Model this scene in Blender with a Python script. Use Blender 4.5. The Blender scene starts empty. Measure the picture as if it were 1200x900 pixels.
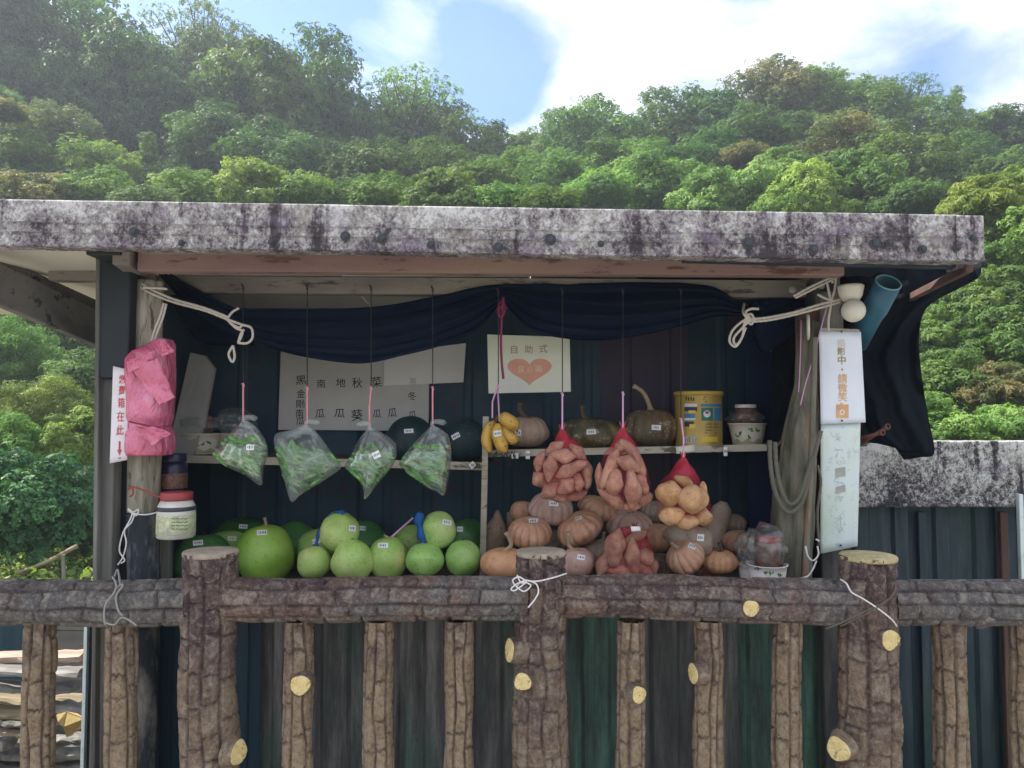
import bpy, math, random
import numpy as np
from mathutils import Vector, Matrix, Euler, noise
from mathutils.bvhtree import BVHTree

random.seed(7)
rng = np.random.default_rng(7)
sc = bpy.context.scene
col = sc.collection
R = math.radians
PI = math.pi

# ------------------------------------------------------------------ camera
EYE = 1.6
PITCH = R(2.7)
F = 867.0
cam_d = bpy.data.cameras.new('camera')
cam = bpy.data.objects.new('camera', cam_d)
col.objects.link(cam)
cam_d.sensor_width = 36
cam_d.lens = F / 1200 * 36
cam_d.clip_end = 2000
cam_d.clip_start = 0.05
cam.location = (0, 0, EYE)
cam.rotation_euler = (R(90) + PITCH, 0, 0)
sc.camera = cam
CT, ST = math.cos(PITCH), math.sin(PITCH)

def ray(px, py):
    x = (px - 600) / F
    y = (450 - py) / F
    return Vector((x, CT - y * ST, y * CT + ST))

def P(px, py, Y):
    """a point of the place at distance Y from the camera plane"""
    d = ray(px, py)
    return Vector((0, 0, EYE)) + d * (Y / d.y)

def M(p, Y):
    return p * Y / F

# ------------------------------------------------------------------ light
SUN_EL, SUN_AZ = R(50), R(-74)          # azimuth from +Y towards +X (negative: left)
w = bpy.data.worlds.new('World')
sc.world = w
w.use_nodes = True
nt = w.node_tree
for n in list(nt.nodes):
    nt.nodes.remove(n)
N = nt.nodes.new
L = nt.links.new
out = N('ShaderNodeOutputWorld')
bg = N('ShaderNodeBackground')
L(bg.outputs[0], out.inputs[0])
sky = N('ShaderNodeTexSky')
sky.sky_type = 'NISHITA'
sky.sun_disc = False
sky.sun_elevation = SUN_EL
sky.sun_rotation = SUN_AZ
sky.air_density = 1.2
sky.dust_density = 1.0
tc = N('ShaderNodeTexCoord')
sep = N('ShaderNodeSeparateXYZ'); L(tc.outputs['Generated'], sep.inputs[0])
def wmath(op, a, b=None, clamp=False):
    m = N('ShaderNodeMath'); m.operation = op; m.use_clamp = clamp
    for i, v in enumerate((a, b)):
        if v is None: continue
        if isinstance(v, (int, float)): m.inputs[i].default_value = v
        else: L(v, m.inputs[i])
    return m.outputs[0]
zz = wmath('ADD', wmath('MAXIMUM', sep.outputs[2], 0.0), 0.35)
cx = wmath('DIVIDE', sep.outputs[0], zz)
cy = wmath('DIVIDE', sep.outputs[1], zz)
cmb = N('ShaderNodeCombineXYZ'); L(cx, cmb.inputs[0]); L(cy, cmb.inputs[1])
cn = N('ShaderNodeTexNoise'); L(cmb.outputs[0], cn.inputs['Vector'])
cn.inputs['Scale'].default_value = 4.8; cn.inputs['Detail'].default_value = 9
cn.inputs['Roughness'].default_value = 0.55; cn.inputs['Distortion'].default_value = 0.5
cn2 = N('ShaderNodeTexNoise'); L(cmb.outputs[0], cn2.inputs['Vector'])
cn2.inputs['Scale'].default_value = 5.0; cn2.inputs['Detail'].default_value = 6
# blue gaps between the clouds
def gap(px, py, width):
    d = ray(px, py).normalized()
    dp = N('ShaderNodeVectorMath'); dp.operation = 'DOT_PRODUCT'
    nv = N('ShaderNodeVectorMath'); nv.operation = 'NORMALIZE'
    L(tc.outputs['Generated'], nv.inputs[0]); L(nv.outputs[0], dp.inputs[0])
    dp.inputs[1].default_value = d
    a = wmath('SUBTRACT', 1.0, dp.outputs['Value'])
    return wmath('SUBTRACT', 1.0, wmath('DIVIDE', a, 1 - math.cos(R(width)), True), True)
g = wmath('ADD', wmath('ADD', wmath('MULTIPLY', gap(350, -20, 18), .34), wmath('MULTIPLY', gap(600, 150, 7), .13)),
          wmath('ADD', wmath('MULTIPLY', gap(1110, 40, 10), .22), wmath('MULTIPLY', gap(575, 75, 5), .22)))
dens = wmath('SUBTRACT', cn.outputs['Fac'], g)
cr = N('ShaderNodeValToRGB'); L(dens, cr.inputs[0])
cr.color_ramp.elements[0].position = 0.20; cr.color_ramp.elements[1].position = 0.50
cr2 = N('ShaderNodeValToRGB'); L(cn2.outputs['Fac'], cr2.inputs[0])
cr2.color_ramp.elements[0].position = 0.40; cr2.color_ramp.elements[1].position = 0.66
cc = N('ShaderNodeMixRGB'); L(cr2.outputs[0], cc.inputs[0])
CLOUD = 0.62
cc.inputs[1].default_value = (0.50 * CLOUD, 0.58 * CLOUD, 0.78 * CLOUD, 1)
cc.inputs[2].default_value = (1.3 * CLOUD, 1.3 * CLOUD, 1.3 * CLOUD, 1)
skys = N('ShaderNodeMixRGB'); skys.blend_type = 'MULTIPLY'; skys.inputs[0].default_value = 1
L(sky.outputs[0], skys.inputs[1]); skys.inputs[2].default_value = (0.06, 0.078, 0.10, 1)
mx = N('ShaderNodeMixRGB'); L(cr.outputs[0], mx.inputs[0]); L(skys.outputs[0], mx.inputs[1]); L(cc.outputs[0], mx.inputs[2])
L(mx.outputs[0], bg.inputs[0])
bg.inputs[1].default_value = 1.0

sl = bpy.data.lights.new('sun', 'SUN')
sun = bpy.data.objects.new('sun', sl)
col.objects.link(sun)
sl.energy = 5.0
sl.angle = R(0.5)
sl.color = (1.0, 0.95, 0.86)
sd = Vector((math.sin(SUN_AZ) * math.cos(SUN_EL), math.cos(SUN_AZ) * math.cos(SUN_EL), math.sin(SUN_EL)))
sun.rotation_euler = (-sd).to_track_quat('-Z', 'Y').to_euler()
sun.location = (0, 0, 30)

sc.view_settings.view_transform = 'Standard'
sc.view_settings.look = 'None'
sc.view_settings.exposure = 1.25
sc.view_settings.gamma = 1.0
sc.cycles.use_denoising = True
sc.cycles.max_bounces = 8
sc.cycles.transparent_max_bounces = 16
sc.cycles.volume_bounces = 0

# ------------------------------------------------------------------ materials
MATS = {}
def newmat(name):
    m = bpy.data.materials.new(name); m.use_nodes = True
    t = m.node_tree
    for n in list(t.nodes): t.nodes.remove(n)
    o = t.nodes.new('ShaderNodeOutputMaterial')
    return m, t, o

def ramp(t, fac, stops):
    c = t.nodes.new('ShaderNodeValToRGB')
    e = c.color_ramp.elements
    while len(e) < len(stops): e.new(0.5)
    for i, (p, rgb) in enumerate(stops):
        e[i].position = p; e[i].color = (*rgb, 1) if len(rgb) == 3 else rgb
    t.links.new(fac, c.inputs[0])
    return c.outputs[0]

def coords(t, stretch=(1, 1, 1), kind='Object'):
    tcn = t.nodes.new('ShaderNodeTexCoord'); mp = t.nodes.new('ShaderNodeMapping')
    mp.inputs['Scale'].default_value = stretch
    t.links.new(tcn.outputs[kind], mp.inputs[0])
    return mp.outputs[0]

def nz(t, vec, scale, detail=4, rough=0.55, dist=0.0):
    n = t.nodes.new('ShaderNodeTexNoise')
    t.links.new(vec, n.inputs['Vector'])
    n.inputs['Scale'].default_value = scale; n.inputs['Detail'].default_value = detail
    n.inputs['Roughness'].default_value = rough; n.inputs['Distortion'].default_value = dist
    return n.outputs['Fac']

def mixc(t, fac, a, b, mode='MIX'):
    m = t.nodes.new('ShaderNodeMixRGB'); m.blend_type = mode
    for i, v in enumerate((fac, a, b)):
        if isinstance(v, (int, float)): m.inputs[i].default_value = v
        elif isinstance(v, tuple): m.inputs[i].default_value = (*v, 1)
        else: t.links.new(v, m.inputs[i])
    return m.outputs[0]

def tmath(t, op, a, b=None, clamp=False):
    m = t.nodes.new('ShaderNodeMath'); m.operation = op; m.use_clamp = clamp
    for i, v in enumerate((a, b)):
        if v is None: continue
        if isinstance(v, (int, float)): m.inputs[i].default_value = v
        else: t.links.new(v, m.inputs[i])
    return m.outputs[0]

def finish(m, t, o, colr, rough=0.7, bump=None, bstr=0.3, bdist=0.01, spec=0.5, metal=0.0, sub=0.0):
    b = t.nodes.new('ShaderNodeBsdfPrincipled')
    if isinstance(colr, tuple): b.inputs['Base Color'].default_value = (*colr, 1)
    else: t.links.new(colr, b.inputs['Base Color'])
    if isinstance(rough, float): b.inputs['Roughness'].default_value = rough
    else: t.links.new(rough, b.inputs['Roughness'])
    b.inputs['Specular IOR Level'].default_value = spec
    b.inputs['Metallic'].default_value = metal
    if sub: 
        b.inputs['Subsurface Weight'].default_value = sub
        b.inputs['Subsurface Scale'].default_value = 0.01
    if bump is not None:
        bp = t.nodes.new('ShaderNodeBump'); bp.inputs['Strength'].default_value = bstr
        bp.inputs['Distance'].default_value = bdist
        t.links.new(bump, bp.inputs['Height']); t.links.new(bp.outputs[0], b.inputs['Normal'])
    t.links.new(b.outputs[0], o.inputs[0])
    return m

def pmat(name, stops, scale=8, rough=0.7, bump=0.3, bscale=None, stretch=(1, 1, 1), detail=6, spec=0.4,
         speck=None, speckscale=60, metal=0.0, dist=0.0, bdist=0.004, objvar=0.0):
    m, t, o = newmat(name)
    v = coords(t, stretch)
    f = nz(t, v, scale, detail, 0.6, dist)
    lo, hi = 0.32, 0.68
    n = len(stops)
    c = ramp(t, f, [(lo + (hi - lo) * i / max(1, n - 1), s) for i, s in enumerate(stops)])
    if speck:
        f2 = nz(t, v, speckscale, 4, 0.7)
        k = ramp(t, f2, [(0.56, (0, 0, 0)), (0.64, (1, 1, 1))])
        c = mixc(t, k, c, speck)
    if objvar:
        oi = t.nodes.new('ShaderNodeObjectInfo')
        hs = t.nodes.new('ShaderNodeHueSaturation')
        t.links.new(c, hs.inputs['Color'])
        t.links.new(tmath(t, 'ADD', 1 - objvar / 2, tmath(t, 'MULTIPLY', oi.outputs['Random'], objvar)), hs.inputs['Value'])
        c = hs.outputs[0]
    bm = nz(t, v, bscale or scale * 5, 5, 0.65)
    finish(m, t, o, c, rough, bm, bump, bdist, spec, metal)
    MATS[name] = m
    return m

# faux bark concrete
def bark_mat(name, tan, purple, grey, greyamt, topz=None):
    m, t, o = newmat(name)
    at = t.nodes.new('ShaderNodeAttribute'); at.attribute_name = 'tint'
    v = coords(t)
    big = nz(t, v, 7, 5, 0.6)
    f = tmath(t, 'ADD', tmath(t, 'MULTIPLY', at.outputs['Fac'], 0.26), tmath(t, 'MULTIPLY', big, 0.86))
    if topz is not None:
        sp = t.nodes.new('ShaderNodeSeparateXYZ')
        g = t.nodes.new('ShaderNodeNewGeometry'); t.links.new(g.outputs['Position'], sp.inputs[0])
        k = tmath(t, 'MULTIPLY', tmath(t, 'SUBTRACT', sp.outputs[2], topz), 1.1)
        f = tmath(t, 'SUBTRACT', f, k)
    c = ramp(t, f, [(0.34, purple), (0.52, tuple((a + b) / 2 for a, b in zip(tan, purple))), (0.70, tan)])
    f2 = nz(t, v, 4.5, 6, 0.65, 0.3)
    k2 = ramp(t, f2, [(0.5 - greyamt * .5, (0, 0, 0)), (0.62 - greyamt * .5, (1, 1, 1))])
    c = mixc(t, tmath(t, 'MULTIPLY', k2, 0.8 if greyamt > 0 else 0.0), c, grey)
    fine = nz(t, v, 90, 6, 0.8)
    mid = nz(t, v, 28, 6, 0.75, 0.8)
    c = mixc(t, ramp(t, mid, [(0.50, (0, 0, 0)), (0.70, (.75, .75, .75))]), c, (0.40, 0.35, 0.29))
    c = mixc(t, ramp(t, mid, [(0.30, (.8, .8, .8)), (0.47, (0, 0, 0))]), c, (0.055, 0.035, 0.04))
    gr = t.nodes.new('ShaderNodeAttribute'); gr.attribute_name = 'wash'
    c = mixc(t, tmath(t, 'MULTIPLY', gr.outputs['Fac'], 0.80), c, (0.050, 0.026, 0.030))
    k3 = ramp(t, fine, [(0.52, (0, 0, 0)), (0.68, (1, 1, 1))])
    c = mixc(t, tmath(t, 'MULTIPLY', k3, 0.55), c, (0.42, 0.36, 0.28))
    k4 = ramp(t, fine, [(0.34, (1, 1, 1)), (0.46, (0, 0, 0))])
    c = mixc(t, tmath(t, 'MULTIPLY', k4, 0.75), c, (0.045, 0.03, 0.03))
    bh = tmath(t, 'ADD', tmath(t, 'MULTIPLY', fine, 0.6), nz(t, coords(t, (1, 1, 0.35)), 55, 6, 0.7, 1.5))
    finish(m, t, o, c, 0.72, bh, 1.0, 0.009, 0.35)
    MATS[name] = m
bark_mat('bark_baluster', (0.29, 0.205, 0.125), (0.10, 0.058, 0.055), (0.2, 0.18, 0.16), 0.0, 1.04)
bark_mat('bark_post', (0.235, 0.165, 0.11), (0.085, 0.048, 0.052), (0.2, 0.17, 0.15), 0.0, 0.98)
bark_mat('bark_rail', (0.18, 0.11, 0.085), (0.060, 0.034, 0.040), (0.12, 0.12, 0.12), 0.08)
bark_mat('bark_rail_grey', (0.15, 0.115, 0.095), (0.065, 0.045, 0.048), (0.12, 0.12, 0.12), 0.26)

pmat('cut_yellow', [(0.50, 0.36, 0.13), (0.66, 0.52, 0.24), (0.70, 0.58, 0.30)], 40, 0.8, 0.4, speck=(0.35, 0.22, 0.07), speckscale=90)
pmat('cut_straw', [(0.36, 0.29, 0.15), (0.54, 0.46, 0.25)], 30, 0.8, 0.4, speck=(0.28, 0.22, 0.14), speckscale=70)
pmat('cut_pale', [(0.26, 0.22, 0.165), (0.42, 0.36, 0.27)], 30, 0.8, 0.4, speck=(0.25, 0.2, 0.16), speckscale=70)

# weathered white fascia with lichen
def fascia_mat(name, base, dark, amount, top=0.0):
    """old white paint eaten by lichen, soot and drips"""
    m, t, o = newmat(name)
    v = coords(t)
    a = nz(t, v, 6, 6, 0.65, 0.8)
    b = nz(t, v, 60, 8, 0.78, 0.4)
    cfn = nz(t, coords(t, (1, 1, .7)), 150, 5, 0.75)
    sp = t.nodes.new('ShaderNodeSeparateXYZ'); t.links.new(v, sp.inputs[0])
    f = tmath(t, 'ADD', tmath(t, 'MULTIPLY', a, 0.34), tmath(t, 'ADD', tmath(t, 'MULTIPLY', b, 0.42), tmath(t, 'MULTIPLY', cfn, 0.24)))
    f = tmath(t, 'ADD', f, tmath(t, 'MULTIPLY', sp.outputs[2], top))
    drip = nz(t, coords(t, (1, 1, 0.10)), 15, 4, 0.6)
    f = tmath(t, 'SUBTRACT', f, tmath(t, 'MULTIPLY', ramp(t, drip, [(0.58, (0, 0, 0)), (0.68, (1, 1, 1))]), 0.09))
    c = ramp(t, f, [(amount - .075, dark[0]), (amount - .035, dark[1]), (amount - .005, dark[2]), (amount + .03, base[0]), (amount + .075, base[1])])
    k = ramp(t, nz(t, v, 13, 5, 0.6), [(0.56, (0, 0, 0)), (0.68, (1, 1, 1))])
    c = mixc(t, tmath(t, 'MULTIPLY', k, 0.42), c, (0.24, 0.19, 0.27))
    k = ramp(t, nz(t, v, 9, 5, 0.6, 1.0), [(0.58, (0, 0, 0)), (0.70, (1, 1, 1))])
    c = mixc(t, tmath(t, 'MULTIPLY', k, 0.45), c, (0.30, 0.27, 0.21))
    hole = ramp(t, nz(t, v, 5.5, 7, 0.8, 1.2), [(0.31, (1, 1, 1)), (0.345, (0, 0, 0))])
    c = mixc(t, tmath(t, 'MULTIPLY', hole, 0.9), c, (0.035, 0.035, 0.04))
    finish(m, t, o, c, 0.75, tmath(t, 'ADD', b, cfn), 0.7, 0.004, 0.3)
    MATS[name] = m
fascia_mat('fascia_paint', ((0.37, 0.35, 0.335), (0.62, 0.60, 0.58)), ((0.05, 0.042, 0.046), (0.14, 0.115, 0.13), (0.26, 0.235, 0.235)), 0.500, 0.42)
fascia_mat('cap_paint', ((0.40, 0.40, 0.37), (0.60, 0.59, 0.56)), ((0.02, 0.024, 0.03), (0.06, 0.052, 0.06), (0.20, 0.19, 0.18)), 0.492, 0.26)

pmat('roof_sheet', [(0.52, 0.47, 0.40), (0.64, 0.60, 0.53), (0.60, 0.56, 0.50)], 3, 0.7, 0.1)
pmat('roof_dark', [(0.02, 0.035, 0.05), (0.03, 0.045, 0.06)], 5, 0.6, 0.2)
pmat('beam_pink', [(0.17, 0.095, 0.09), (0.26, 0.16, 0.145), (0.30, 0.22, 0.16)], 5, 0.7, 0.3, stretch=(0.25, 1, 1), speck=(0.12, 0.06, 0.05), speckscale=30)
pmat('beam_grey', [(0.14, 0.11, 0.12), (0.22, 0.20, 0.17), (0.26, 0.24, 0.20)], 9, 0.8, 0.4, stretch=(0.2, 1, 1), speck=(0.07, 0.06, 0.06), speckscale=40)
pmat('plank_grey', [(0.10, 0.095, 0.09), (0.17, 0.16, 0.15), (0.20, 0.19, 0.17)], 12, 0.8, 0.5, stretch=(0.15, 0.6, 0.6), speck=(0.05, 0.05, 0.05), speckscale=25)
pmat('plank_vert', [(0.06, 0.06, 0.06), (0.15, 0.145, 0.13), (0.24, 0.23, 0.20)], 16, 0.8, 0.5, stretch=(1, 1, 0.08))
pmat('log_wood', [(0.13, 0.11, 0.08), (0.33, 0.31, 0.24), (0.50, 0.46, 0.38)], 22, 0.85, 0.9, stretch=(1, 1, 0.15), speck=(0.08, 0.07, 0.06), speckscale=60)
pmat('log_painted', [(0.012, 0.02, 0.03), (0.03, 0.04, 0.05), (0.33, 0.30, 0.26)], 14, 0.8, 0.6, stretch=(1, 1, 0.3))
pmat('trunk_wood', [(0.03, 0.028, 0.022), (0.15, 0.145, 0.105), (0.27, 0.25, 0.19)], 17, 0.85, 1.0, stretch=(1, 1, 0.16), bdist=0.01, speck=(0.28, 0.15, 0.09), speckscale=14)
pmat('post_brown', [(0.07, 0.038, 0.03), (0.14, 0.075, 0.06)], 14, 0.8, 0.5, stretch=(1, 1, 0.2))
pmat('post_black', [(0.02, 0.02, 0.025), (0.05, 0.05, 0.05), (0.13, 0.13, 0.12)], 14, 0.8, 0.6, stretch=(1, 1, 0.15))
pmat('paint_teal', [(0.006, 0.010, 0.013), (0.014, 0.020, 0.025)], 7, 0.6, 0.2, stretch=(1, 1, .2))
pmat('wall_dark', [(0.012, 0.040, 0.070), (0.028, 0.070, 0.105), (0.050, 0.095, 0.125)], 3, 0.6, 0.2, speck=(0.06, 0.045, 0.06), speckscale=9)
pmat('wall_purple', [(0.055, 0.045, 0.075), (0.08, 0.065, 0.10)], 3, 0.6, 0.2)
pmat('side_dark', [(0.012, 0.032, 0.055), (0.022, 0.05, 0.075)], 4, 0.6, 0.2)
pmat('navy_board', [(0.006, 0.012, 0.045), (0.010, 0.02, 0.07)], 6, 0.5, 0.2)
pmat('plywood', [(0.20, 0.17, 0.12), (0.28, 0.24, 0.17)], 6, 0.7, 0.2)
def stained(name, base, green, streak):
    m, t, o = newmat(name)
    v = coords(t, (1, 1, 0.10))
    a = nz(t, v, 15, 8, 0.75)
    c = ramp(t, a, [(0.36, base[0]), (0.52, base[1]), (0.68, base[2])])
    k = ramp(t, nz(t, coords(t, (1, 1, 0.4)), 3.2, 5, 0.6, 0.5), [(0.50, (0, 0, 0)), (0.62, (1, 1, 1))])
    c = mixc(t, tmath(t, 'MULTIPLY', k, green[1]), c, green[0])
    sp = ramp(t, nz(t, coords(t), 55, 6, 0.8), [(0.57, (0, 0, 0)), (0.67, (1, 1, 1))])
    c = mixc(t, tmath(t, 'MULTIPLY', sp, 0.5), c, streak)
    finish(m, t, o, c, 0.6, a, 0.2, 0.003, 0.35)
    MATS[name] = m
stained('clad_grey', ((0.025, 0.026, 0.028), (0.085, 0.085, 0.082), (0.23, 0.22, 0.205)), ((0.03, 0.16, 0.11), 0.55), (0.03, 0.03, 0.03))
stained('clad_green', ((0.02, 0.028, 0.026), (0.06, 0.12, 0.095), (0.12, 0.25, 0.185)), ((0.035, 0.17, 0.12), 0.75), (0.02, 0.022, 0.02))
stained('clad_teal', ((0.010, 0.022, 0.032), (0.024, 0.046, 0.056), (0.06, 0.08, 0.085)), ((0.035, 0.07, 0.03), 0.5), (0.045, 0.05, 0.055))
stained('clad_blue', ((0.006, 0.022, 0.038), (0.010, 0.042, 0.068), (0.02, 0.06, 0.08)), ((0.03, 0.05, 0.05), 0.4), (0.02, 0.025, 0.03))
pmat('shelf_wood', [(0.30, 0.27, 0.21), (0.44, 0.40, 0.31), (0.50, 0.46, 0.37)], 12, 0.8, 0.3, stretch=(0.3, 1, 1), speck=(0.12, 0.10, 0.08), speckscale=35)
pmat('counter_wood', [(0.07, 0.06, 0.055), (0.12, 0.10, 0.09)], 10, 0.8, 0.3)
pmat('bolt_metal', [(0.02, 0.035, 0.035), (0.06, 0.06, 0.07)], 60, 0.6, 0.4)

def cloth_mat(name, a, b, scale=4, rough=0.85, stretch=(0.3, 1, 2)):
    m, t, o = newmat(name)
    v = coords(t, stretch)
    c = ramp(t, nz(t, v, scale, 5, 0.6), [(0.35, a), (0.65, b)])
    weave = nz(t, coords(t), 500, 2, 0.6)
    bp = tmath(t, 'ADD', weave, tmath(t, 'MULTIPLY', nz(t, v, 16, 5, 0.65), 2.0))
    finish(m, t, o, c, rough, bp, 0.6, 0.008, 0.06)
    MATS[name] = m
cloth_mat('tarp_navy', (0.004, 0.008, 0.030), (0.012, 0.022, 0.046))
cloth_mat('tarp_black', (0.005, 0.008, 0.012), (0.012, 0.016, 0.022), 5, 0.95, (1, 1, 0.5))
cloth_mat('tarp_redbrown', (0.03, 0.018, 0.022), (0.05, 0.028, 0.03), 5, 0.75, (1, 1, 0.5))

def flat(name, c, rough=0.6, spec=0.4, var=0.12, scale=20, bump=0.1, metal=0.0, bdist=0.002):
    hi = tuple(min(1, x * (1 + var)) for x in c); lo = tuple(x * (1 - var) for x in c)
    return pmat(name, [lo, c, hi], scale, rough, bump, spec=spec, metal=metal, bdist=bdist)
flat('rope_white', (0.55, 0.50, 0.43), 0.9, bump=0.8, scale=160)
flat('rope_grey', (0.12, 0.115, 0.09), 0.9, bump=0.9, scale=140)
flat('cord_white', (0.68, 0.66, 0.64), 0.6)
flat('wire_dark', (0.03, 0.03, 0.035), 0.6)
flat('wire_grey', (0.25, 0.25, 0.24), 0.5)
flat('ribbon_pink', (0.62, 0.24, 0.28), 0.5)
flat('ribbon_lilac', (0.58, 0.32, 0.50), 0.5)
flat('cord_maroon', (0.20, 0.02, 0.07), 0.7)
flat('wire_red', (0.30, 0.06, 0.05), 0.6)
flat('paper_grey', (0.60, 0.585, 0.55), 0.85, var=0.08, scale=5)
flat('paper_white', (0.80, 0.79, 0.77), 0.85, var=0.05, scale=5)
pmat('paper_cream', [(0.62, 0.66, 0.52), (0.70, 0.72, 0.58), (0.66, 0.66, 0.64)], 6, 0.8, 0.05)
flat('sign_white', (0.70, 0.74, 0.80), 0.45, var=0.05, scale=6)
pmat('sign_faded', [(0.62, 0.70, 0.76), (0.64, 0.72, 0.68), (0.56, 0.66, 0.54)], 7, 0.5, 0.05, speck=(0.50, 0.55, 0.56), speckscale=24)
flat('sign_pinkish', (0.72, 0.68, 0.72), 0.6, var=0.05)
flat('ink_black', (0.018, 0.018, 0.02), 0.7)
flat('ink_brown', (0.33, 0.17, 0.10), 0.7)
pmat('ink_heart', [(0.62, 0.30, 0.20), (0.70, 0.33, 0.25), (0.56, 0.34, 0.20)], 14, 0.8, 0.05)
flat('ink_cream', (0.70, 0.62, 0.40), 0.8)
pmat('ink_orange', [(0.45, 0.30, 0.16), (0.66, 0.36, 0.16), (0.72, 0.42, 0.22)], 30, 0.6, 0.05)
flat('ink_sepia', (0.36, 0.24, 0.13), 0.7)
flat('ink_faint', (0.62, 0.60, 0.54), 0.7)
flat('ink_red', (0.50, 0.07, 0.08), 0.7)
flat('ink_greyline', (0.40, 0.46, 0.48), 0.7)
flat('tape_grey', (0.36, 0.37, 0.33), 0.6)
flat('sticker', (0.80, 0.80, 0.80), 0.6, var=0.03)
flat('porcelain', (0.66, 0.62, 0.52), 0.35, var=0.05)
flat('pipe_teal', (0.028, 0.11, 0.17), 0.4, var=0.15, scale=9)
flat('pipe_rim', (0.16, 0.34, 0.38), 0.5)
flat('bowl_cream', (0.66, 0.61, 0.50), 0.5, var=0.03)
flat('bowl_white', (0.74, 0.70, 0.68), 0.5, var=0.03)
flat('leaf_print_green', (0.06, 0.17, 0.04), 0.6)
flat('print_beige', (0.40, 0.38, 0.22), 0.6)
flat('lid_red', (0.33, 0.05, 0.05), 0.4)
flat('jar_white', (0.62, 0.60, 0.54), 0.35)
flat('jar_label', (0.52, 0.53, 0.34), 0.6, var=0.3, scale=60)
flat('jar_band', (0.05, 0.05, 0.07), 0.4)
flat('jar_dark', (0.02, 0.02, 0.055), 0.25, var=0.3)
flat('jar_speck', (0.16, 0.08, 0.06), 0.5, var=0.6, scale=90)
flat('can_gold', (0.48, 0.33, 0.09), 0.35, var=0.12, metal=0.2)
flat('can_lid', (0.52, 0.36, 0.07), 0.45)
flat('print_lav', (0.42, 0.42, 0.58), 0.5)
flat('print_green', (0.02, 0.17, 0.12), 0.5)
flat('print_blue', (0.04, 0.20, 0.40), 0.5)
flat('print_navy', (0.02, 0.03, 0.09), 0.5)
flat('print_yellow', (0.75, 0.55, 0.05), 0.5)
flat('print_white', (0.66, 0.66, 0.68), 0.5)
flat('stick_red', (0.14, 0.05, 0.04), 0.6)
flat('mesh_blue', (0.01, 0.09, 0.30), 0.6)

# fruit
def fruit(name, stops, scale, rough, speck=None, speckscale=60, blotch=None, bumps=0.12, pole=None):
    m, t, o = newmat(name)
    v = coords(t)
    oi = t.nodes.new('ShaderNodeObjectInfo')
    add = t.nodes.new('ShaderNodeVectorMath'); add.operation = 'ADD'
    cb = t.nodes.new('ShaderNodeCombineXYZ')
    for i in range(3): t.links.new(tmath(t, 'MULTIPLY', oi.outputs['Random'], 13.0 + 7 * i), cb.inputs[i])
    t.links.new(v, add.inputs[0]); t.links.new(cb.outputs[0], add.inputs[1]); v = add.outputs[0]
    f = nz(t, v, scale, 5, 0.6)
    n = len(stops)
    c = ramp(t, f, [(0.34 + 0.32 * i / max(1, n - 1), s) for i, s in enumerate(stops)])
    if blotch:
        k = ramp(t, nz(t, v, blotch[1], 3, 0.5), [(0.50, (0, 0, 0)), (0.66, (1, 1, 1))])
        c = mixc(t, tmath(t, 'MULTIPLY', k, blotch[2]), c, blotch[0])
    if speck:
        k = ramp(t, nz(t, v, speckscale, 4, 0.7), [(0.58, (0, 0, 0)), (0.66, (1, 1, 1))])
        c = mixc(t, k, c, speck)
    hs = t.nodes.new('ShaderNodeHueSaturation'); t.links.new(c, hs.inputs['Color'])
    t.links.new(tmath(t, 'ADD', 0.88, tmath(t, 'MULTIPLY', oi.outputs['Random'], 0.24)), hs.inputs['Value'])
    r = ramp(t, nz(t, v, 30, 4, 0.6), [(0.3, (rough - .08,) * 3), (0.7, (rough + .12,) * 3)])
    finish(m, t, o, hs.outputs[0], r, nz(t, v, speckscale * 1.5, 4, 0.7), bumps, 0.004, 0.45, sub=0.0)
    MATS[name] = m
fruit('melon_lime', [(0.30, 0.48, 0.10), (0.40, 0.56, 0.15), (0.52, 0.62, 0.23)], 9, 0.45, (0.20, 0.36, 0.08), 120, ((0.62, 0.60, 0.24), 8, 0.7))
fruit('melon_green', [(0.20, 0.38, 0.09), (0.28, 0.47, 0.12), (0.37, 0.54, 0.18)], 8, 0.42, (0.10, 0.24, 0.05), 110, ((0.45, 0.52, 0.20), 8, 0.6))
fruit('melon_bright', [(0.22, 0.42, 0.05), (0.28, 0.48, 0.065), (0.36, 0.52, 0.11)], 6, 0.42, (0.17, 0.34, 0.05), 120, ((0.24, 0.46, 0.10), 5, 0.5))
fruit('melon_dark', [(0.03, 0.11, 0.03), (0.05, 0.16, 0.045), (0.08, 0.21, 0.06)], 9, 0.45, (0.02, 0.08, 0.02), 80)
fruit('melon_black', [(0.010, 0.030, 0.040), (0.016, 0.045, 0.05)], 9, 0.6, (0.06, 0.08, 0.08), 40)
fruit('pump_orange', [(0.50, 0.24, 0.12), (0.58, 0.30, 0.16), (0.60, 0.36, 0.21)], 14, 0.55, (0.38, 0.17, 0.08), 70)
fruit('pump_tan', [(0.40, 0.20, 0.12), (0.50, 0.27, 0.17), (0.52, 0.33, 0.22)], 14, 0.6, (0.30, 0.16, 0.09), 80)
fruit('pump_pink', [(0.40, 0.24, 0.19), (0.48, 0.31, 0.26), (0.52, 0.38, 0.31)], 14, 0.6, (0.30, 0.16, 0.12), 80, ((0.44, 0.34, 0.20), 6, 0.5))
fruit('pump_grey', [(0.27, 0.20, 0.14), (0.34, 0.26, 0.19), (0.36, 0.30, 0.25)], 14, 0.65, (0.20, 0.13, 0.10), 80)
fruit('pump_mottle', [(0.065, 0.06, 0.035), (0.11, 0.10, 0.06), (0.17, 0.145, 0.09)], 18, 0.6, (0.46, 0.43, 0.30), 36, ((0.26, 0.17, 0.06), 9, 0.8), 0.4)
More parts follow.
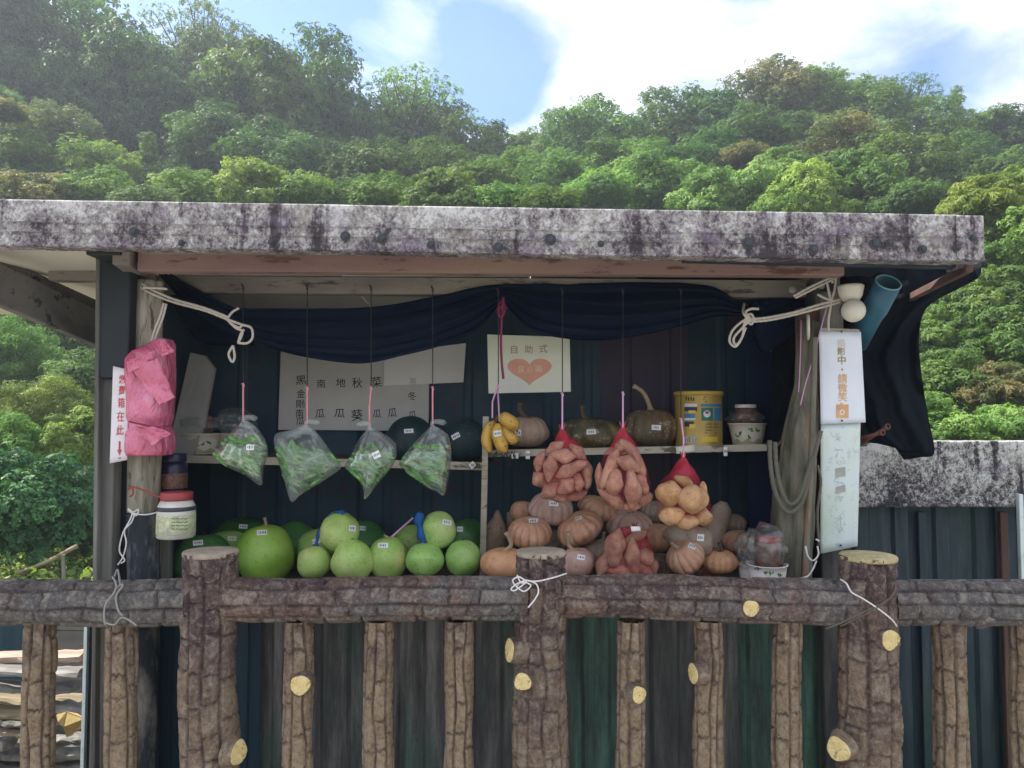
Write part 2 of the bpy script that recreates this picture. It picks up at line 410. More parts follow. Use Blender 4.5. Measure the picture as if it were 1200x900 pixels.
fruit('pump_brown', [(0.08, 0.05, 0.035), (0.14, 0.085, 0.05), (0.18, 0.12, 0.07)], 18, 0.6, (0.48, 0.38, 0.22), 60, ((0.08, 0.09, 0.045), 9, 0.7), 0.4)
fruit('sweet', [(0.24, 0.095, 0.07), (0.36, 0.155, 0.11), (0.46, 0.24, 0.165)], 30, 0.8, (0.20, 0.10, 0.07), 110, ((0.42, 0.26, 0.17), 26, 0.55), 0.6)
fruit('potato', [(0.30, 0.155, 0.065), (0.46, 0.255, 0.12), (0.56, 0.34, 0.18)], 22, 0.75, (0.26, 0.13, 0.06), 80, None, 0.5)
fruit('banana', [(0.56, 0.32, 0.05), (0.68, 0.42, 0.08), (0.60, 0.40, 0.12)], 22, 0.5, (0.20, 0.10, 0.03), 70)
fruit('yam', [(0.16, 0.10, 0.075), (0.24, 0.16, 0.11), (0.28, 0.19, 0.14)], 14, 0.8, (0.09, 0.06, 0.045), 60, None, 0.4)
fruit('okra', [(0.05, 0.17, 0.04), (0.10, 0.26, 0.07), (0.22, 0.40, 0.13)], 40, 0.6)
flat('stem_tan', (0.36, 0.27, 0.17), 0.8, var=0.2, scale=60, bump=0.5)
flat('stem_dark', (0.12, 0.085, 0.05), 0.8, var=0.2, scale=60, bump=0.5)
flat('stem_green', (0.15, 0.20, 0.07), 0.8, var=0.2, scale=60)

# plastics
def plastic(name, tint, opac, wr=18, glossr=0.18, diff=(0.75, 0.78, 0.78)):
    m, t, o = newmat(name)
    v = coords(t)
    tr = t.nodes.new('ShaderNodeBsdfTransparent'); tr.inputs[0].default_value = (*tint, 1)
    df = t.nodes.new('ShaderNodeBsdfDiffuse'); df.inputs[0].default_value = (*diff, 1)
    tl = t.nodes.new('ShaderNodeBsdfTranslucent'); tl.inputs[0].default_value = (*diff, 1)
    gl = t.nodes.new('ShaderNodeBsdfGlossy'); gl.inputs['Roughness'].default_value = glossr
    bp = t.nodes.new('ShaderNodeBump'); bp.inputs['Strength'].default_value = 0.7; bp.inputs['Distance'].default_value = 0.006
    t.links.new(nz(t, v, wr, 4, 0.5, 0.6), bp.inputs['Height'])
    for n in (df, gl, tl): t.links.new(bp.outputs[0], n.inputs['Normal'])
    a = t.nodes.new('ShaderNodeMixShader'); a.inputs[0].default_value = 0.4
    t.links.new(df.outputs[0], a.inputs[1]); t.links.new(tl.outputs[0], a.inputs[2])
    b = t.nodes.new('ShaderNodeMixShader')
    k = ramp(t, nz(t, v, wr * 0.8, 4, 0.55, 0.3), [(0.36, (opac * 0.5,) * 3), (0.66, (min(1, opac * 1.8),) * 3)])
    t.links.new(k, b.inputs[0]); t.links.new(tr.outputs[0], b.inputs[1]); t.links.new(a.outputs[0], b.inputs[2])
    lw = t.nodes.new('ShaderNodeLayerWeight'); lw.inputs[0].default_value = 0.35
    t.links.new(bp.outputs[0], lw.inputs['Normal'])
    c = t.nodes.new('ShaderNodeMixShader')
    t.links.new(tmath(t, 'ADD', 0.05, tmath(t, 'MULTIPLY', lw.outputs['Fresnel'], 0.38), True), c.inputs[0])
    t.links.new(b.outputs[0], c.inputs[1]); t.links.new(gl.outputs[0], c.inputs[2])
    t.links.new(c.outputs[0], o.inputs[0])
    MATS[name] = m
plastic('bag_clear', (0.97, 0.99, 0.98), 0.15, 22, 0.14, (0.85, 0.90, 0.90))
plastic('bag_clear_dense', (0.97, 0.99, 0.98), 0.09, 14)

def pinkbag():
    m, t, o = newmat('bag_pink')
    v = coords(t)
    c = ramp(t, nz(t, v, 7, 3, 0.5, 0.4), [(0.35, (0.50, 0.07, 0.15)), (0.6, (0.66, 0.16, 0.28)), (0.75, (0.76, 0.32, 0.46))])
    finish(m, t, o, c, 0.16, nz(t, coords(t, (1, 1, 0.6)), 13, 4, 0.55, 1.6), 0.9, 0.03, 0.9)
    MATS['bag_pink'] = m
pinkbag()

def netmat():
    m, t, o = newmat('net_red')
    uv = t.nodes.new('ShaderNodeTexCoord'); sp = t.nodes.new('ShaderNodeSeparateXYZ')
    t.links.new(uv.outputs['UV'], sp.inputs[0])
    def strand(sign):
        s = tmath(t, 'ADD', tmath(t, 'MULTIPLY', sp.outputs[0], 46.0), tmath(t, 'MULTIPLY', sp.outputs[1], sign * 30.0))
        fr = tmath(t, 'FRACT', s)
        return tmath(t, 'LESS_THAN', fr, 0.085)
    k = tmath(t, 'MAXIMUM', strand(1), strand(-1))
    # the gathered top is nearly closed
    top = ramp(t, sp.outputs[1], [(0.62, (0, 0, 0)), (0.80, (1, 1, 1))])
    k = tmath(t, 'MAXIMUM', k, tmath(t, 'MULTIPLY', top, 0.55))
    tr = t.nodes.new('ShaderNodeBsdfTransparent')
    df = t.nodes.new('ShaderNodeBsdfPrincipled'); df.inputs['Base Color'].default_value = (0.50, 0.03, 0.06, 1); df.inputs['Roughness'].default_value = 0.5
    mxn = t.nodes.new('ShaderNodeMixShader')
    t.links.new(k, mxn.inputs[0]); t.links.new(tr.outputs[0], mxn.inputs[1]); t.links.new(df.outputs[0], mxn.inputs[2])
    t.links.new(mxn.outputs[0], o.inputs[0])
    MATS['net_red'] = m
netmat()

# foliage
def leafmat(name, lo, mid, hi, trans=0.30):
    m, t, o = newmat(name)
    at = t.nodes.new('ShaderNodeAttribute'); at.attribute_name = 'tone'
    c = ramp(t, at.outputs['Fac'], [(0.1, lo), (0.5, mid), (0.9, hi)])
    oi = t.nodes.new('ShaderNodeObjectInfo')
    hs = t.nodes.new('ShaderNodeHueSaturation'); t.links.new(c, hs.inputs['Color'])
    t.links.new(tmath(t, 'ADD', 0.8, tmath(t, 'MULTIPLY', oi.outputs['Random'], 0.4)), hs.inputs['Value'])
    t.links.new(tmath(t, 'ADD', 0.485, tmath(t, 'MULTIPLY', oi.outputs['Random'], 0.03)), hs.inputs['Hue'])
    b = t.nodes.new('ShaderNodeBsdfPrincipled'); t.links.new(hs.outputs[0], b.inputs['Base Color'])
    b.inputs['Roughness'].default_value = 0.6; b.inputs['Specular IOR Level'].default_value = 0.22
    tl = t.nodes.new('ShaderNodeBsdfTranslucent')
    g = t.nodes.new('ShaderNodeMixRGB'); g.blend_type = 'MULTIPLY'; g.inputs[0].default_value = 1
    t.links.new(hs.outputs[0], g.inputs[1]); g.inputs[2].default_value = (1.5, 1.7, 0.7, 1)
    t.links.new(g.outputs[0], tl.inputs[0])
    s = t.nodes.new('ShaderNodeMixShader'); s.inputs[0].default_value = trans
    t.links.new(b.outputs[0], s.inputs[1]); t.links.new(tl.outputs[0], s.inputs[2])
    t.links.new(s.outputs[0], o.inputs[0])
    MATS[name] = m
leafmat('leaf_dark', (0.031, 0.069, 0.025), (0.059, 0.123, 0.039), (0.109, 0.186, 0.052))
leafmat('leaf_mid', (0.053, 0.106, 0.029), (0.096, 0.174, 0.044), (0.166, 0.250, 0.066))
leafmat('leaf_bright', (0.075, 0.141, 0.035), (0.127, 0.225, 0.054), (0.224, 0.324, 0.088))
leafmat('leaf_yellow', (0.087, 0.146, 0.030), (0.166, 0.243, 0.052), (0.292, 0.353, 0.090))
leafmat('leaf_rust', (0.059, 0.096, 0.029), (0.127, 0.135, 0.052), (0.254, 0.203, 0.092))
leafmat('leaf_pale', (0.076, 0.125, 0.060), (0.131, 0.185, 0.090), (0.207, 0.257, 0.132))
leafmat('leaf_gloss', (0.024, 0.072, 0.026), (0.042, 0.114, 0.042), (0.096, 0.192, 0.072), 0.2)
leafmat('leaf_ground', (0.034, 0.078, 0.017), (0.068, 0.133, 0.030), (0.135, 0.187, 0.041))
pmat('tree_bark', [(0.06, 0.055, 0.045), (0.12, 0.11, 0.09)], 8, 0.9, 0.6, stretch=(1, 1, 0.2))
pmat('hill_soil', [(0.015, 0.030, 0.012), (0.03, 0.05, 0.018), (0.04, 0.06, 0.02)], 2, 0.95, 0.4)
pmat('ground_soil', [(0.10, 0.09, 0.05), (0.16, 0.14, 0.09), (0.12, 0.13, 0.06)], 2, 0.95, 0.5)
pmat('road_concrete', [(0.22, 0.215, 0.20), (0.30, 0.29, 0.27)], 3, 0.9, 0.3, speck=(0.15, 0.15, 0.14), speckscale=50)
pmat('log_a', [(0.20, 0.12, 0.09), (0.38, 0.27, 0.21), (0.46, 0.38, 0.30)], 10, 0.85, 0.5, stretch=(0.15, 1, 1))
pmat('log_b', [(0.06, 0.055, 0.05), (0.17, 0.155, 0.14), (0.32, 0.31, 0.29)], 10, 0.7, 0.5, stretch=(0.15, 1, 1))
pmat('log_c', [(0.09, 0.065, 0.035), (0.21, 0.165, 0.10), (0.33, 0.28, 0.18)], 10, 0.85, 0.5, stretch=(0.15, 1, 1))
pmat('dry_leaf', [(0.30, 0.21, 0.07), (0.42, 0.31, 0.12)], 30, 0.8, 0.4)

# ------------------------------------------------------------------ mesh helpers
W = {}
def link(o, parent, loc):
    col.objects.link(o)
    loc = Vector(loc)
    o.location = loc - (W[parent.name] if parent else Vector((0, 0, 0)))
    if parent: o.parent = parent
    W[o.name] = loc
    return o

def mk(name, verts, faces, mat, parent=None, smooth=True, origin=None, attr=None, uv=None):
    v = np.asarray(verts, dtype=np.float64).reshape(-1, 3)
    if origin is None:
        origin = (v.min(0) + v.max(0)) / 2
    v = v - np.asarray(origin)
    me = bpy.data.meshes.new(name)
    if isinstance(faces, np.ndarray):
        nf, k = faces.shape
        me.vertices.add(len(v)); me.vertices.foreach_set('co', v.astype(np.float32).ravel())
        me.loops.add(nf * k); me.loops.foreach_set('vertex_index', faces.astype(np.int32).ravel())
        me.polygons.add(nf); me.polygons.foreach_set('loop_start', np.arange(nf, dtype=np.int32) * k)
        me.update(calc_edges=True)
    else:
        me.from_pydata([tuple(x) for x in v], [], [tuple(f) for f in faces])
        me.update()
    if smooth:
        me.polygons.foreach_set('use_smooth', np.ones(len(me.polygons), dtype=bool))
    if attr:
        for an, vals in attr.items():
            a = me.attributes.new(an, 'FLOAT', 'POINT'); a.data.foreach_set('value', np.asarray(vals, dtype=np.float32))
    if uv is not None:
        ul = me.uv_layers.new(name='UVMap')
        li = np.empty(len(me.loops), dtype=np.int32); me.loops.foreach_get('vertex_index', li)
        ul.data.foreach_set('uv', np.asarray(uv, dtype=np.float32)[li].ravel())
    me.materials.append(MATS[mat] if isinstance(mat, str) else mat)
    o = bpy.data.objects.new(name, me)
    return link(o, parent, origin)

class MB:
    def __init__(s): s.v = []; s.f = []
    def add(s, vs, fs):
        b = len(s.v); s.v += [tuple(x) for x in vs]; s.f += [tuple(i + b for i in f) for f in fs]
        return s
    def box(s, c, size, rot=None, bev=0.0):
        hx, hy, hz = (a / 2 for a in size)
        if bev <= 0:
            vs = [Vector((x * hx, y * hy, z * hz)) for x in (-1, 1) for y in (-1, 1) for z in (-1, 1)]
            fs = [(0, 1, 3, 2), (4, 6, 7, 5), (0, 4, 5, 1), (2, 3, 7, 6), (0, 2, 6, 4), (1, 5, 7, 3)]
        else:
            b = min(bev, hx * .9, hy * .9, hz * .9)
            import bmesh
            bm = bmesh.new(); bmesh.ops.create_cube(bm, size=1)
            for q in bm.verts: q.co = Vector((q.co.x * 2 * hx, q.co.y * 2 * hy, q.co.z * 2 * hz))
            bmesh.ops.bevel(bm, geom=list(bm.edges), offset=b, segments=1, affect='EDGES')
            bm.verts.index_update()
            vs = [q.co.copy() for q in bm.verts]; fs = [tuple(q.index for q in f.verts) for f in bm.faces]; bm.free()
        if rot is not None: vs = [rot @ x for x in vs]
        c = Vector(c)
        return s.add([x + c for x in vs], fs)
    def beam(s, a, b, wd, ht, up=Vector((0, 0, 1)), bev=0.002):
        a = Vector(a); b = Vector(b); x = (b - a); ln = x.length; x.normalize()
        y = up.cross(x).normalized(); z = x.cross(y)
        m = Matrix((x, y, z)).transposed()
        return s.box((a + b) / 2, (ln, wd, ht), m, bev)
    def tube(s, pts, r, n=8, cap=True):
        pts = [Vector(p) for p in pts]
        rs = r if isinstance(r, (list, tuple, np.ndarray)) else [r] * len(pts)
        vs = []; prev = None
        for i, p in enumerate(pts):
            d = (pts[min(i + 1, len(pts) - 1)] - pts[max(i - 1, 0)])
            if d.length < 1e-9: d = Vector((0, 0, 1))
            d.normalize()
            if prev is None:
                ref = Vector((0, 0, 1)) if abs(d.z) < 0.9 else Vector((0, 1, 0))
                u = d.cross(ref).normalized()
            else:
                u = (prev - d * prev.dot(d))
                u = u.normalized() if u.length > 1e-6 else d.orthogonal().normalized()
            prev = u; v = d.cross(u)
            for k in range(n):
                a = 2 * PI * k / n
                vs.append(p + (u * math.cos(a) + v * math.sin(a)) * rs[i])
        fs = []
        for i in range(len(pts) - 1):
            for k in range(n):
                fs.append((i * n + k, i * n + (k + 1) % n, (i + 1) * n + (k + 1) % n, (i + 1) * n + k))
        if cap:
            fs.append(tuple(range(n - 1, -1, -1))); fs.append(tuple((len(pts) - 1) * n + k for k in range(n)))
        return s.add(vs, fs)
    def lathe(s, prof, c, n=28, rot=None, sx=1.0, sy=1.0):
        c = Vector(c); vs = []
        for (r, z) in prof:
            for k in range(n):
                a = 2 * PI * k / n
                q = Vector((r * sx * math.cos(a), r * sy * math.sin(a), z))
                if rot is not None: q = rot @ q
                vs.append(q + c)
        fs = []
        for i in range(len(prof) - 1):
            for k in range(n):
                fs.append((i * n + k, i * n + (k + 1) % n, (i + 1) * n + (k + 1) % n, (i + 1) * n + k))
        fs.append(tuple(range(n - 1, -1, -1))); fs.append(tuple((len(prof) - 1) * n + k for k in range(n)))
        return s.add(vs, fs)
    def build(s, name, mat, parent=None, smooth=False, **k):
        return mk(name, s.v, s.f, mat, parent, smooth, **k)

def cat(pts, n=8):
    """Catmull-Rom through points"""
    pts = [Vector(p) for p in pts]
    if len(pts) < 3:
        return [pts[0].lerp(pts[-1], i / n) for i in range(n + 1)]
    q = [pts[0] * 2 - pts[1]] + pts + [pts[-1] * 2 - pts[-2]]
    out = []
    for i in range(1, len(q) - 2):
        for k in range(n):
            t = k / n
            a, b, c, d = q[i - 1], q[i], q[i + 1], q[i + 2]
            out.append(0.5 * ((2 * b) + (c - a) * t + (2 * a - 5 * b + 4 * c - d) * t * t + (3 * b - a - 3 * c + d) * t ** 3))
    out.append(pts[-1].copy())
    return out

def tag(o, label, cat_=None, group=None, kind=None):
    if label: o['label'] = label
    if cat_: o['category'] = cat_
    if group: o['group'] = group
    if kind: o['kind'] = kind
    return o

def thing(name, loc, label, cat_, group=None):
    o = bpy.data.objects.new(name, None)
    o.empty_display_size = 0.1
    link(o, None, loc)
    return tag(o, label, cat_, group)

def hashn(a, seed=0):
    x = np.sin(a * 12.9898 + seed * 78.233) * 43758.5453
    return x - np.floor(x)

def vnoise(p, seed=0):
    """value noise, p (...,3)"""
    i = np.floor(p); f = p - i; f = f * f * (3 - 2 * f)
    def h(ox, oy, oz):
        n = (i[..., 0] + ox) * 127.1 + (i[..., 1] + oy) * 311.7 + (i[..., 2] + oz) * 74.7 + seed * 17.3
        x = np.sin(n) * 43758.5453
        return x - np.floor(x)
    x, y, z = f[..., 0], f[..., 1], f[..., 2]
    a = h(0, 0, 0) * (1 - x) + h(1, 0, 0) * x; b = h(0, 1, 0) * (1 - x) + h(1, 1, 0) * x
    c = h(0, 0, 1) * (1 - x) + h(1, 0, 1) * x; d = h(0, 1, 1) * (1 - x) + h(1, 1, 1) * x
    return (a * (1 - y) + b * y) * (1 - z) + (c * (1 - y) + d * y) * z - 0.5

def grid_faces(nv, nu, wrap=False):
    i = np.arange(nv - 1)[:, None]; k = np.arange(nu if wrap else nu - 1)[None, :]
    k2 = (k + 1) % nu
    return np.stack([i * nu + k, i * nu + k2, (i + 1) * nu + k2, (i + 1) * nu + k], -1).reshape(-1, 4)

def bvh_of(o):
    loc = W[o.name]
    vs = [v.co + loc for v in o.data.vertices]
    return BVHTree.FromPolygons(vs, [tuple(p.vertices) for p in o.data.polygons])

EYEV = Vector((0, 0, EYE))
def hit(bvh, px, py, off=0.0012):
    d = ray(px, py).normalized()
    loc, n, i, t = bvh.ray_cast(EYEV, d)
    if loc is None: return None
    return loc - d * off

def patch(name, bvh, poly_list, mat, parent, off=0.0012, thick=0.0):
    """flat print laid on a curved surface"""
    vs, fs = [], []
    for poly in poly_list:
        hs = [hit(bvh, x, y, off) for x, y in poly]
        if any(h is None for h in hs): continue
        b = len(vs); vs += hs; fs.append(tuple(range(b, b + len(hs))))
    if not vs: return None
    return mk(name, vs, fs, mat, parent, False)

def rotpts(cx, cy, pts, a):
    c, s = math.cos(a), math.sin(a)
    return [(cx + x * c - y * s, cy + x * s + y * c) for x, y in pts]

def sticker(bvh, parent, px, py, ang=0.0, wpx=13, hpx=8, vertical=False):
    a = R(ang)
    nx, ny = 6, 3
    vs, ok = [], True
    for j in range(ny + 1):
        for i in range(nx + 1):
            (x, y), = rotpts(px, py, [((i / nx - .5) * wpx, (j / ny - .5) * hpx)], a)
            h = hit(bvh, x, y, 0.0014)
            if h is None: return
            vs.append(h)
    m = nx + 1
    fs = [(j * m + i, j * m + i + 1, (j + 1) * m + i + 1, (j + 1) * m + i) for j in range(ny) for i in range(nx)]
    st = mk('price_sticker', vs, fs, 'sticker', parent)
    polys = []
    x = -wpx * .33
    k = 0
    while x < wpx * .33:      # illegible hand written figures
        wd = 0.55 + 0.5 * random.random(); h = hpx * (0.14 + 0.12 * random.random())
        polys.append(rotpts(px, py, [(x, -h), (x + wd, -h), (x + wd, h), (x, h)], a))
        x += wd + 1.1
    patch('handwriting', bvh, polys, 'ink_black', st, 0.0022)
    return st

# lettering from Blender's own built-in font
def letters(chars, Y, mat, parent, off=0.0012, name='character', weight=0.0, jit=0.0):
    """chars: (text, px, py, height_px[, xscale, rot]); every character a flat print of its own"""
    res = []
    for ch in chars:
        body, px, py, hp = ch[:4]
        xs = ch[4] if len(ch) > 4 else 1.0
        rt = ch[5] if len(ch) > 5 else 0.0
        if jit: rt += random.uniform(-jit, jit); xs *= random.uniform(.92, 1.15); px += random.uniform(-.5, .5); py += random.uniform(-.7, .7)
        cu = bpy.data.curves.new('glyph', 'FONT'); cu.body = body; cu.size = 1.0
        cu.align_x = 'CENTER'; cu.align_y = 'CENTER'; cu.resolution_u = 3; cu.offset = weight
        ob = bpy.data.objects.new('glyph', cu)
        me = bpy.data.meshes.new_from_object(ob)
        if me is None or not len(me.vertices):
            continue
        xy = np.array([v.co[:2] for v in me.vertices])
        mn, mx_ = xy.min(0), xy.max(0); c = (mn + mx_) / 2; hgt = max(mx_ - mn)
        s = M(hp, Y) / hgt
        base = P(px, py, Y)
        ca, sa = math.cos(R(rt)), math.sin(R(rt))
        vs = []
        for x, y in (xy - c) * s:
            x *= xs
            x, y = x * ca - y * sa, x * sa + y * ca
            vs.append(base + Vector((x, -off, y)))
        fs = [tuple(p.vertices) for p in me.polygons]
        bpy.data.objects.remove(ob); bpy.data.curves.remove(cu); bpy.data.meshes.remove(me)
        res.append(mk(name, vs, fs, mat, parent, False))
    return res

def slab(name, pts, thick, mat, parent=None, **k):
    """thin board from a planar outline, extruded away from the viewer"""
    pts = [Vector(p) for p in pts]; n = len(pts)
    nrm = Vector((0, 1, 0)) * thick
    vs = pts + [p + nrm for p in pts]
    fs = [tuple(range(n)), tuple(range(2 * n - 1, n - 1, -1))] + [(i, i + n, (i + 1) % n + n, (i + 1) % n) for i in range(n)]
    return mk(name, vs, fs, mat, parent, False, **k)
# ================================================================== LARGE STRUCTURE
# ground, road, hillside
def hill_h(x, y):
    s = np.clip(0.5 - 0.0022 * (x + 5), 0.36, 0.66)
    k = np.clip((y - 9.5) / 6, 0, 1)
    h = np.maximum(0, y - 9.5) * s * (k * k * (3 - 2 * k)) * 0.93
    h = np.where(y > 46, h - (y - 46) * s * 0.8, h)
    return h + 0.5 * np.sin(x * .31 + 1) * np.sin(y * .27) * np.clip((y - 9.5) / 10, 0, 1)

tag(mk('ground', [(-400, -300, -.012), (400, -300, -.012), (400, 500, -.012), (-400, 500, -.012)], [(0, 1, 2, 3)], 'ground_soil'), None, kind='structure')
tag(mk('road', [(-60, -7, -.004), (60, -7, -.004), (60, 1.75, -.004), (-60, 1.75, -.004)], [(0, 1, 2, 3)], 'road_concrete'), None, kind='structure')
kb = MB().box((0, 1.99, 0.055), (120, 0.36, 0.13), None, 0.01)
tag(kb.build('kerb', 'road_concrete'), None, kind='structure')
gx = np.linspace(-70, 70, 141); gy = np.linspace(9.2, 75, 100)
X, Yg = np.meshgrid(gx, gy)
Z = hill_h(X, Yg) - 0.02
tag(mk('hillside', np.stack([X, Yg, Z], -1).reshape(-1, 3), grid_faces(100, 141), 'hill_soil'), None, kind='structure')

# ------------------------------------------------------------------ leaves
def rosettes(c, nrm, L_, k=5, wid=0.26, droop=0.35, tone=None, r=rng):
    """leaflet fans: c (N,3), nrm (N,3), L_ (N,) -> verts, faces, tone"""
    n = len(c)
    nrm = nrm / np.linalg.norm(nrm, axis=1, keepdims=True)
    ref = np.where(np.abs(nrm[:, 2:3]) < 0.9, np.array([[0, 0, 1.0]]), np.array([[1.0, 0, 0]]))
    a = np.cross(nrm, ref); a /= np.linalg.norm(a, axis=1, keepdims=True); b = np.cross(nrm, a)
    az = r.random(n) * 2 * PI
    V = []
    T = []
    for j in range(k):
        th = az + 2 * PI * j / k + (r.random(n) - .5) * 0.7
        ln = (L_ * (0.7 + 0.5 * r.random(n)))[:, None]
        d = a * np.cos(th)[:, None] + b * np.sin(th)[:, None]
        s = np.cross(nrm, d)
        dr = (droop * (0.5 + r.random(n)))[:, None]
        base = c + d * ln * 0.08
        tip = c + d * ln - nrm * ln * dr
        mid = c + d * ln * 0.52 + nrm * ln * 0.03
        V.append(np.stack([base, mid + s * ln * wid - nrm * ln * .05, tip, mid - s * ln * wid - nrm * ln * .05], 1))
        if tone is not None: T.append(np.repeat(np.clip(tone + (r.random(n) - .5) * .3, 0, 1)[:, None], 4, 1))
    V = np.stack(V, 1).reshape(-1, 3)
    Fc = np.arange(len(V)).reshape(-1, 4)
    T = np.stack(T, 1).reshape(-1) if tone is not None else None
    return V, Fc, T

def crown_proto(seed, nblob, nros, leaf, flat_=0.8, spread=1.0, shape='round', k=5, wid=0.26, droop=.35, airy=False):
    r = np.random.default_rng(seed)
    blobs = []
    tries = 0
    while len(blobs) < nblob and tries < 5000:
        tries += 1
        p = r.normal(size=3); p /= np.linalg.norm(p)
        rad = r.random() ** 0.45
        p = p * rad * 0.82
        if shape == 'cone':
            z = r.random(); p = np.array([p[0] * (1 - z) * .9, p[1] * (1 - z) * .9, z * 2 - 1.0]) * .85
        elif shape == 'wide':
            p[2] *= 0.85
        elif shape == 'umbrella':
            p[2] = abs(p[2]) * .9 - .25
        br = (0.17 + 0.17 * r.random()) * (0.8 if airy else 1.0)
        if shape == 'cone': br *= 0.9
        if all(np.linalg.norm(p - q[0]) > 0.55 * (br + q[1]) * .8 for q in blobs):
            blobs.append((p, br))
    C_, Nn, Tn, Ls = [], [], [], []
    for p, br in blobs:
        n = int(nros * (br / 0.25) ** 2)
        d = r.normal(size=(n, 3)); d[:, 2] += 0.35; d /= np.linalg.norm(d, axis=1, keepdims=True)
        rr = br * (0.55 + 0.5 * r.random(n) ** .6)
        lump = 1 + 0.8 * vnoise(d * 2.6 + p * 9, seed) + 0.35 * vnoise(d * 6 + p * 5, seed + 1)
        q = p + d * (rr * lump)[:, None] * np.array([1.15, 1.15, flat_])
        C_.append(q); nn = d * 0.75 + np.array([0, 0, 0.45]) + r.normal(size=(n, 3)) * 0.42
        Nn.append(nn); t0 = 0.2 + 0.6 * r.random()
        Tn.append(np.clip(t0 + 0.25 * (r.random(n) - .5), 0, 1)); Ls.append(leaf * (0.75 + 0.5 * r.random(n)))
    V, Fc, T = rosettes(np.concatenate(C_), np.concatenate(Nn), np.concatenate(Ls), k, wid, droop, np.concatenate(Tn), r)
    o = mk('crown', V, Fc, 'leaf_mid', None, True, origin=(0, 0, 0), attr={'tone': T})
    me = o.data; bpy.data.objects.remove(o)
    # limbs to the blobs
    mb = MB()
    for i, (p, br) in enumerate(blobs):
        if i % 2 and not airy: continue
        start = Vector((0, 0, -0.55 + 0.35 * r.random()))
        end = Vector(p)
        midp = start.lerp(end, .5) + Vector((r.normal() * .06, r.normal() * .06, -.06))
        mb.tube(cat([start, midp, end], 4), np.linspace(.024, .006, 9).tolist(), 5, False)
    mb.tube([Vector((0, 0, -1.0)), Vector((.02, 0, -.6)), Vector((.0, .03, -.2)), Vector((0.03, 0, .3))], [.05, .045, .035, .012], 7, False)
    o2 = mk('limbs', mb.v, mb.f, 'tree_bark', None, True, origin=(0, 0, 0)); me2 = o2.data; bpy.data.objects.remove(o2)
    return me, me2

CROWNS = {
    'round1': crown_proto(1, 46, 130, 0.056), 'round2': crown_proto(2, 52, 121, 0.051, .7),
    'round3': crown_proto(3, 40, 151, 0.059, .75, shape='wide'), 'wide1': crown_proto(4, 50, 134, 0.053, .8, shape='wide'),
    'wide2': crown_proto(5, 44, 138, 0.056, .8, shape='umbrella'),
    'airy1': crown_proto(6, 46, 54, 0.046, .6, airy=True), 'airy2': crown_proto(7, 40, 63, 0.050, .55, shape='umbrella', airy=True),
    'cone1': crown_proto(8, 34, 126, 0.056, .6, shape='cone'),
    'bush1': crown_proto(9, 50, 130, 0.066, .8, k=4, wid=.34, droop=.2), 'bush2': crown_proto(10, 46, 117, 0.079, .8, k=7, wid=.16, droop=.5),
    'palm1': crown_proto(11, 40, 88, 0.099, .8, shape='wide', k=8, wid=.14, droop=.55), 'palm2': crown_proto(12, 44, 84, 0.092, .85, k=7, wid=.16, droop=.5),
    'bamboo': crown_proto(13, 46, 126, 0.079, .9, k=4, wid=.10, droop=.9),
}
tm = MB().tube([Vector((0, 0, -1)), Vector((.02, .01, -.66)), Vector((-.01, 0, -.33)), Vector((0, 0, 0))], [1.35, 1.05, .95, .85], 8, True)
to = mk('trunk', tm.v, tm.f, 'tree_bark', None, True, origin=(0, 0, 0)); TRUNK = to.data; bpy.data.objects.remove(to)

def tree(px, py, rx, ry, Y, proto, leafm, label, kind='tree', name='forest_tree', group='trees of the forest on the hillside', grow=1.0):
    c = P(px, py, Y)
    rX = M(rx, Y) * 1.12 * grow; rZ = M(ry, Y) * 1.12 * grow
    gz = float(hill_h(np.array(c.x), np.array(c.y))) if c.y > 9.5 else 0.0
    gz -= 0.05
    root = thing(name, (c.x, c.y, gz), label, kind, group)
    cm, lm = CROWNS[proto]
    rot = random.random() * 2 * PI
    dz = max(c.z - gz, rZ * 0.75)
    for nm, me, slot, scl in (('crown', cm, leafm, (rX, rX, rZ)), ('limbs', lm, None, (rX, rX, rZ))):
        o = bpy.data.objects.new(nm, me); col.objects.link(o); o.parent = root
        o.location = (0, 0, dz); o.rotation_euler = (0, 0, rot); o.scale = scl
        if slot:
            o.material_slots[0].link = 'OBJECT'; o.material_slots[0].material = MATS[slot]
    tl = dz - rZ * 0.35
    o = bpy.data.objects.new('trunk', TRUNK); col.objects.link(o); o.parent = root
    tr_ = 0.045 * rX + 0.02
    o.location = (0, 0, max(tl, .05)); o.scale = (tr_, tr_, max(tl, .05) + .1)
    return root

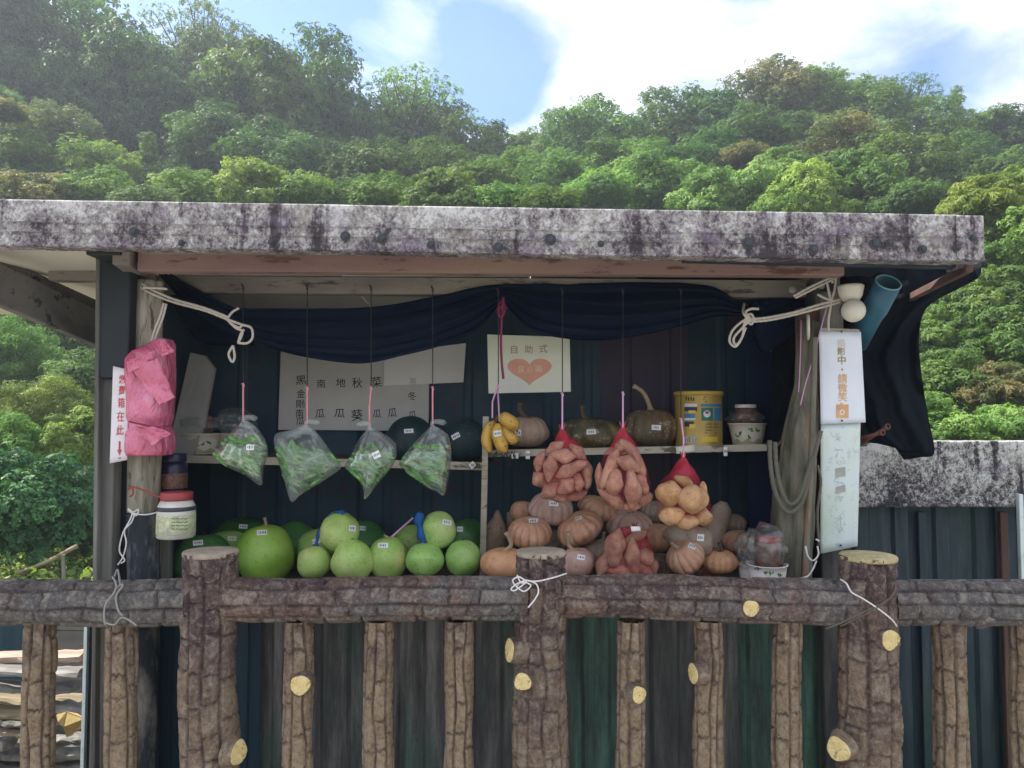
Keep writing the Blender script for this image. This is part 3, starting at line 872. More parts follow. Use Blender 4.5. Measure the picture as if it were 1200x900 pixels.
FT = [
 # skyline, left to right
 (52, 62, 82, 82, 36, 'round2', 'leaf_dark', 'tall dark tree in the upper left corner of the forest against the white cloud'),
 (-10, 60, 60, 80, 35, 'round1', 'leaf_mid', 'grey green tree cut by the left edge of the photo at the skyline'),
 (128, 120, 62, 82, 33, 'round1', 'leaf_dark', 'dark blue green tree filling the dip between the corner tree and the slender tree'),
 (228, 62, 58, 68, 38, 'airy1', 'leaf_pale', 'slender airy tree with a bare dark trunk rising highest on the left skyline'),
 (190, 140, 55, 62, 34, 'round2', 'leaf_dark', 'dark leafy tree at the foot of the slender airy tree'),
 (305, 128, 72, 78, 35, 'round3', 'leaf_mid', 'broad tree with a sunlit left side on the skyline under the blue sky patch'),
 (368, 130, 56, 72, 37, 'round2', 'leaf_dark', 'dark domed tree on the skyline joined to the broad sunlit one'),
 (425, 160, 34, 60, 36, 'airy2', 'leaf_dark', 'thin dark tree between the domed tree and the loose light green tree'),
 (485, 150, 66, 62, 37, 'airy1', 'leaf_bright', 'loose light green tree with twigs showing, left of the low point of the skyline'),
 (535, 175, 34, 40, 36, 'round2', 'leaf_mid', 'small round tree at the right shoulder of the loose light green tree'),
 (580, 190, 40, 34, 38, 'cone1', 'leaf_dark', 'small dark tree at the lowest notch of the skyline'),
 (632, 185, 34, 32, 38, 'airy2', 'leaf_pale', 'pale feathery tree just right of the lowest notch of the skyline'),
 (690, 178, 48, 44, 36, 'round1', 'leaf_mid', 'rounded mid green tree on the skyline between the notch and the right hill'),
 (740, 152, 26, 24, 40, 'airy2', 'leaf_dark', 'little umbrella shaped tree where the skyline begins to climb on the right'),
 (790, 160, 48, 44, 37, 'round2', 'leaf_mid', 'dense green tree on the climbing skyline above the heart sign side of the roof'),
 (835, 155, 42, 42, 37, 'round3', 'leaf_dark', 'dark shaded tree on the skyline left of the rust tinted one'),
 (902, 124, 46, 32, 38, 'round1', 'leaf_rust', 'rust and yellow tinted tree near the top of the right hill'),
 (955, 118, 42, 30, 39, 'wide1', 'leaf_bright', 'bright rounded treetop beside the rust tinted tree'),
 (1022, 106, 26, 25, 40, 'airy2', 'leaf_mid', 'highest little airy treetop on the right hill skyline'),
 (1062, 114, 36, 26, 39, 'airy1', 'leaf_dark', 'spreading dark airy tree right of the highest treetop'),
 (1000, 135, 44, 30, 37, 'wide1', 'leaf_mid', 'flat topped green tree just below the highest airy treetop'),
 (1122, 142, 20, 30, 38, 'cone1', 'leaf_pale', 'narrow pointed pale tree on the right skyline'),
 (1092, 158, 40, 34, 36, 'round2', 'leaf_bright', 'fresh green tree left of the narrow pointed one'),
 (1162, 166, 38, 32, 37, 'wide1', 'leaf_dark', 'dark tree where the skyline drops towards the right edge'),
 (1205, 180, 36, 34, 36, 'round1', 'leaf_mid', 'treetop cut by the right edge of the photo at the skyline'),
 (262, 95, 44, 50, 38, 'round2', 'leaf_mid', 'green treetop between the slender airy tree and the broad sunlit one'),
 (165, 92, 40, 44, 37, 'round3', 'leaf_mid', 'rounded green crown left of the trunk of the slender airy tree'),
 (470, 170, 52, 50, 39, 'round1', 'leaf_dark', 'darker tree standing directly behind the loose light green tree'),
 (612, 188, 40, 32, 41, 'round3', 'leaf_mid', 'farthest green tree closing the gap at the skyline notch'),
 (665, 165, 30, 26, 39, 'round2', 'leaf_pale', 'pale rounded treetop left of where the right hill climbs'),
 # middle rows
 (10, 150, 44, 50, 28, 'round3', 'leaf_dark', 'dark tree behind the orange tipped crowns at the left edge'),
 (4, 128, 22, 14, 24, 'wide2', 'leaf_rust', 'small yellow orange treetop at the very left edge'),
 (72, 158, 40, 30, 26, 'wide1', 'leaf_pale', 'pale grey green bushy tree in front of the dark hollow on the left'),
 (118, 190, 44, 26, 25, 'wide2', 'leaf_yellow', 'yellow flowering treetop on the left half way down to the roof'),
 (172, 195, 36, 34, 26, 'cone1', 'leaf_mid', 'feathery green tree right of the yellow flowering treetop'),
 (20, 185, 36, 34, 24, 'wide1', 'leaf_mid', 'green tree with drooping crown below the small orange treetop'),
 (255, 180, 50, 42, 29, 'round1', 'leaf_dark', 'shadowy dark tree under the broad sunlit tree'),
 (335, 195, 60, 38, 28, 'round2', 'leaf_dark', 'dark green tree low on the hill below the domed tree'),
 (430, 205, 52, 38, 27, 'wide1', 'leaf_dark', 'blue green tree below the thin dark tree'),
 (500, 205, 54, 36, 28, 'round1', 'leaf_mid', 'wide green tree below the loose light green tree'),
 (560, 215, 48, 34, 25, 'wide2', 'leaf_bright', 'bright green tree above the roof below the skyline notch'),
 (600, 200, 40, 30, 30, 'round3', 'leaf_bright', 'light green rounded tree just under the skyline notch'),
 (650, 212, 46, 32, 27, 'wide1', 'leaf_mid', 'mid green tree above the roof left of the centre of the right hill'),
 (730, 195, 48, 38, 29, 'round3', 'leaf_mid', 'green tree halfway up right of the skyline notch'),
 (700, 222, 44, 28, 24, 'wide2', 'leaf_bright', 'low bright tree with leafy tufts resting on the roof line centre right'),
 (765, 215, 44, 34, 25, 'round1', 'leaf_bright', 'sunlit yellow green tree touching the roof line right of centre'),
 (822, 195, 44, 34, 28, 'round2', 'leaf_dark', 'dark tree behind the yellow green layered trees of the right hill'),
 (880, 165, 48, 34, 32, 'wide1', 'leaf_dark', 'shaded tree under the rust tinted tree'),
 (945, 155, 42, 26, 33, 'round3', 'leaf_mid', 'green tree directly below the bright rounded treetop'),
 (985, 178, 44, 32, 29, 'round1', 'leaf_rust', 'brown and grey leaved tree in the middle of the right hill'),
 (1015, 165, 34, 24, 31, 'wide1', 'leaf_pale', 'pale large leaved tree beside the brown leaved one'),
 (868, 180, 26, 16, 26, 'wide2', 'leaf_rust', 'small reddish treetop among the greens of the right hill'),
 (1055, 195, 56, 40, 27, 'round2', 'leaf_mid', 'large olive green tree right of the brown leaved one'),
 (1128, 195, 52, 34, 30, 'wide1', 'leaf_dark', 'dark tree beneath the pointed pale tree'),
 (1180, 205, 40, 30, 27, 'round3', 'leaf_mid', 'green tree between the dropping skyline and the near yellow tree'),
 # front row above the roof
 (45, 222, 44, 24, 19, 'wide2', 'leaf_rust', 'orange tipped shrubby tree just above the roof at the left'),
 (118, 226, 46, 22, 20, 'wide1', 'leaf_mid', 'dark leaved low tree above the roof right of the orange tipped one'),
 (175, 232, 40, 16, 18, 'wide2', 'leaf_pale', 'pale green low tree resting on the roof line near the left post'),
 (235, 226, 42, 20, 19, 'wide1', 'leaf_bright', 'fresh green low tree on the roof line under the shadowy dark tree'),
 (300, 224, 40, 24, 19, 'palm2', 'leaf_yellow', 'yellow green low tree with stiff leaves on the roof line'),
 (365, 226, 44, 26, 19, 'wide2', 'leaf_bright', 'leafy green low tree above the hanging menu board'),
 (440, 230, 44, 24, 19, 'wide1', 'leaf_mid', 'blue green low tree on the roof line left of centre'),
 (515, 232, 46, 24, 18, 'palm2', 'leaf_mid', 'low tree on the roof line directly left of the centre'),
 (590, 232, 48, 24, 18, 'wide2', 'leaf_bright', 'low bright tree on the roof line above the heart sign'),
 (645, 240, 36, 18, 17, 'wide1', 'leaf_mid', 'low round shrub like tree right above the heart sign'),
 (850, 218, 56, 26, 22, 'palm1', 'leaf_bright', 'layered bright green tree with flat sprays above the gold can'),
 (915, 198, 44, 22, 24, 'palm1', 'leaf_bright', 'flat layered tree higher up than the layered one above the gold can'),
 (940, 228, 50, 26, 20, 'palm2', 'leaf_yellow', 'yellow tipped layered tree on the roof line above the right rope'),
 (1010, 218, 50, 28, 21, 'palm2', 'leaf_mid', 'soft green tree on the roof line below the brown leaved one'),
 (1070, 232, 44, 24, 19, 'wide2', 'leaf_dark', 'dark low tree left of the near yellow green tree'),
 # near, right of the stall
 (1150, 238, 48, 34, 13, 'palm1', 'leaf_yellow', 'near yellow green tree with layered sprays above the right roof corner'),
 (1205, 225, 40, 40, 14, 'palm1', 'leaf_yellow', 'near sunlit tree cut by the right edge level with the roof'),
 (1190, 290, 52, 44, 12.5, 'palm2', 'leaf_bright', 'near green tree right of the fascia end'),
 (1110, 320, 60, 46, 13, 'round2', 'leaf_dark', 'near dark tree showing in the gap under the roof corner'),
 (1165, 345, 58, 36, 11.5, 'palm1', 'leaf_mid', 'near layered tree with palm like sprays right of the black tarp'),
 (1105, 385, 50, 34, 11.5, 'palm1', 'leaf_mid', 'near layered tree touching the edge of the black tarp'),
 (1180, 400, 56, 34, 10.8, 'palm2', 'leaf_mid', 'near tree at the right edge above the reddish leaved one'),
 (1120, 440, 52, 32, 10.2, 'bush1', 'leaf_mid', 'near bushy tree above the low wall behind the black tarp'),
 (1175, 450, 46, 30, 9.6, 'palm1', 'leaf_rust', 'near reddish leaved tree above the weathered wall cap'),
 (1090, 495, 46, 30, 8.6, 'palm2', 'leaf_bright', 'star leaved shrub just above the wall cap beside the tarp'),
 (1165, 500, 56, 30, 8.2, 'palm1', 'leaf_bright', 'bright shrub leaning over the wall cap at the right'),
 (1215, 520, 40, 40, 8.4, 'bush1', 'leaf_mid', 'green shrub behind the wall cap at the very right edge'),
 # near, left of the stall
 (20, 330, 62, 44, 19, 'bamboo', 'leaf_pale', 'feathery pale bamboo like clump under the roof plank at the far left'),
 (95, 345, 50, 40, 18, 'round2', 'leaf_mid', 'green tree just under the slanting roof plank beside the post'),
 (70, 400, 48, 40, 16, 'round3', 'leaf_dark', 'dark bushy tree in the middle of the left opening'),
 (15, 415, 46, 44, 14, 'bamboo', 'leaf_bright', 'light feathery shrub at the left edge of the left opening'),
 (100, 450, 44, 34, 13, 'round1', 'leaf_mid', 'green shrub against the left post halfway up'),
 (45, 470, 50, 30, 11.5, 'bamboo', 'leaf_yellow', 'yellow green feathery shrub above the glossy one'),
 (95, 510, 40, 36, 9.2, 'bush2', 'leaf_yellow', 'bright yellow shrub beside the left post'),
 (10, 520, 44, 40, 9.0, 'bush1', 'leaf_bright', 'light green shrub at the left edge above the glossy one'),
 (38, 590, 66, 66, 7.6, 'bush1', 'leaf_gloss', 'large glossy dark green shrub in the left opening'),
 (100, 600, 34, 54, 8.2, 'bush1', 'leaf_gloss', 'narrow glossy shrub squeezed between the large one and the left post'),
]
for f_ in FT:
    near = f_[4] < 15
    if f_[3] < .82 * f_[2]:
        k = .82 * f_[2]; f_ = f_[:1] + (f_[1] + (k - f_[3]) * .8, f_[2], k) + f_[4:]
    tree(*f_[:7], f_[7], 'shrub' if near and f_[4] < 12 else 'tree', 'leafy_shrub' if near and f_[4] < 12 else 'forest_tree',
         'shrubs and trees growing close behind the stall' if near else 'trees of the forest on the hillside', 1.0 if near else (1.28 if f_[4] > 33 and 'airy' not in f_[5] else 1.12) * random.uniform(.94, 1.1))
# the forest goes on beyond both sides of the view
for k, (px, py, Y) in enumerate([(-110, 60, 36), (-210, 70, 37), (-320, 80, 36), (-430, 90, 37), (-90, 130, 29), (-190, 140, 28), (-300, 150, 29), (-100, 200, 22), (-210, 205, 22), (-330, 215, 23),
                                 (-90, 330, 15), (-120, 450, 11), (1300, 190, 36), (1400, 200, 36), (1510, 210, 37), (1290, 220, 28), (1390, 230, 28), (1310, 260, 20), (1410, 280, 20), (1290, 360, 13), (1310, 460, 10), (1400, 400, 13)]):
    tree(px, py, 62, 58, Y, ('round1', 'round2', 'round3', 'wide1')[k % 4], ('leaf_mid', 'leaf_dark', 'leaf_bright')[k % 3], 'green forest tree standing beyond the %s edge of the photo' % ('left' if px < 600 else 'right'), 'tree', 'forest_tree',
         'trees standing beyond the %s edge of the photo' % ('left' if px < 600 else 'right'), 1.25)

# undergrowth filling the hillside
n = 26000
ux = rng.uniform(-48, 48, n); uy = 9.6 + 38 * rng.random(n) ** 1.2
keep = np.abs(ux) < uy * 1.3 + 4
ux, uy = ux[keep], uy[keep]
uz = hill_h(ux, uy) + rng.random(len(ux)) * 0.9 * np.clip((uy - 9) / 8, .15, 1)
nr = rng.normal(size=(len(ux), 3)) * .4 + np.array([0, -.3, 1])
V, Fc, T = rosettes(np.stack([ux, uy, uz], -1), nr, 0.16 + 0.012 * (uy - 9), 5, .26, .35, rng.random(len(ux)))
tag(mk('undergrowth', V, Fc, 'leaf_ground', None, True, attr={'tone': T}), 'dark leafy undergrowth covering the hillside between the trees', 'undergrowth', kind='stuff')
# low yellow green weeds left of the stall
n = 2600
ux = rng.uniform(-6.5, -1.6, n); uy = rng.uniform(4.6, 9.6, n)
V, Fc, T = rosettes(np.stack([ux, uy, 0.03 + .22 * rng.random(n) ** 2], -1), rng.normal(size=(n, 3)) * .4 + np.array([0, 0, 1]), np.full(n, .09), 5, .2, .4, rng.random(n))
tag(mk('ground_weeds', V, Fc, 'leaf_yellow', None, True, attr={'tone': T}), 'low yellow green weeds on the ground beyond the left railing', 'weeds', kind='stuff')
sb = MB().tube([P(75, 690, 6.6), P(74, 650, 6.6)], .018, 6)
tag(sb.build('garden_stake', 'plank_vert'), 'thin upright wooden stake among the yellow weeds', 'stake')
sb = MB().tube(cat([P(20, 672, 6.9), P(52, 660, 6.9), P(90, 640, 6.95)], 5), .022, 6)
tag(sb.build('fallen_branch', 'log_c', smooth=True), 'pale fallen branch slanting under the glossy shrub', 'branch')

# ================================================================== STALL
stall = thing('produce_stall', (0, 2.5, 0), 'open fronted roadside produce stall with a weathered white roof edge and dark walls', 'stall')

# fascia: folded flashing
FY = 1.93
def fascia(name, pxa, pya, pxb, pyb, hpx, Y, mat, parent, steps, seg=340, depth=0.05, hpx2=None):
    a, b = P(pxa, pya, Y), P(pxb, pyb, Y)
    hpx2 = hpx2 or hpx
    n = seg
    prof = steps        # (fraction down, forward offset)
    vs = []
    for i in range(n + 1):
        t = i / n
        p = a.lerp(b, t); h = M(hpx + (hpx2 - hpx) * t, Y)
        for fr, off in prof:
            z = p.z - fr * h
            wv = 0.0022 * noise.noise(Vector((p.x * 5, z * 14, 3)))
            if fr > 0.95: z += 0.0022 * noise.noise(Vector((p.x * 40, 0, 9)))
            vs.append(Vector((p.x, Y - off + wv, z)))
    m = len(prof)
    fs = [(i * m + k, (i + 1) * m + k, (i + 1) * m + k + 1, i * m + k + 1) for i in range(n) for k in range(m - 1)]
    return mk(name, vs, fs, mat, parent, True)
def fprof(dep=0.05):
    p = [(0.0, -dep), (0.0, -0.002), (0.012, 0.0)]
    for i in range(1, 9): p.append((0.012 + i * 0.055, 0.0005))
    p += [(0.475, 0.001), (0.49, 0.006), (0.505, 0.001), (0.55, 0.001), (0.62, 0.001), (0.69, 0.001), (0.705, 0.006), (0.72, 0.001),
          (0.78, 0.001), (0.86, 0.001), (0.94, 0.0015), (0.985, 0.005), (1.0, 0.004), (1.0, -dep)]
    return p
fas = fascia('fascia', -560, 224, 1126, 251.5, 56, FY, 'fascia_paint', stall, fprof())
fas2 = fascia('fascia', 1120, 252, 1152, 252.6, 54, FY - .006, 'fascia_paint', stall, fprof(), seg=16)
pe = P(1151, 279.5, FY)
endc = MB().box((pe.x, FY + .085, pe.z), (0.004, .15, M(53, FY)), None, 0)
endc.build('fascia_end', 'fascia_paint', stall)
for (x, y, r_) in [(157, 272, 6), (213, 285, 4), (405, 277, 6), (448, 280, 6), (505, 287, 5), (584, 290, 6), (645, 281, 7), (704, 286, 4), (876, 285, 7),
                   (953, 293, 6), (1025, 286, 7), (1042, 285, 5), (1081, 292, 5), (1121, 290, 5), (1139, 279, 5), (318, 284, 4)]:
    c = P(x, y, FY - 0.004); rr = M(r_, FY)
    MB().lathe([(rr, 0), (rr, .003), (rr * .62, .004), (rr * .58, .009), (rr * .2, .011)], c, 10, Matrix.Rotation(R(90), 3, 'X')).build('bolt', 'bolt_metal', fas)

# roof sheets (underside seen from below)
RZ0, RZ1 = 2.098, 2.035
RY0, RY1 = FY + .03, 3.08
edges = [-3.2, -2.4, -1.62, -1.16, -.56, .06, .42, 1.02, 1.20]  # leftmost sheets run on unseen, lengthened to keep the sun off the railing
for i in range(len(edges) - 1):
    x0, x1 = edges[i] + .003, edges[i + 1] - .003
    o_ = 0.003 * (i % 2)
    vs = [(x0, RY0, RZ0 + o_), (x1, RY0, RZ0 + o_), (x1, RY1, RZ1 + o_), (x0, RY1, RZ1 + o_)]
    vs += [(x, y, z + .018) for x, y, z in vs]
    mk('roof_sheet', vs, [(0, 1, 2, 3), (7, 6, 5, 4), (0, 4, 5, 1), (1, 5, 6, 2), (2, 6, 7, 3), (3, 7, 4, 0)], 'roof_sheet' if i < 6 else 'roof_dark', stall, False)
# front trim strip under the fascia
MB().beam(P(165, 293.5, 2.02), P(795, 299.0, 2.02), .02, M(7, 2.02)).build('trim_strip', 'beam_grey', stall)
MB().beam(P(800, 303, 2.06), P(1146, 311, 2.06), .03, M(9, 2.06)).build('trim_strip', 'roof_dark', stall)
# beams
MB().beam(P(166, 308, 2.15), P(985, 313, 2.15), .05, M(23, 2.15)).build('beam', 'beam_pink', stall)['label'] = 'pinkish front beam'
MB().beam(P(190, 334, 2.45), P(960, 340, 2.45), .05, M(20, 2.45)).build('beam', 'beam_grey', stall)['label'] = 'grey rear beam'
MB().beam(P(62, 321, 2.38), P(150, 321, 2.38), .05, M(18, 2.38)).build('beam', 'beam_grey', stall)
# rafter on the left log
MB().beam(P(142, 300, 2.08), P(182, 332, 2.5), .045, .05).build('rafter', 'beam_grey', stall)
MB().beam(P(1136, 314, 2.0), P(1060, 352, 2.5), .02, .022).build('rafter', 'post_brown', stall)
# slanting planks at the left
for a_, b_, h_, nm in (((-60, 308, 2.02), (128, 392, 2.62), 46, 'brace_plank'), ((-60, 283, 2.12), (128, 366, 2.66), 14, 'brace_plank')):
    MB().beam(P(*a_), P(*b_), .03, M(h_, 2.25), bev=.003).build(nm, 'plank_grey', stall)
# left corner: dark painted post, plank edge, log post
MB().beam(P(120, 292, 2.2), P(113, 1010, 2.2), .05, .012, up=Vector((1, 0, 0))).build('corner_plank', 'plank_vert', stall)
MB().box((P(128, 480, 2.215).x, 2.225, .86), (M(20, 2.2), .05, 1.72), None, .003).build('corner_plank', 'plank_vert', stall)
MB().box((P(135, 480, 2.2).x, 2.21, 1.90), (M(36, 2.2), .06, .36), None, .003).build('corner_post', 'paint_teal', stall)
MB().box((P(146, 480, 2.28).x, 2.29, (2.08) / 2), (M(26, 2.28), .06, 2.08), None, .003).build('corner_post', 'paint_teal', stall)
MB().box(P(134, 297, 2.13), (M(40, 2.13), .12, M(14, 2.13)), None, .003).build('post_cap', 'paint_teal', stall)

def log(name, pts, rad, mat, parent, n=28, nv=70, amp=.004, seed=1, cracks=True):
    path = cat(pts, max(2, nv // (len(pts) - 1)))
    vs = []
    rr = np.interp(np.linspace(0, 1, len(path)), np.linspace(0, 1, len(rad)), rad)
    for i, p in enumerate(path):
        d = (path[min(i + 1, len(path) - 1)] - path[max(i - 1, 0)]).normalized()
        u = d.cross(Vector((0, 1, 0))).normalized(); v = d.cross(u)
        for k in range(n):
            a = 2 * PI * k / n
            q = Vector((math.cos(a) * 3, math.sin(a) * 3, p.z * 4 + seed * 10))
            e = amp * noise.noise(q) * 1.5
            if cracks: e -= amp * 0.9 * max(0, noise.noise(Vector((math.cos(a) * 9, math.sin(a) * 9, p.z * 2.5 + seed))) - .15) * 4
            vs.append(p + (u * math.cos(a) + v * math.sin(a)) * (rr[i] + e))
    m = len(path)
    fs = [(i * n + k, i * n + (k + 1) % n, (i + 1) * n + (k + 1) % n, (i + 1) * n + k) for i in range(m - 1) for k in range(n)]
    fs += [tuple(range(n - 1, -1, -1)), tuple((m - 1) * n + k for k in range(n))]
    return mk(name, vs, fs, mat, parent, True)
LY = 2.26
log('log_post', [P(175, 330, LY), P(172, 430, LY), P(170, 520, LY), P(168, 600, LY)], [.040, .044, .047, .044], 'log_wood', stall)['label'] = 'pale peeled upper length of the log post'
log('log_post', [P(168, 601, LY), P(168, 700, LY), P(166, 900, LY), P(164, 1090, LY)], [.047, .047, .046, .048], 'log_painted', stall, seed=4)['label'] = 'dark painted lower length of the log post'
MB().box(P(193, 640, 2.33), (M(16, 2.33), .03, M(90, 2.33)), None, .002).build('side_board', 'plank_vert', stall)
MB().box(P(184, 655, 2.30), (M(4, 2.3), .03, M(80, 2.3)), None, .001).build('side_board', 'shelf_wood', stall)

# walls
BW = 2.96
def sheet(name, x0, x1, z0, z1, Y, mat, parent, pitch=.12, dep=.008, wide=.55, along='x', flipx=None, dz=0):
    """ribbed metal sheet standing in the XZ plane (or YZ when along='y')"""
    pts = []
    x = x0
    while x < x1 - 1e-6:
        for fx, d in ((0, 0), (pitch * wide, 0), (pitch * wide + .012, dep), (pitch - .016, dep), (pitch - .004, 0)):
            if x + fx <= x1: pts.append((x + fx, d))
        x += pitch
    pts.append((x1, 0))
    zs = np.linspace(z0, z1, 8)
    vs = []
    for z in zs:
        for (p, d) in pts:
            j = .0015 * noise.noise(Vector((p * 7, z * 5, Y * 3)))
            vs.append((p, Y - d + j, z) if along == 'x' else (Y + (d + j) * (flipx or 1), p, z))
    m = len(pts); nb = len(vs)
    vs += [((v[0], v[1] + .006, v[2]) if along == 'x' else (v[0] - .006 * (flipx or 1), v[1], v[2])) for v in vs]
    fs = [(i * m + k, i * m + k + 1, (i + 1) * m + k + 1, (i + 1) * m + k) for i in range(7) for k in range(m - 1)]
    fs += [tuple(nb + q for q in reversed(f)) for f in fs]
    fs += [(k, k + nb, k + 1 + nb, k + 1) for k in range(m - 1)] + [(7 * m + k, 7 * m + k + 1, 7 * m + k + 1 + nb, 7 * m + k + nb) for k in range(m - 1)]
    return mk(name, vs, fs, mat, parent, False)
xl = P(152, 500, 2.33).x; xr = P(962, 500, 2.33).x
bx = [xl, -.62, -.14, .34, .72, xr]
for i in range(5):
    sheet('back_wall_panel', bx[i] - .012, bx[i + 1] + .012, .02, 2.045, BW + .016 * (i % 2), 'wall_purple' if i == 3 else 'wall_dark', stall, .16, .006, .7)
MB().box((xl - .006, 2.66, 1.05), (.012, .68, 2.0), None, 0).build('side_wall', 'side_dark', stall)
MB().box((xr + .006, 2.68, 1.05), (.012, .66, 2.0), None, 0).build('side_wall', 'side_dark', stall)
MB().box((P(894, 500, 2.72).x, 2.73, 1.6), (M(36, 2.72), .02, .82), None, .002).build('inner_board', 'navy_board', stall)
slab('inner_board', [P(903, 412, 2.66), P(957, 372, 2.66), P(957, 385, 2.66), P(916, 405, 2.66)], .01, 'plywood', stall)
# counter and shelves
MB().box(((xl + xr) / 2, 2.53, 1.062), (xr - xl, .82, .025), None, .002).build('counter_top', 'counter_wood', stall)
sl_y = 2.56
MB().beam(P(186, 537, sl_y), P(568, 546.5, sl_y), .012, M(9, sl_y), bev=.001).build('shelf_edge', 'shelf_wood', stall)
a_, b_ = P(190, 537, sl_y), P(572, 546.5, sl_y)
vs = [a_ + Vector((0, .008, .008)), b_ + Vector((0, .008, .008)), b_ + Vector((0, .38, .008)), a_ + Vector((0, .38, .008))]
mk('shelf_board', vs + [v + Vector((0, 0, -.015)) for v in vs], [(0, 1, 2, 3), (7, 6, 5, 4), (0, 4, 5, 1), (1, 5, 6, 2), (2, 6, 7, 3), (3, 7, 4, 0)], 'counter_wood', stall, False)
sr_y = 2.5
MB().beam(P(573, 531.5, sr_y), P(898, 524.5, sr_y), .012, M(8, sr_y), bev=.001).build('shelf_edge', 'shelf_wood', stall)
a_, b_ = P(573, 531.5, sr_y), P(900, 524.5, sr_y)
vs = [a_ + Vector((0, .008, .008)), b_ + Vector((0, .008, .008)), b_ + Vector((0, .44, .008)), a_ + Vector((0, .44, .008))]
mk('shelf_board', vs + [v + Vector((0, 0, -.015)) for v in vs], [(0, 1, 2, 3), (7, 6, 5, 4), (0, 4, 5, 1), (1, 5, 6, 2), (2, 6, 7, 3), (3, 7, 4, 0)], 'counter_wood', stall, False)
SHL = P(190, 537, sl_y).z + .008
def shelf_z(px): # top of right shelf at px
    return P(573, 531.5, sr_y).lerp(P(898, 524.5, sr_y), (px - 573) / 325).z + .008
MB().beam(P(569.5, 488, 2.485), P(565, 700, 2.485), .02, M(7, 2.5), up=Vector((0, 1, 0)), bev=.001).build('shelf_upright', 'shelf_wood', stall)
# lower cladding
cx_ = [P(x, 800, 2.36).x for x in (158, 300, 480, 665, 745, 860, 960)]
for i in range(6):
    sheet('cladding_panel', cx_[i] - .012, cx_[i + 1] + .012, .02, 1.045, 2.36 + .02 * (i % 2), ('clad_blue', 'clad_grey', 'clad_grey', 'clad_green', 'clad_grey', 'clad_green')[i], stall, .155, .012, .35)
MB().beam(P(205, 700, 2.30), P(950, 700, 2.30), .03, .04).build('counter_rail', 'counter_wood', stall)
MB().box((P(112, 800, 2.5).x, 2.5, .52), (M(24, 2.5), .02, 1.04), None, .002).build('side_board', 'paint_teal', stall)
MB().box((P(101.5, 800, 2.49).x, 2.485, .52), (M(4, 2.5), .02, 1.04), None, .001).build('side_board', 'sign_faded', stall)
# right posts
MB().box((P(970, 500, 2.34).x, 2.35, 1.03), (M(26, 2.34), .05, 2.06), None, .004).build('corner_post', 'post_black', stall)
MB().box(P(972, 372, 2.30), (M(27, 2.3), .04, M(60, 2.3)), None, .004).build('corner_post', 'plank_vert', stall)['label'] = 'brown timber top of the right corner post'
MB().box(P(947, 390, 2.32), (M(26, 2.32), .04, M(58, 2.32)), None, .004).build('timber_block', 'post_brown', stall)
# leaning driftwood trunk
tk = log('driftwood_log', [P(952, 378, 2.31), P(946, 450, 2.3), P(938, 520, 2.28), P(930, 600, 2.26), P(926, 705, 2.25)], [.032, .035, .052, .060, .052], 'trunk_wood', None, 32, 90, .012, 8)
tag(tk, 'leaning weathered grey tree trunk at the right end of the stall opening', 'trunk')
lg = log('wooden_pole', [P(955, 395, 2.2), P(951, 520, 2.2), P(943, 690, 2.2)], [.008, .009, .010], 'trunk_wood', None, 10, 30, .001, 3)
tag(lg, 'thin bare pole standing in front of the leaning trunk', 'pole')

# ------------------------------------------------------------------ right hand fence with weathered cap
rf = thing('metal_fence', (1.6, 3.0, 0), 'dark teal ribbed metal fence with a stained white cap right of the stall', 'fence')
fx = [P(x, 600, 3.0).x for x in (930, 1075, 1170, 1262, 1350)]
for i in range(4):
    sheet('fence_panel', fx[i] - .012, fx[i + 1] + .012, .02, P(1100, 594, 3.0).z, 3.0 + .024 * (i % 2), 'clad_teal', rf, .16, .014, .5)
    MB().box((fx[i + 1], 2.975, .63), (.03, .02, 1.2), None, .002).build('fence_batten', 'post_brown' if i == 1 else 'clad_teal', rf)
fascia('fence_cap', 930, 517, 1350, 517, 76, 2.93, 'cap_paint', rf, [(0, -.1), (0, -.002), (.02, 0)] + [(i / 16, .0005) for i in range(1, 15)] + [(.93, .006), (.96, .012), (1, .012), (1, -.1)], seg=120)
for x, y in ((1128, 576), (1166, 560), (1052, 585)):
    c = P(x, y, 2.926)
    MB().lathe([(.010, 0), (.010, .003), (.006, .004), (.005, .008)], c, 10, Matrix.Rotation(R(90), 3, 'X')).build('bolt', 'bolt_metal', rf)
MB().box(P(1197, 650, 2.9), (.018, .02, M(140, 2.9)), None, .002).build('fence_batten', 'sign_faded', rf)

# low dark wall behind the wood pile
lw = thing('low_wall', (-2.2, 3.7, 0), 'dark low shed wall behind the stacked timber at the lower left', 'wall')
sheet('wall_panel', -2.9, -2.12, 0.02, .72, 3.52, 'clad_blue', lw, .16, .012, .5)
for j in range(6):
    MB().box((-1.86, 3.5, .67 - j * .105), (.54, .02, .10), None, .003).build('wall_board', 'plank_grey', lw)

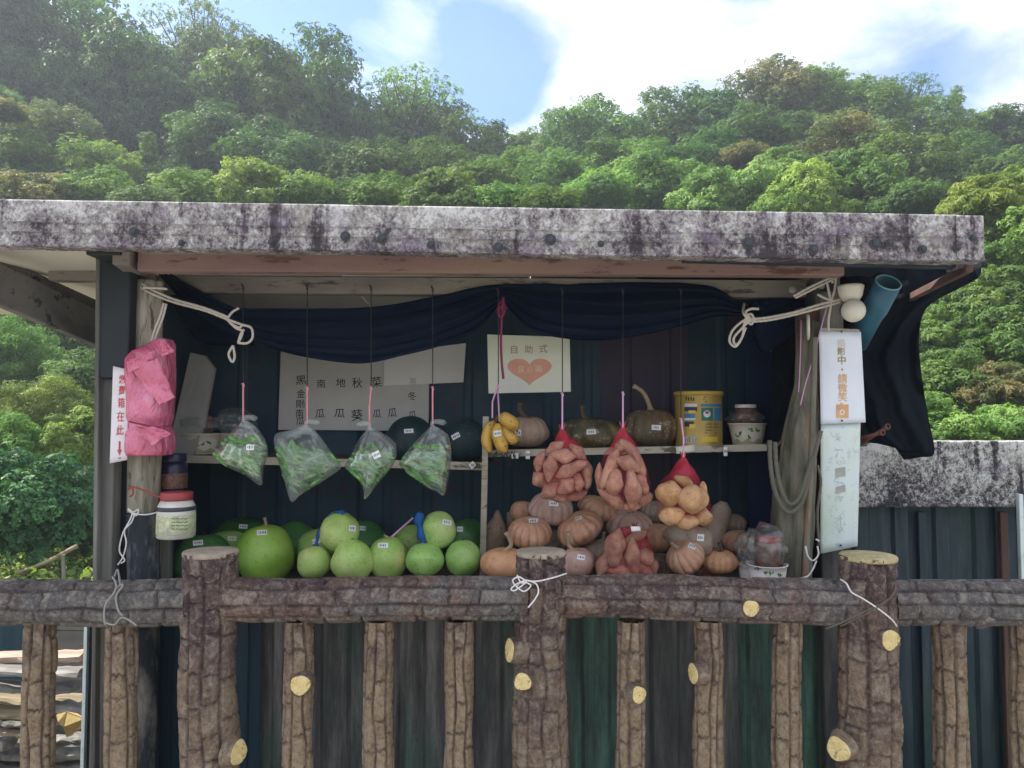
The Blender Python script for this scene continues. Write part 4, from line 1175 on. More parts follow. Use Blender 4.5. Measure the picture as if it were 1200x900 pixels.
# ================================================================== FAUX LOG RAILING
rail = thing('log_railing', (0, 2.0, 0), 'brown concrete railing cast to look like barked logs along the roadside', 'railing')
def carved(name, pts, rad, mat, parent, ncol, jlen, nu=72, dens=260, gdepth=.010, gw=.0045, seed=0, axis='z', squig=0.0, wob=.10, bumps=()):
    path = cat(pts, 24)
    P_ = np.array([tuple(p) for p in path]); 
    seg = np.linalg.norm(np.diff(P_, axis=0), axis=1); s = np.concatenate([[0], np.cumsum(seg)])
    nvv = max(12, int(s[-1] * dens))
    ss = np.linspace(0, s[-1], nvv)
    C = np.stack([np.interp(ss, s, P_[:, i]) for i in range(3)], -1)
    rr = np.interp(ss / s[-1], np.linspace(0, 1, len(rad)), rad) * .985
    D = np.gradient(C, axis=0); D /= np.linalg.norm(D, axis=1, keepdims=True)
    ref = np.array([0, 1.0, 0])
    U = np.cross(D, ref); U /= np.linalg.norm(U, axis=1, keepdims=True); V_ = np.cross(D, U)
    uu = np.arange(nu) / nu
    SS, UU = np.meshgrid(ss, uu, indexing='ij')
    r_ = np.random.default_rng(seed + 100)
    ang = UU * 2 * PI
    pn = np.stack([np.cos(ang) * 1.2 + seed * 3.1, np.sin(ang) * 1.2, SS * 9], -1)
    w1 = vnoise(pn, seed) * wob
    ul = UU + w1 / ncol * 2.2
    base = np.floor(ul * ncol).astype(int) % ncol
    fr = ul * ncol - np.floor(ul * ncol)
    jit = (r_.random(ncol) - .5) * .35            # uneven column widths
    lo = jit[base]; hi = 1 + jit[(base + 1) % ncol]
    # reassign vertices lying before/after their jittered line
    colid = np.where(fr < lo, (base - 1) % ncol, np.where(fr > hi, (base + 1) % ncol, base))
    circ = 2 * PI * rr[:, None] / ncol
    dl = np.minimum(np.abs(fr - lo), np.abs(fr - hi)) * circ
    dl = np.minimum(dl, np.minimum(np.abs(fr - lo + 1), np.abs(fr - hi - 1)) * circ)
    dj = np.full_like(dl, 1.0); bid = np.zeros_like(dl)
    wj = vnoise(np.stack([UU * 40, SS * 30, SS * 0 + seed], -1), seed + 3) * .010
    for c in range(ncol):
        m = colid == c
        q = r_.random() * jlen; js = []
        while q < s[-1]:
            js.append(q); q += jlen * (0.55 + 0.9 * r_.random())
        if not js: js = [s[-1] / 2]
        js = np.array(js)
        x = (SS + wj)[m]
        idx = np.searchsorted(js, x)
        near = np.minimum(np.abs(x - js[np.clip(idx, 0, len(js) - 1)]), np.abs(x - js[np.clip(idx - 1, 0, len(js) - 1)]))
        dj[m] = near; bid[m] = hashn(idx * 1.7 + c * 5.3, seed)
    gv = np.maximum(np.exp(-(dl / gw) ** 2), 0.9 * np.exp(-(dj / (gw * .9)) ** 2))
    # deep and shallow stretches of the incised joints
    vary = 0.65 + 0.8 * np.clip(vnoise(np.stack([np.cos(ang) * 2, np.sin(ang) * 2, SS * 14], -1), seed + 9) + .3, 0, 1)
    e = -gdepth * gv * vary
    e += (bid - .5) * .0022
    e += vnoise(np.stack([np.cos(ang) * 2.0, np.sin(ang) * 2.0, SS * 10], -1), seed + 5) * .006
    e += vnoise(np.stack([np.cos(ang) * 9, np.sin(ang) * 9, SS * 70], -1), seed + 6) * .0018
    if squig:
        a = vnoise(np.stack([np.cos(ang) * 5.5, np.sin(ang) * 5.5, SS * 48], -1), seed + 7)
        b = vnoise(np.stack([np.cos(ang) * 8 + 9, np.sin(ang) * 8, SS * 75], -1), seed + 8)
        e += squig * (np.exp(-(a / .05) ** 2) + .7 * np.exp(-(b / .05) ** 2)) * (1 - gv)
    for (bs, ba, bh, bw_) in bumps:
        du = np.abs(((UU - ba + .5) % 1) - .5)
        e += bh * np.exp(-((SS - bs) / bw_) ** 2 - (du / .12) ** 2)
    RR = rr[:, None] + e
    VV = C[:, None, :] + (U[:, None, :] * np.cos(ang)[..., None] + V_[:, None, :] * np.sin(ang)[..., None]) * RR[..., None]
    vs = VV.reshape(-1, 3); fc = grid_faces(nvv, nu, True)
    # close the ends with small fans of quads folded to triangles
    cs = np.vstack([C[0], C[-1]]); b = len(vs); vs = np.vstack([vs, cs])
    k = np.arange(nu)
    e0 = np.stack([k, (k + 1) % nu, np.full(nu, b), np.full(nu, b)], -1); e1 = np.stack([(nvv - 1) * nu + k, (nvv - 1) * nu + (k + 1) % nu, np.full(nu, b + 1), np.full(nu, b + 1)], -1)
    faces = [tuple(f) for f in fc] if False else fc
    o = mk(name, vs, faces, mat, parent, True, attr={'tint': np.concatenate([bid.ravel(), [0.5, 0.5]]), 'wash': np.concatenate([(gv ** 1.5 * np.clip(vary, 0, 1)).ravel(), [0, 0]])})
    return o

RYY = 2.0
rl = .060
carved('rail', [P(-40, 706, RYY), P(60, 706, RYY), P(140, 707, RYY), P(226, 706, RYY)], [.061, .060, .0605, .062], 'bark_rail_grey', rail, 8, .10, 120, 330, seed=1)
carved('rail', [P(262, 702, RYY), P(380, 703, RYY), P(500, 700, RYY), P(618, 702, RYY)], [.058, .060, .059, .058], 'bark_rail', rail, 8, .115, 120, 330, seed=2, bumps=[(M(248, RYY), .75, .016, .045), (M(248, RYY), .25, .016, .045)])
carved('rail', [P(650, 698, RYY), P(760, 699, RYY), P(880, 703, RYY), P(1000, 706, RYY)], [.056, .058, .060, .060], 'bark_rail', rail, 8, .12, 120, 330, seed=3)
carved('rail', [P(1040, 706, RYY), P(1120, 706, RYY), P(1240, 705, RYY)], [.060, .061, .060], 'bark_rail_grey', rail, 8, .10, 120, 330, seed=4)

def vpost(name, xt, yt, xb, yb, rad, mat, ncol, jl, seed, mid=None, **k):
    pts = [P(xt, yt, RYY)] + ([P(*m, RYY) for m in mid] if mid else []) + [P(xb, yb, RYY)]
    return carved(name, pts, rad, mat, rail, ncol, jl, seed=seed, **k)
PB = 1175
balx = [(47, 41, 17.5), (143, 140, 18), (350.5, 346, 17.2), (444.5, 441, 17.5), (538, 537, 16.8), (739.5, 737, 17), (830, 828, 16.8), (922.5, 921, 17), (1112, 1119, 18.5), (1202, 1209, 18), (-48, -53, 18)]
bals = []
for i, (xt, xb, rp) in enumerate(balx):
    k_ = (PB - 726) / (900 - 726)
    r0 = M(rp, RYY)
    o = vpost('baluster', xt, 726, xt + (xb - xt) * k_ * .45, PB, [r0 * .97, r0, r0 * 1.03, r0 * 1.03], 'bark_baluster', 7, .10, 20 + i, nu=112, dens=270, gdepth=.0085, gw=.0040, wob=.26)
    bals.append(o)
pr = M(31.5, RYY)
posts = []
for i, (xt, yt, mids, rads) in enumerate([
        (247, 646, [(245, 720), (243, 800), (247, 880), (245, 1000)], [31, 31.5, 30.5, 33, 32.5, 35, 36, 36]),
        (634, 646, [(633, 715), (633, 740), (633, 830), (633, 1000)], [29, 28.5, 29, 31.5, 31, 30, 31, 33]),
        (1017, 651, [(1017, 720), (1018, 800), (1018, 880), (1018, 1000)], [31.5, 31.5, 32, 34, 35.5, 36.5, 37, 38])]):
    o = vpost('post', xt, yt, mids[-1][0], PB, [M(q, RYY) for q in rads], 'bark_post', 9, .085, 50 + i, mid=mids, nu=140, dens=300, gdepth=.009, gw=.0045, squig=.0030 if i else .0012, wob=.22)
    top = P(xt, yt, RYY)
    rr = M(rads[0], RYY)
    MB().lathe([(rr * .985, -.010), (rr * 1.0, -.002), (rr * .96, .0025), (rr * .5, .0035), (rr * .1, .0035)], top, 36).build('cut_top', 'cut_pale' if i < 2 else 'cut_straw', o, True)
    posts.append(o)

def stub(parent, px, py, Yc, axdir, r, ln, mat='bark_post', face='cut_yellow'):
    """short sawn branch stub; (px,py) is the centre of the yellow cut face"""
    c = P(px, py, Yc); d = Vector(axdir).normalized()
    q = d.to_track_quat('Z', 'Y').to_matrix()
    vs = []; n = 26; prof = [(-ln, 1.32), (-ln * .5, 1.18), (0, 1.0)]
    seed = px * .37
    irr = [1 + .10 * noise.noise(Vector((math.cos(2 * PI * k / n) * 1.3, math.sin(2 * PI * k / n) * 1.3, seed))) + .05 * math.sin(2 * PI * k / n * 3 + px) for k in range(n)]
    for z, s in prof:
        for k in range(n):
            a = 2 * PI * k / n
            vs.append(c + q @ Vector((r * s * irr[k] * math.cos(a), r * s * irr[k] * math.sin(a), z)))
    fs = [(i * n + k, i * n + (k + 1) % n, (i + 1) * n + (k + 1) % n, (i + 1) * n + k) for i in range(2) for k in range(n)]
    o = mk('branch_stub', vs, fs, mat, parent, True, attr={'tint': np.full(len(vs), .3)})
    vs = []; prof = [(0.0, 1.0), (.0015, .93), (.003, .55), (.002, .15)]
    for z, s in prof:
        for k in range(n):
            a = 2 * PI * k / n
            vs.append(c + q @ Vector((r * s * irr[k] * math.cos(a), r * s * irr[k] * math.sin(a), z + .0008 * math.sin(k * 3.1))))
    fs = [(i * n + k, i * n + (k + 1) % n, (i + 1) * n + (k + 1) % n, (i + 1) * n + k) for i in range(3) for k in range(n)] + [tuple(3 * n + k for k in range(n))]
    mk('cut_face', vs, fs, face, parent, False)
stub(bals[2], 352, 803, 1.945, (.1, -1, .05), .025, .03)
stub(posts[0], 280, 882, 1.95, (.95, -.35, .05), .030, .03)
stub(posts[1], 597, 762, 1.96, (-.92, -.35, .12), .030, .04)
stub(posts[1], 612.5, 799, 1.915, (-.15, -1, .05), .022, .03)
stub(bals[5], 749, 814, 1.945, (.45, -1, .1), .021, .03)
stub(bals[6], 812, 789, 1.96, (-.95, -.25, .0), .026, .03)
stub(rail, 880, 713, 1.935, (0, -1, 0), .021, .03, 'bark_rail')
stub(posts[2], 1044, 750, 1.92, (.25, -1, 0), .026, .035)
stub(posts[2], 982, 878, 1.93, (-.7, -.7, 0), .030, .03)
stub(rail, 1155, 733, 1.96, (.1, -.6, -.8), .024, .04, 'bark_rail', 'bark_rail_grey')
# ================================================================== CLOTHS
def drape(name, top, bot, Y, mat, nu=120, nv=30, fold=.02, nf=5, seed=0, thick=.003, label=None, cat_='tarpaulin', parent=None, flow=1.0, belly=.05):
    """cloth between a top and a bottom edge, folds running along it"""
    def samp(pts, n):
        c = cat([Vector((x, y, 0)) for x, y in pts], 12)
        L_ = [0]
        for a, b in zip(c, c[1:]): L_.append(L_[-1] + (b - a).length)
        ts = np.linspace(0, L_[-1], n)
        return np.stack([np.interp(ts, L_, [q.x for q in c]), np.interp(ts, L_, [q.y for q in c])], -1)
    T_, B_ = samp(top, nu), samp(bot, nu)
    vs = []
    for j in range(nv):
        v = j / (nv - 1)
        for i in range(nu):
            u = i / (nu - 1)
            x = T_[i, 0] * (1 - v) + B_[i, 0] * v; y = T_[i, 1] * (1 - v) + B_[i, 1] * v
            gathered = math.hypot(*(T_[i] - B_[i])) / 90
            ph = v * nf * 2 * PI + 2.2 * noise.noise(Vector((u * 3 * flow, v * 1.2, seed))) * 2 + 1.3 * noise.noise(Vector((u * 8, v * 3, seed + 4)))
            d = fold * (.35 + .65 * min(1, gathered)) * (math.sin(ph) + .4 * math.sin(2.3 * ph + 1)) + belly * math.sin(PI * v) * min(1, gathered)
            d += .009 * noise.noise(Vector((u * 25, v * 8, seed + 8))) + .010 * abs(noise.noise(Vector((u * 9, v * 5 + u * 4, seed + 12))))
            vs.append(P(x, y, Y - d))
    fs = [(j * nu + i, j * nu + i + 1, (j + 1) * nu + i + 1, (j + 1) * nu + i) for j in range(nv - 1) for i in range(nu - 1)]
    b = len(vs); vs2 = [v + Vector((0, thick, 0)) for v in vs]
    fs2 = [tuple(q + b for q in reversed(f)) for f in fs]
    rim = [(k, k + 1, k + 1 + b, k + b) for k in range(nu - 1)] + [((nv - 1) * nu + k, (nv - 1) * nu + k + b, (nv - 1) * nu + k + 1 + b, (nv - 1) * nu + k + 1) for k in range(nu - 1)]
    rim += [(j * nu, j * nu + b, (j + 1) * nu + b, (j + 1) * nu) for j in range(nv - 1)] + [(j * nu + nu - 1, (j + 1) * nu + nu - 1, (j + 1) * nu + nu - 1 + b, j * nu + nu - 1 + b) for j in range(nv - 1)]
    o = mk(name, vs + vs2, fs + fs2 + rim, mat, parent, True)
    if label: tag(o, label, cat_)
    return o
tarp = drape('shade_tarp', [(186, 312), (225, 335), (270, 358), (300, 363), (430, 360), (500, 349), (550, 338), (590, 333), (680, 332), (760, 330), (815, 332), (845, 340), (870, 360)],
      [(186, 322), (215, 355), (255, 385), (300, 402), (350, 417), (420, 426), (470, 417), (520, 404), (560, 386), (588, 358), (615, 383), (640, 393), (690, 399), (740, 395), (800, 382), (835, 372), (870, 369)],
      2.42, 'tarp_navy', 220, 44, .016, 4, 1, label='long navy shade cloth bunched up under the roof beam across the stall front')
# side pieces gathered behind the ropes
drape('side_cloth', [(188, 322), (230, 338), (272, 362)], [(196, 345), (235, 400), (300, 405)], 2.6, 'tarp_navy', 40, 20, .01, 3, 3, label='dark end of the shade cloth tied to the left log post')
drape('side_cloth', [(874, 362), (892, 350), (935, 348), (950, 352)], [(876, 372), (890, 410), (908, 408), (950, 372)], 2.45, 'tarp_navy', 40, 24, .012, 3, 5, label='short navy end of the shade cloth right of the rope knot')
drape('hanging_cloth', [(905, 395), (925, 385), (950, 378)], [(902, 520), (925, 524), (944, 518)], 2.5, 'tarp_black', 30, 40, .012, 2, 6, label='black cloth strip hanging behind the leaning trunk', flow=.3)
# big black tarp at the right
drape('black_tarp', [(984, 313), (986, 360), (985, 420), (986, 470), (988, 515), (1012, 516), (1040, 512)],
      [(1150, 311), (1147, 325), (1120, 340), (1094, 354), (1081, 370), (1077, 400), (1079, 430), (1083, 460), (1089, 495), (1095, 531), (1078, 536), (1060, 539)],
      2.46, 'tarp_black', 110, 60, .013, 3.0, 9, label='large black tarp hanging from the right roof corner down to the weathered wall cap', belly=.02)

# ================================================================== PAPERS AND SIGNS
PY = BW - .028
menu = slab('menu_board', [P(329, 412, PY), P(326, 503.5, PY), P(502, 505, PY), P(503, 414, PY)], .004, 'paper_grey')
tag(menu, 'grey handwritten menu board of vegetable names on the back wall', 'menu board')
letters([('黑', 353, 446, 10.9), ('金', 353, 461, 10.1), ('剛', 352, 473, 9.2), ('南', 351, 484, 10.1), ('瓜', 352, 494, 9.2), ('南', 376, 449, 10.1), ('地', 399, 448, 10.9), ('秋', 419, 448, 12.6, 1, 4), ('菜', 441, 447, 12.6, 1, 3),
         ('瓜', 375, 485, 10.9), ('瓜', 398, 484, 10.9), ('葵', 418, 486, 13.4), ('瓜', 442, 485, 10.1), ('瓜', 460, 484, 10.9), ('冬', 483, 464, 10.1), ('瓜', 483, 486, 9.2)], PY, 'ink_black', menu, weight=.004, jit=5)
blank = slab('blank_paper', [P(450, 423, PY - .008), P(450, 452, PY - .008), P(543, 448, PY - .008), P(546, 402, PY - .008), P(500, 408, PY - .008)], .003, 'paper_white')
tag(blank, 'blank white sheet covering the upper right corner of the menu board', 'paper')
letters([('黑', 484, 447, 8)], PY - .008, 'ink_greyline', blank)
HY = 2.62
heart = slab('heart_sign', [P(571, 392, HY), P(572.5, 461, HY), P(669, 459, HY), P(667.5, 395, HY)], .004, 'paper_cream')
tag(heart, 'cream paper sign with a coral heart and brown characters hanging in the centre', 'sign')
letters([('自', 602.5, 409.5, 10), ('助', 619.5, 409.5, 9.5), ('式', 636.5, 408.5, 10)], HY, 'ink_brown', heart)
hp = []
for k in range(48):
    t = 2 * PI * k / 48
    hp.append((620.5 + 26 * math.sin(t) ** 3 * 1.0, 433.5 - 1.32 * (13 * math.cos(t) - 5 * math.cos(2 * t) - 2 * math.cos(3 * t) - math.cos(4 * t)) * .84 + 0))
mid_ = P(620.5, 434, HY - .001)
vs = [mid_] + [P(x, y, HY - .001) for x, y in hp]
mk('heart_print', vs, [(0, k + 1, (k + 1) % 48 + 1) for k in range(48)], 'ink_heart', heart, False)
letters([('良', 611, 432.5, 8.5), ('心', 621, 433, 7), ('攤', 631, 432, 8.5)], HY, 'ink_cream', heart, .0022, weight=.006)

SY = 2.24
def bent(name, corners, Y, mat, bend, label, cat_, nx=12, ny=14, thick=.002, parent=None):
    """sheet with a soft bend: corners (tl,tr,br,bl) in photo pixels"""
    tl, tr_, br, bl = [Vector(c) for c in corners]
    vs = []
    for j in range(ny + 1):
        v = j / ny
        for i in range(nx + 1):
            u = i / nx
            q = (tl.lerp(tr_, u)).lerp(bl.lerp(br, u), v)
            vs.append(P(q.x, q.y, Y - bend * math.sin(PI * u) * (1 - .3 * v) + .002 * noise.noise(Vector((u * 4, v * 5, Y)))))
    m = nx + 1
    fs = [(j * m + i, j * m + i + 1, (j + 1) * m + i + 1, (j + 1) * m + i) for j in range(ny) for i in range(nx)]
    b = len(vs); vs += [v + Vector((0, thick, 0)) for v in vs]
    fs += [tuple(q + b for q in reversed(f)) for f in fs]
    fs += [(i, i + b, i + 1 + b, i + 1) for i in range(nx)] + [(ny * m + i, ny * m + i + 1, ny * m + i + 1 + b, ny * m + i + b) for i in range(nx)]
    fs += [(j * m, (j + 1) * m, (j + 1) * m + b, j * m + b) for j in range(ny)] + [(j * m + nx, j * m + nx + b, (j + 1) * m + nx + b, (j + 1) * m + nx) for j in range(ny)]
    o = mk(name, vs, fs, mat, parent, True)
    if label: tag(o, label, cat_)
    return o
low = bent('faded_sign', ((962, 495), (1008.5, 494), (1005, 640), (961.5, 649)), SY + .012, 'sign_faded', .002, 'long faded pale sign with two grey tape patches hanging lowest on the right post', 'sign')
up = bent('notice_sign', ((960, 388), (1009, 389), (1014.5, 495), (962, 497)), SY, 'sign_white', .006, 'white notice sheet with faded orange characters nailed over the faded sign', 'sign')
mk('backing_strip', [P(962, 384, SY + .004), P(1007, 386, SY + .004), P(1008, 390, SY + .004), P(961, 388, SY + .004)], [(0, 3, 2, 1)], 'shelf_wood', up, False)
ub = bvh_of(up)
def on_bvh_letters(chars, Y, bvh, mat, parent, weight=0.0, off=.0012):
    for o in letters(chars, Y, mat, parent, 0, weight=weight):
        wl = W[o.name]
        for v in o.data.vertices:
            p = v.co + wl; d = (p - EYEV).normalized()
            loc, n_, i_, t_ = bvh.ray_cast(EYEV, d)
            if loc is not None: v.co = loc - d * off - wl

on_bvh_letters([('攝', 986, 402.5, 10)], SY, ub, 'ink_faint', up, .01)
on_bvh_letters([('影', 986, 412, 9.5), ('中', 986.5, 422, 10.5), ('．', 987, 433, 2.5)], SY, ub, 'ink_sepia', up, .016)
on_bvh_letters([('請', 987.5, 443.5, 11), ('微', 987.5, 454.5, 11), ('笑', 987.5, 465, 11)], SY, ub, 'ink_orange', up, .012)
patch('pictogram', ub, [[(980, 474), (984, 474), (986, 471.5), (988, 474), (994.5, 474), (994.5, 490), (980, 490)]], 'ink_orange', up, .0012)
ring = []
for k in range(14):
    a0, a1 = 2 * PI * k / 14, 2 * PI * (k + 1) / 14
    ring.append([(987 + 3.2 * math.cos(a0), 483 + 3.2 * math.sin(a0)), (987 + 3.2 * math.cos(a1), 483 + 3.2 * math.sin(a1)), (987 + 1.8 * math.cos(a1), 483 + 1.8 * math.sin(a1)), (987 + 1.8 * math.cos(a0), 483 + 1.8 * math.sin(a0))])
patch('pictogram_ring', ub, ring, 'sign_white', up, .0020)
for x, y in ((986, 388.5), (986.5, 493)):
    MB().lathe([(.003, 0), (.003, .002), (.001, .004)], P(x, y, SY - .009), 8, Matrix.Rotation(R(90), 3, 'X')).build('nail', 'wire_dark', up)
lb = bvh_of(low)
for poly in ([(979, 549), (990.5, 547), (991, 558), (979.5, 560)], [(979.5, 571), (990.5, 568), (991, 576), (980, 579)]):
    patch('tape_patch', lb, [poly], 'tape_grey', low, .0015)
on_bvh_letters([('マ', 985, 585, 7)], SY + .012, lb, 'ink_greyline', low, 0)
scr = []
random.seed(5)
for (cx0, cy0) in ((980, 512), (983, 530), (986, 540), (983, 563), (984, 604), (985, 612), (986, 619)):
    for q in range(6):
        x = cx0 + random.uniform(-5, 5); y = cy0 + random.uniform(-4, 4); a = random.random() * PI; l_ = random.uniform(1.5, 4)
        scr.append(rotpts(x, y, [(-l_, -.25), (l_, -.25), (l_, .25), (-l_, .25)], a))
patch('faded_scribble', lb, scr, 'ink_greyline', low, .0014)['kind'] = 'stuff'
MB().lathe([(.003, 0), (.003, .002), (.001, .004)], P(985, 639, SY + .008), 8, Matrix.Rotation(R(90), 3, 'X')).build('nail', 'wire_dark', low)

LS = 2.17
ls = bent('payment_sign', ((132.5, 429), (151, 433.5), (149, 539), (128.5, 543)), LS, 'sign_pinkish', .002, 'narrow white sign with red characters and a down arrow left of the pink bag', 'sign')
lsb = bvh_of(ls)
on_bvh_letters([('繳', 143.3, 444.5, 11, .72), ('費', 142.6, 457.5, 11, .72), ('箱', 142, 472, 12, .68), ('在', 141, 488, 12, .72), ('此', 140.5, 504, 12, .72)], LS, lsb, 'ink_red', ls, .012)
patch('arrow_print', lsb, [[(139, 517), (141.2, 517), (141, 528), (138.8, 528)], [(137, 527), (142.8, 527), (139.9, 534)]], 'ink_red', ls)
patch('small_print', lsb, [[(138.5, 536.5), (142, 536), (142, 537), (138.5, 537.5)]], 'ink_black', ls)

# ================================================================== PRODUCE
def cone_rot(axis):
    return Vector(axis).normalized().to_track_quat('Z', 'Y').to_matrix()

def melon(name, px, py, rx, ry, Y, mat, label, group, cat_='melon', stick=None, stem=None, stemmat='stem_tan', tilt=(0, 0, 1), seed=None, ribs=0, ribdep=0.0, dimple=0.0, nub=True, stemlen=None, ryd=None):
    seed = px * .13 + py * .07 if seed is None else seed
    c = P(px, py, Y); a, b = M(rx, Y), M(ry, Y); dpt = ryd and M(ryd, Y) or a * .96
    q = cone_rot(tilt)
    nu, nv = (72 if ribs else 40), 30
    vs = []
    for j in range(nv + 1):
        ph = PI * j / nv
        for i in range(nu):
            th = 2 * PI * i / nu
            rr = math.sin(ph)
            zc = math.cos(ph)
            e = 1 + .085 * noise.noise(Vector((math.cos(th) * rr * 1.4 + seed, math.sin(th) * rr * 1.4, zc * 1.4)))
            if ribs:
                k = abs(math.sin(ribs * th / 2 + .25 * math.sin(th * 2 + seed)))
                e *= 1 - ribdep * (1 - min(1, k * 1.7) ** .6) * rr ** .5
            x, y, z = rr * math.cos(th) * a * e, rr * math.sin(th) * dpt * e, zc * b * (e if not ribs else 1)
            if dimple: z -= math.copysign(1, zc) * b * dimple * math.exp(-(rr / .34) ** 2)
            vs.append(c + q @ Vector((x, y, z)))
    fs = [(j * nu + i, (j + 1) * nu + i, (j + 1) * nu + (i + 1) % nu, j * nu + (i + 1) % nu) for j in range(nv) for i in range(nu)]
    o = mk(name, vs, fs, mat, None, True, origin=c)
    tag(o, label, cat_, group)
    if stem:
        pts = [P(x, y, Y if n_ == 0 else Y - .01) for n_, (x, y) in enumerate(stem)]
        base = c + q @ Vector((0, 0, b * (1 - dimple) - .004))
        pts = [base] + pts
        w_ = stemlen or 3.0
        k = len(cat(pts, 4))
        prof = [M(w_, Y) * (1.9 if t < .12 else 1.15 - .25 * t + (.35 if t > .93 else 0)) for t in np.linspace(0, 1, k)]
        MB().tube(cat(pts, 4), prof, 9).build('stem', stemmat, o, True)
    bv = bvh_of(o)
    if nub and not stem and not ribs:
        MB().tube([c + q @ Vector((0, 0, b * .99)), c + q @ Vector((.001, -.001, b * 1.04))], [.005, .003], 7).build('stem', 'stem_dark', o, True)
    if stick:
        for s_ in (stick if isinstance(stick, list) else [stick]): sticker(bv, o, *s_)
    return o

CNT = 1.0745
G1 = 'round green melons heaped on the counter'
G2 = 'dark green melons at the back of the counter'
MY = 2.40
melon('green_melon', 310, 650, 32.5, 36, 2.45, 'melon_bright', 'largest bright green melon with an upright stem beside the left stump', G1, stick=(307, 624, -3, 12, 6), stem=[(312, 615), (310, 607)], stemlen=1.8, dimple=.06)
melon('green_melon', 368, 659, 19.5, 20, 2.34, 'melon_lime', 'small yellow green melon at the left front of the pyramid', G1)
melon('green_melon', 413, 657, 24.5, 24.5, 2.32, 'melon_lime', 'pale green melon at the centre front of the left pyramid', G1)
melon('green_melon', 398, 623, 23, 23, 2.36, 'melon_lime', 'yellow green melon on top of the left pyramid', G1, stick=(413, 619, 5, 8, 7))
melon('green_melon', 455, 654, 23.5, 25, 2.36, 'melon_lime', 'squarish lime melon with a small stalk right of the left pyramid', G1, stick=(449, 639, 0, 12, 6), stem=[(450, 627)], stemlen=1.2)
melon('green_melon', 498, 656, 22.5, 19, 2.33, 'melon_green', 'flattened grass green melon behind the bump of the rail', G1)
melon('green_melon', 514, 621, 20.5, 21.5, 2.37, 'melon_green', 'green melon on top of the right pyramid by the shelf upright', G1, stick=(524, 612, 10, 11, 6))
melon('green_melon', 542.5, 654, 21, 20.5, 2.33, 'melon_green', 'green melon at the right end against the shelf upright', G1)
melon('green_melon', 372, 642, 24, 22, 2.52, 'melon_green', 'half hidden green melon under the blue strap at the left pyramid', G1, stick=(371, 634, -18, 10, 6))
melon('green_melon', 482, 640, 22, 24, 2.52, 'melon_green', 'half hidden green melon behind the blue strap of the right pyramid', G1)
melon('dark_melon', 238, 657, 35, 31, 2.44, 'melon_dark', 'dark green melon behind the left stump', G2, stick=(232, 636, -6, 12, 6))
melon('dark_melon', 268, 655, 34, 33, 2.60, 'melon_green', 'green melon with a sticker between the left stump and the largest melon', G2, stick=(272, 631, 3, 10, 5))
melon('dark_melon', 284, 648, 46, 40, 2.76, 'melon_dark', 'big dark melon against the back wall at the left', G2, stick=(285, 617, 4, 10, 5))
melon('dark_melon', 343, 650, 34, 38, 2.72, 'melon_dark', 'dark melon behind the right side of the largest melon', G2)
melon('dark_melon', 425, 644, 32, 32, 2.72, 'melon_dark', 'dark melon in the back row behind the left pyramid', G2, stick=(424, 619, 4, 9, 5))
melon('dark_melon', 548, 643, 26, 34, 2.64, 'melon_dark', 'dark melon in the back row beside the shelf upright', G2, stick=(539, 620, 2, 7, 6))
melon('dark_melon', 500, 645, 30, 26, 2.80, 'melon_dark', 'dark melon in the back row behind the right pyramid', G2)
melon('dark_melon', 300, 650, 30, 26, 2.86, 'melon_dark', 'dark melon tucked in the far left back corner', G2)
G3 = 'black skinned squashes on the left shelf'
melon('black_squash', 481, 516, 29, 28, 2.72, 'melon_black', 'black round squash behind the two right okra bags', G3, 'squash', stick=(479, 505, -3, 11, 5), stem=[(474, 525), (468, 527)], stemlen=1.6)
melon('black_squash', 545, 516, 24, 26, 2.70, 'melon_black', 'black squash with a green stem at the right end of the left shelf', G3, 'squash', stick=(534, 511, -28, 10, 6), stem=[(545, 522), (550, 528), (551, 534)], stemmat='stem_green', stemlen=1.6)

GP = 'ribbed pumpkins heaped on the counter'
def pumpkin(px, py, rx, ry, Y, mat, label, tilt=(0, -.05, 1), ribs=14, dep=.13, dim=.22, **k):
    return melon('pumpkin', px, py, rx, ry, Y, mat, label, k.pop('group', GP), k.pop('cat_', 'pumpkin'), tilt=tilt, ribs=ribs, ribdep=dep * 1.45, dimple=dim, **k)
pumpkin(591, 660, 28, 18.5, 2.28, 'pump_orange', 'orange pumpkin with a long curved stem left of the middle stump', stem=[(599, 638), (593, 624)], stemlen=2.5, dep=.06)
pumpkin(677, 659, 20, 18, 2.28, 'pump_pink', 'pale pink pumpkin with an upright stem right of the middle stump', stem=[(667, 640), (666, 624)], stemlen=2.3, stick=(681, 653, 10, 9, 6), dep=.06)
pumpkin(621, 624, 26, 18, 2.36, 'pump_tan', 'tan pumpkin resting above the middle stump', tilt=(.05, -.25, 1), stick=(625, 610, -3, 11, 5))
pumpkin(646, 596, 26, 19, 2.42, 'pump_pink', 'dusky pink pumpkin on top of the heap below the first sweet potato net', tilt=(.1, -.3, 1), stick=(649, 590, 3, 11, 6))
pumpkin(679, 619, 29, 18, 2.38, 'pump_tan', 'tilted tan pumpkin right of the middle stump', tilt=(-.5, -.2, 1), stick=(678, 607, -18, 8, 4), dep=.13)
pumpkin(612, 599, 14, 13, 2.55, 'pump_tan', 'small tan pumpkin peeping out at the back left of the heap', dep=.08)
pumpkin(700, 596, 24, 14, 2.5, 'pump_tan', 'tan pumpkin in the shade between the two sweet potato nets', tilt=(.3, -.2, 1))
pumpkin(700, 645, 18, 13, 2.42, 'pump_grey', 'small shaded pumpkin with a stub stem behind the lower red net', stem=[(706, 632), (707, 624)], stemlen=2.2)
pumpkin(736, 616, 28, 18, 2.48, 'pump_pink', 'grey pink pumpkin with a hooked stem above the lower red net', tilt=(0, -.2, 1), stem=[(744, 602), (743, 596)], stemlen=2.2, dep=.14)
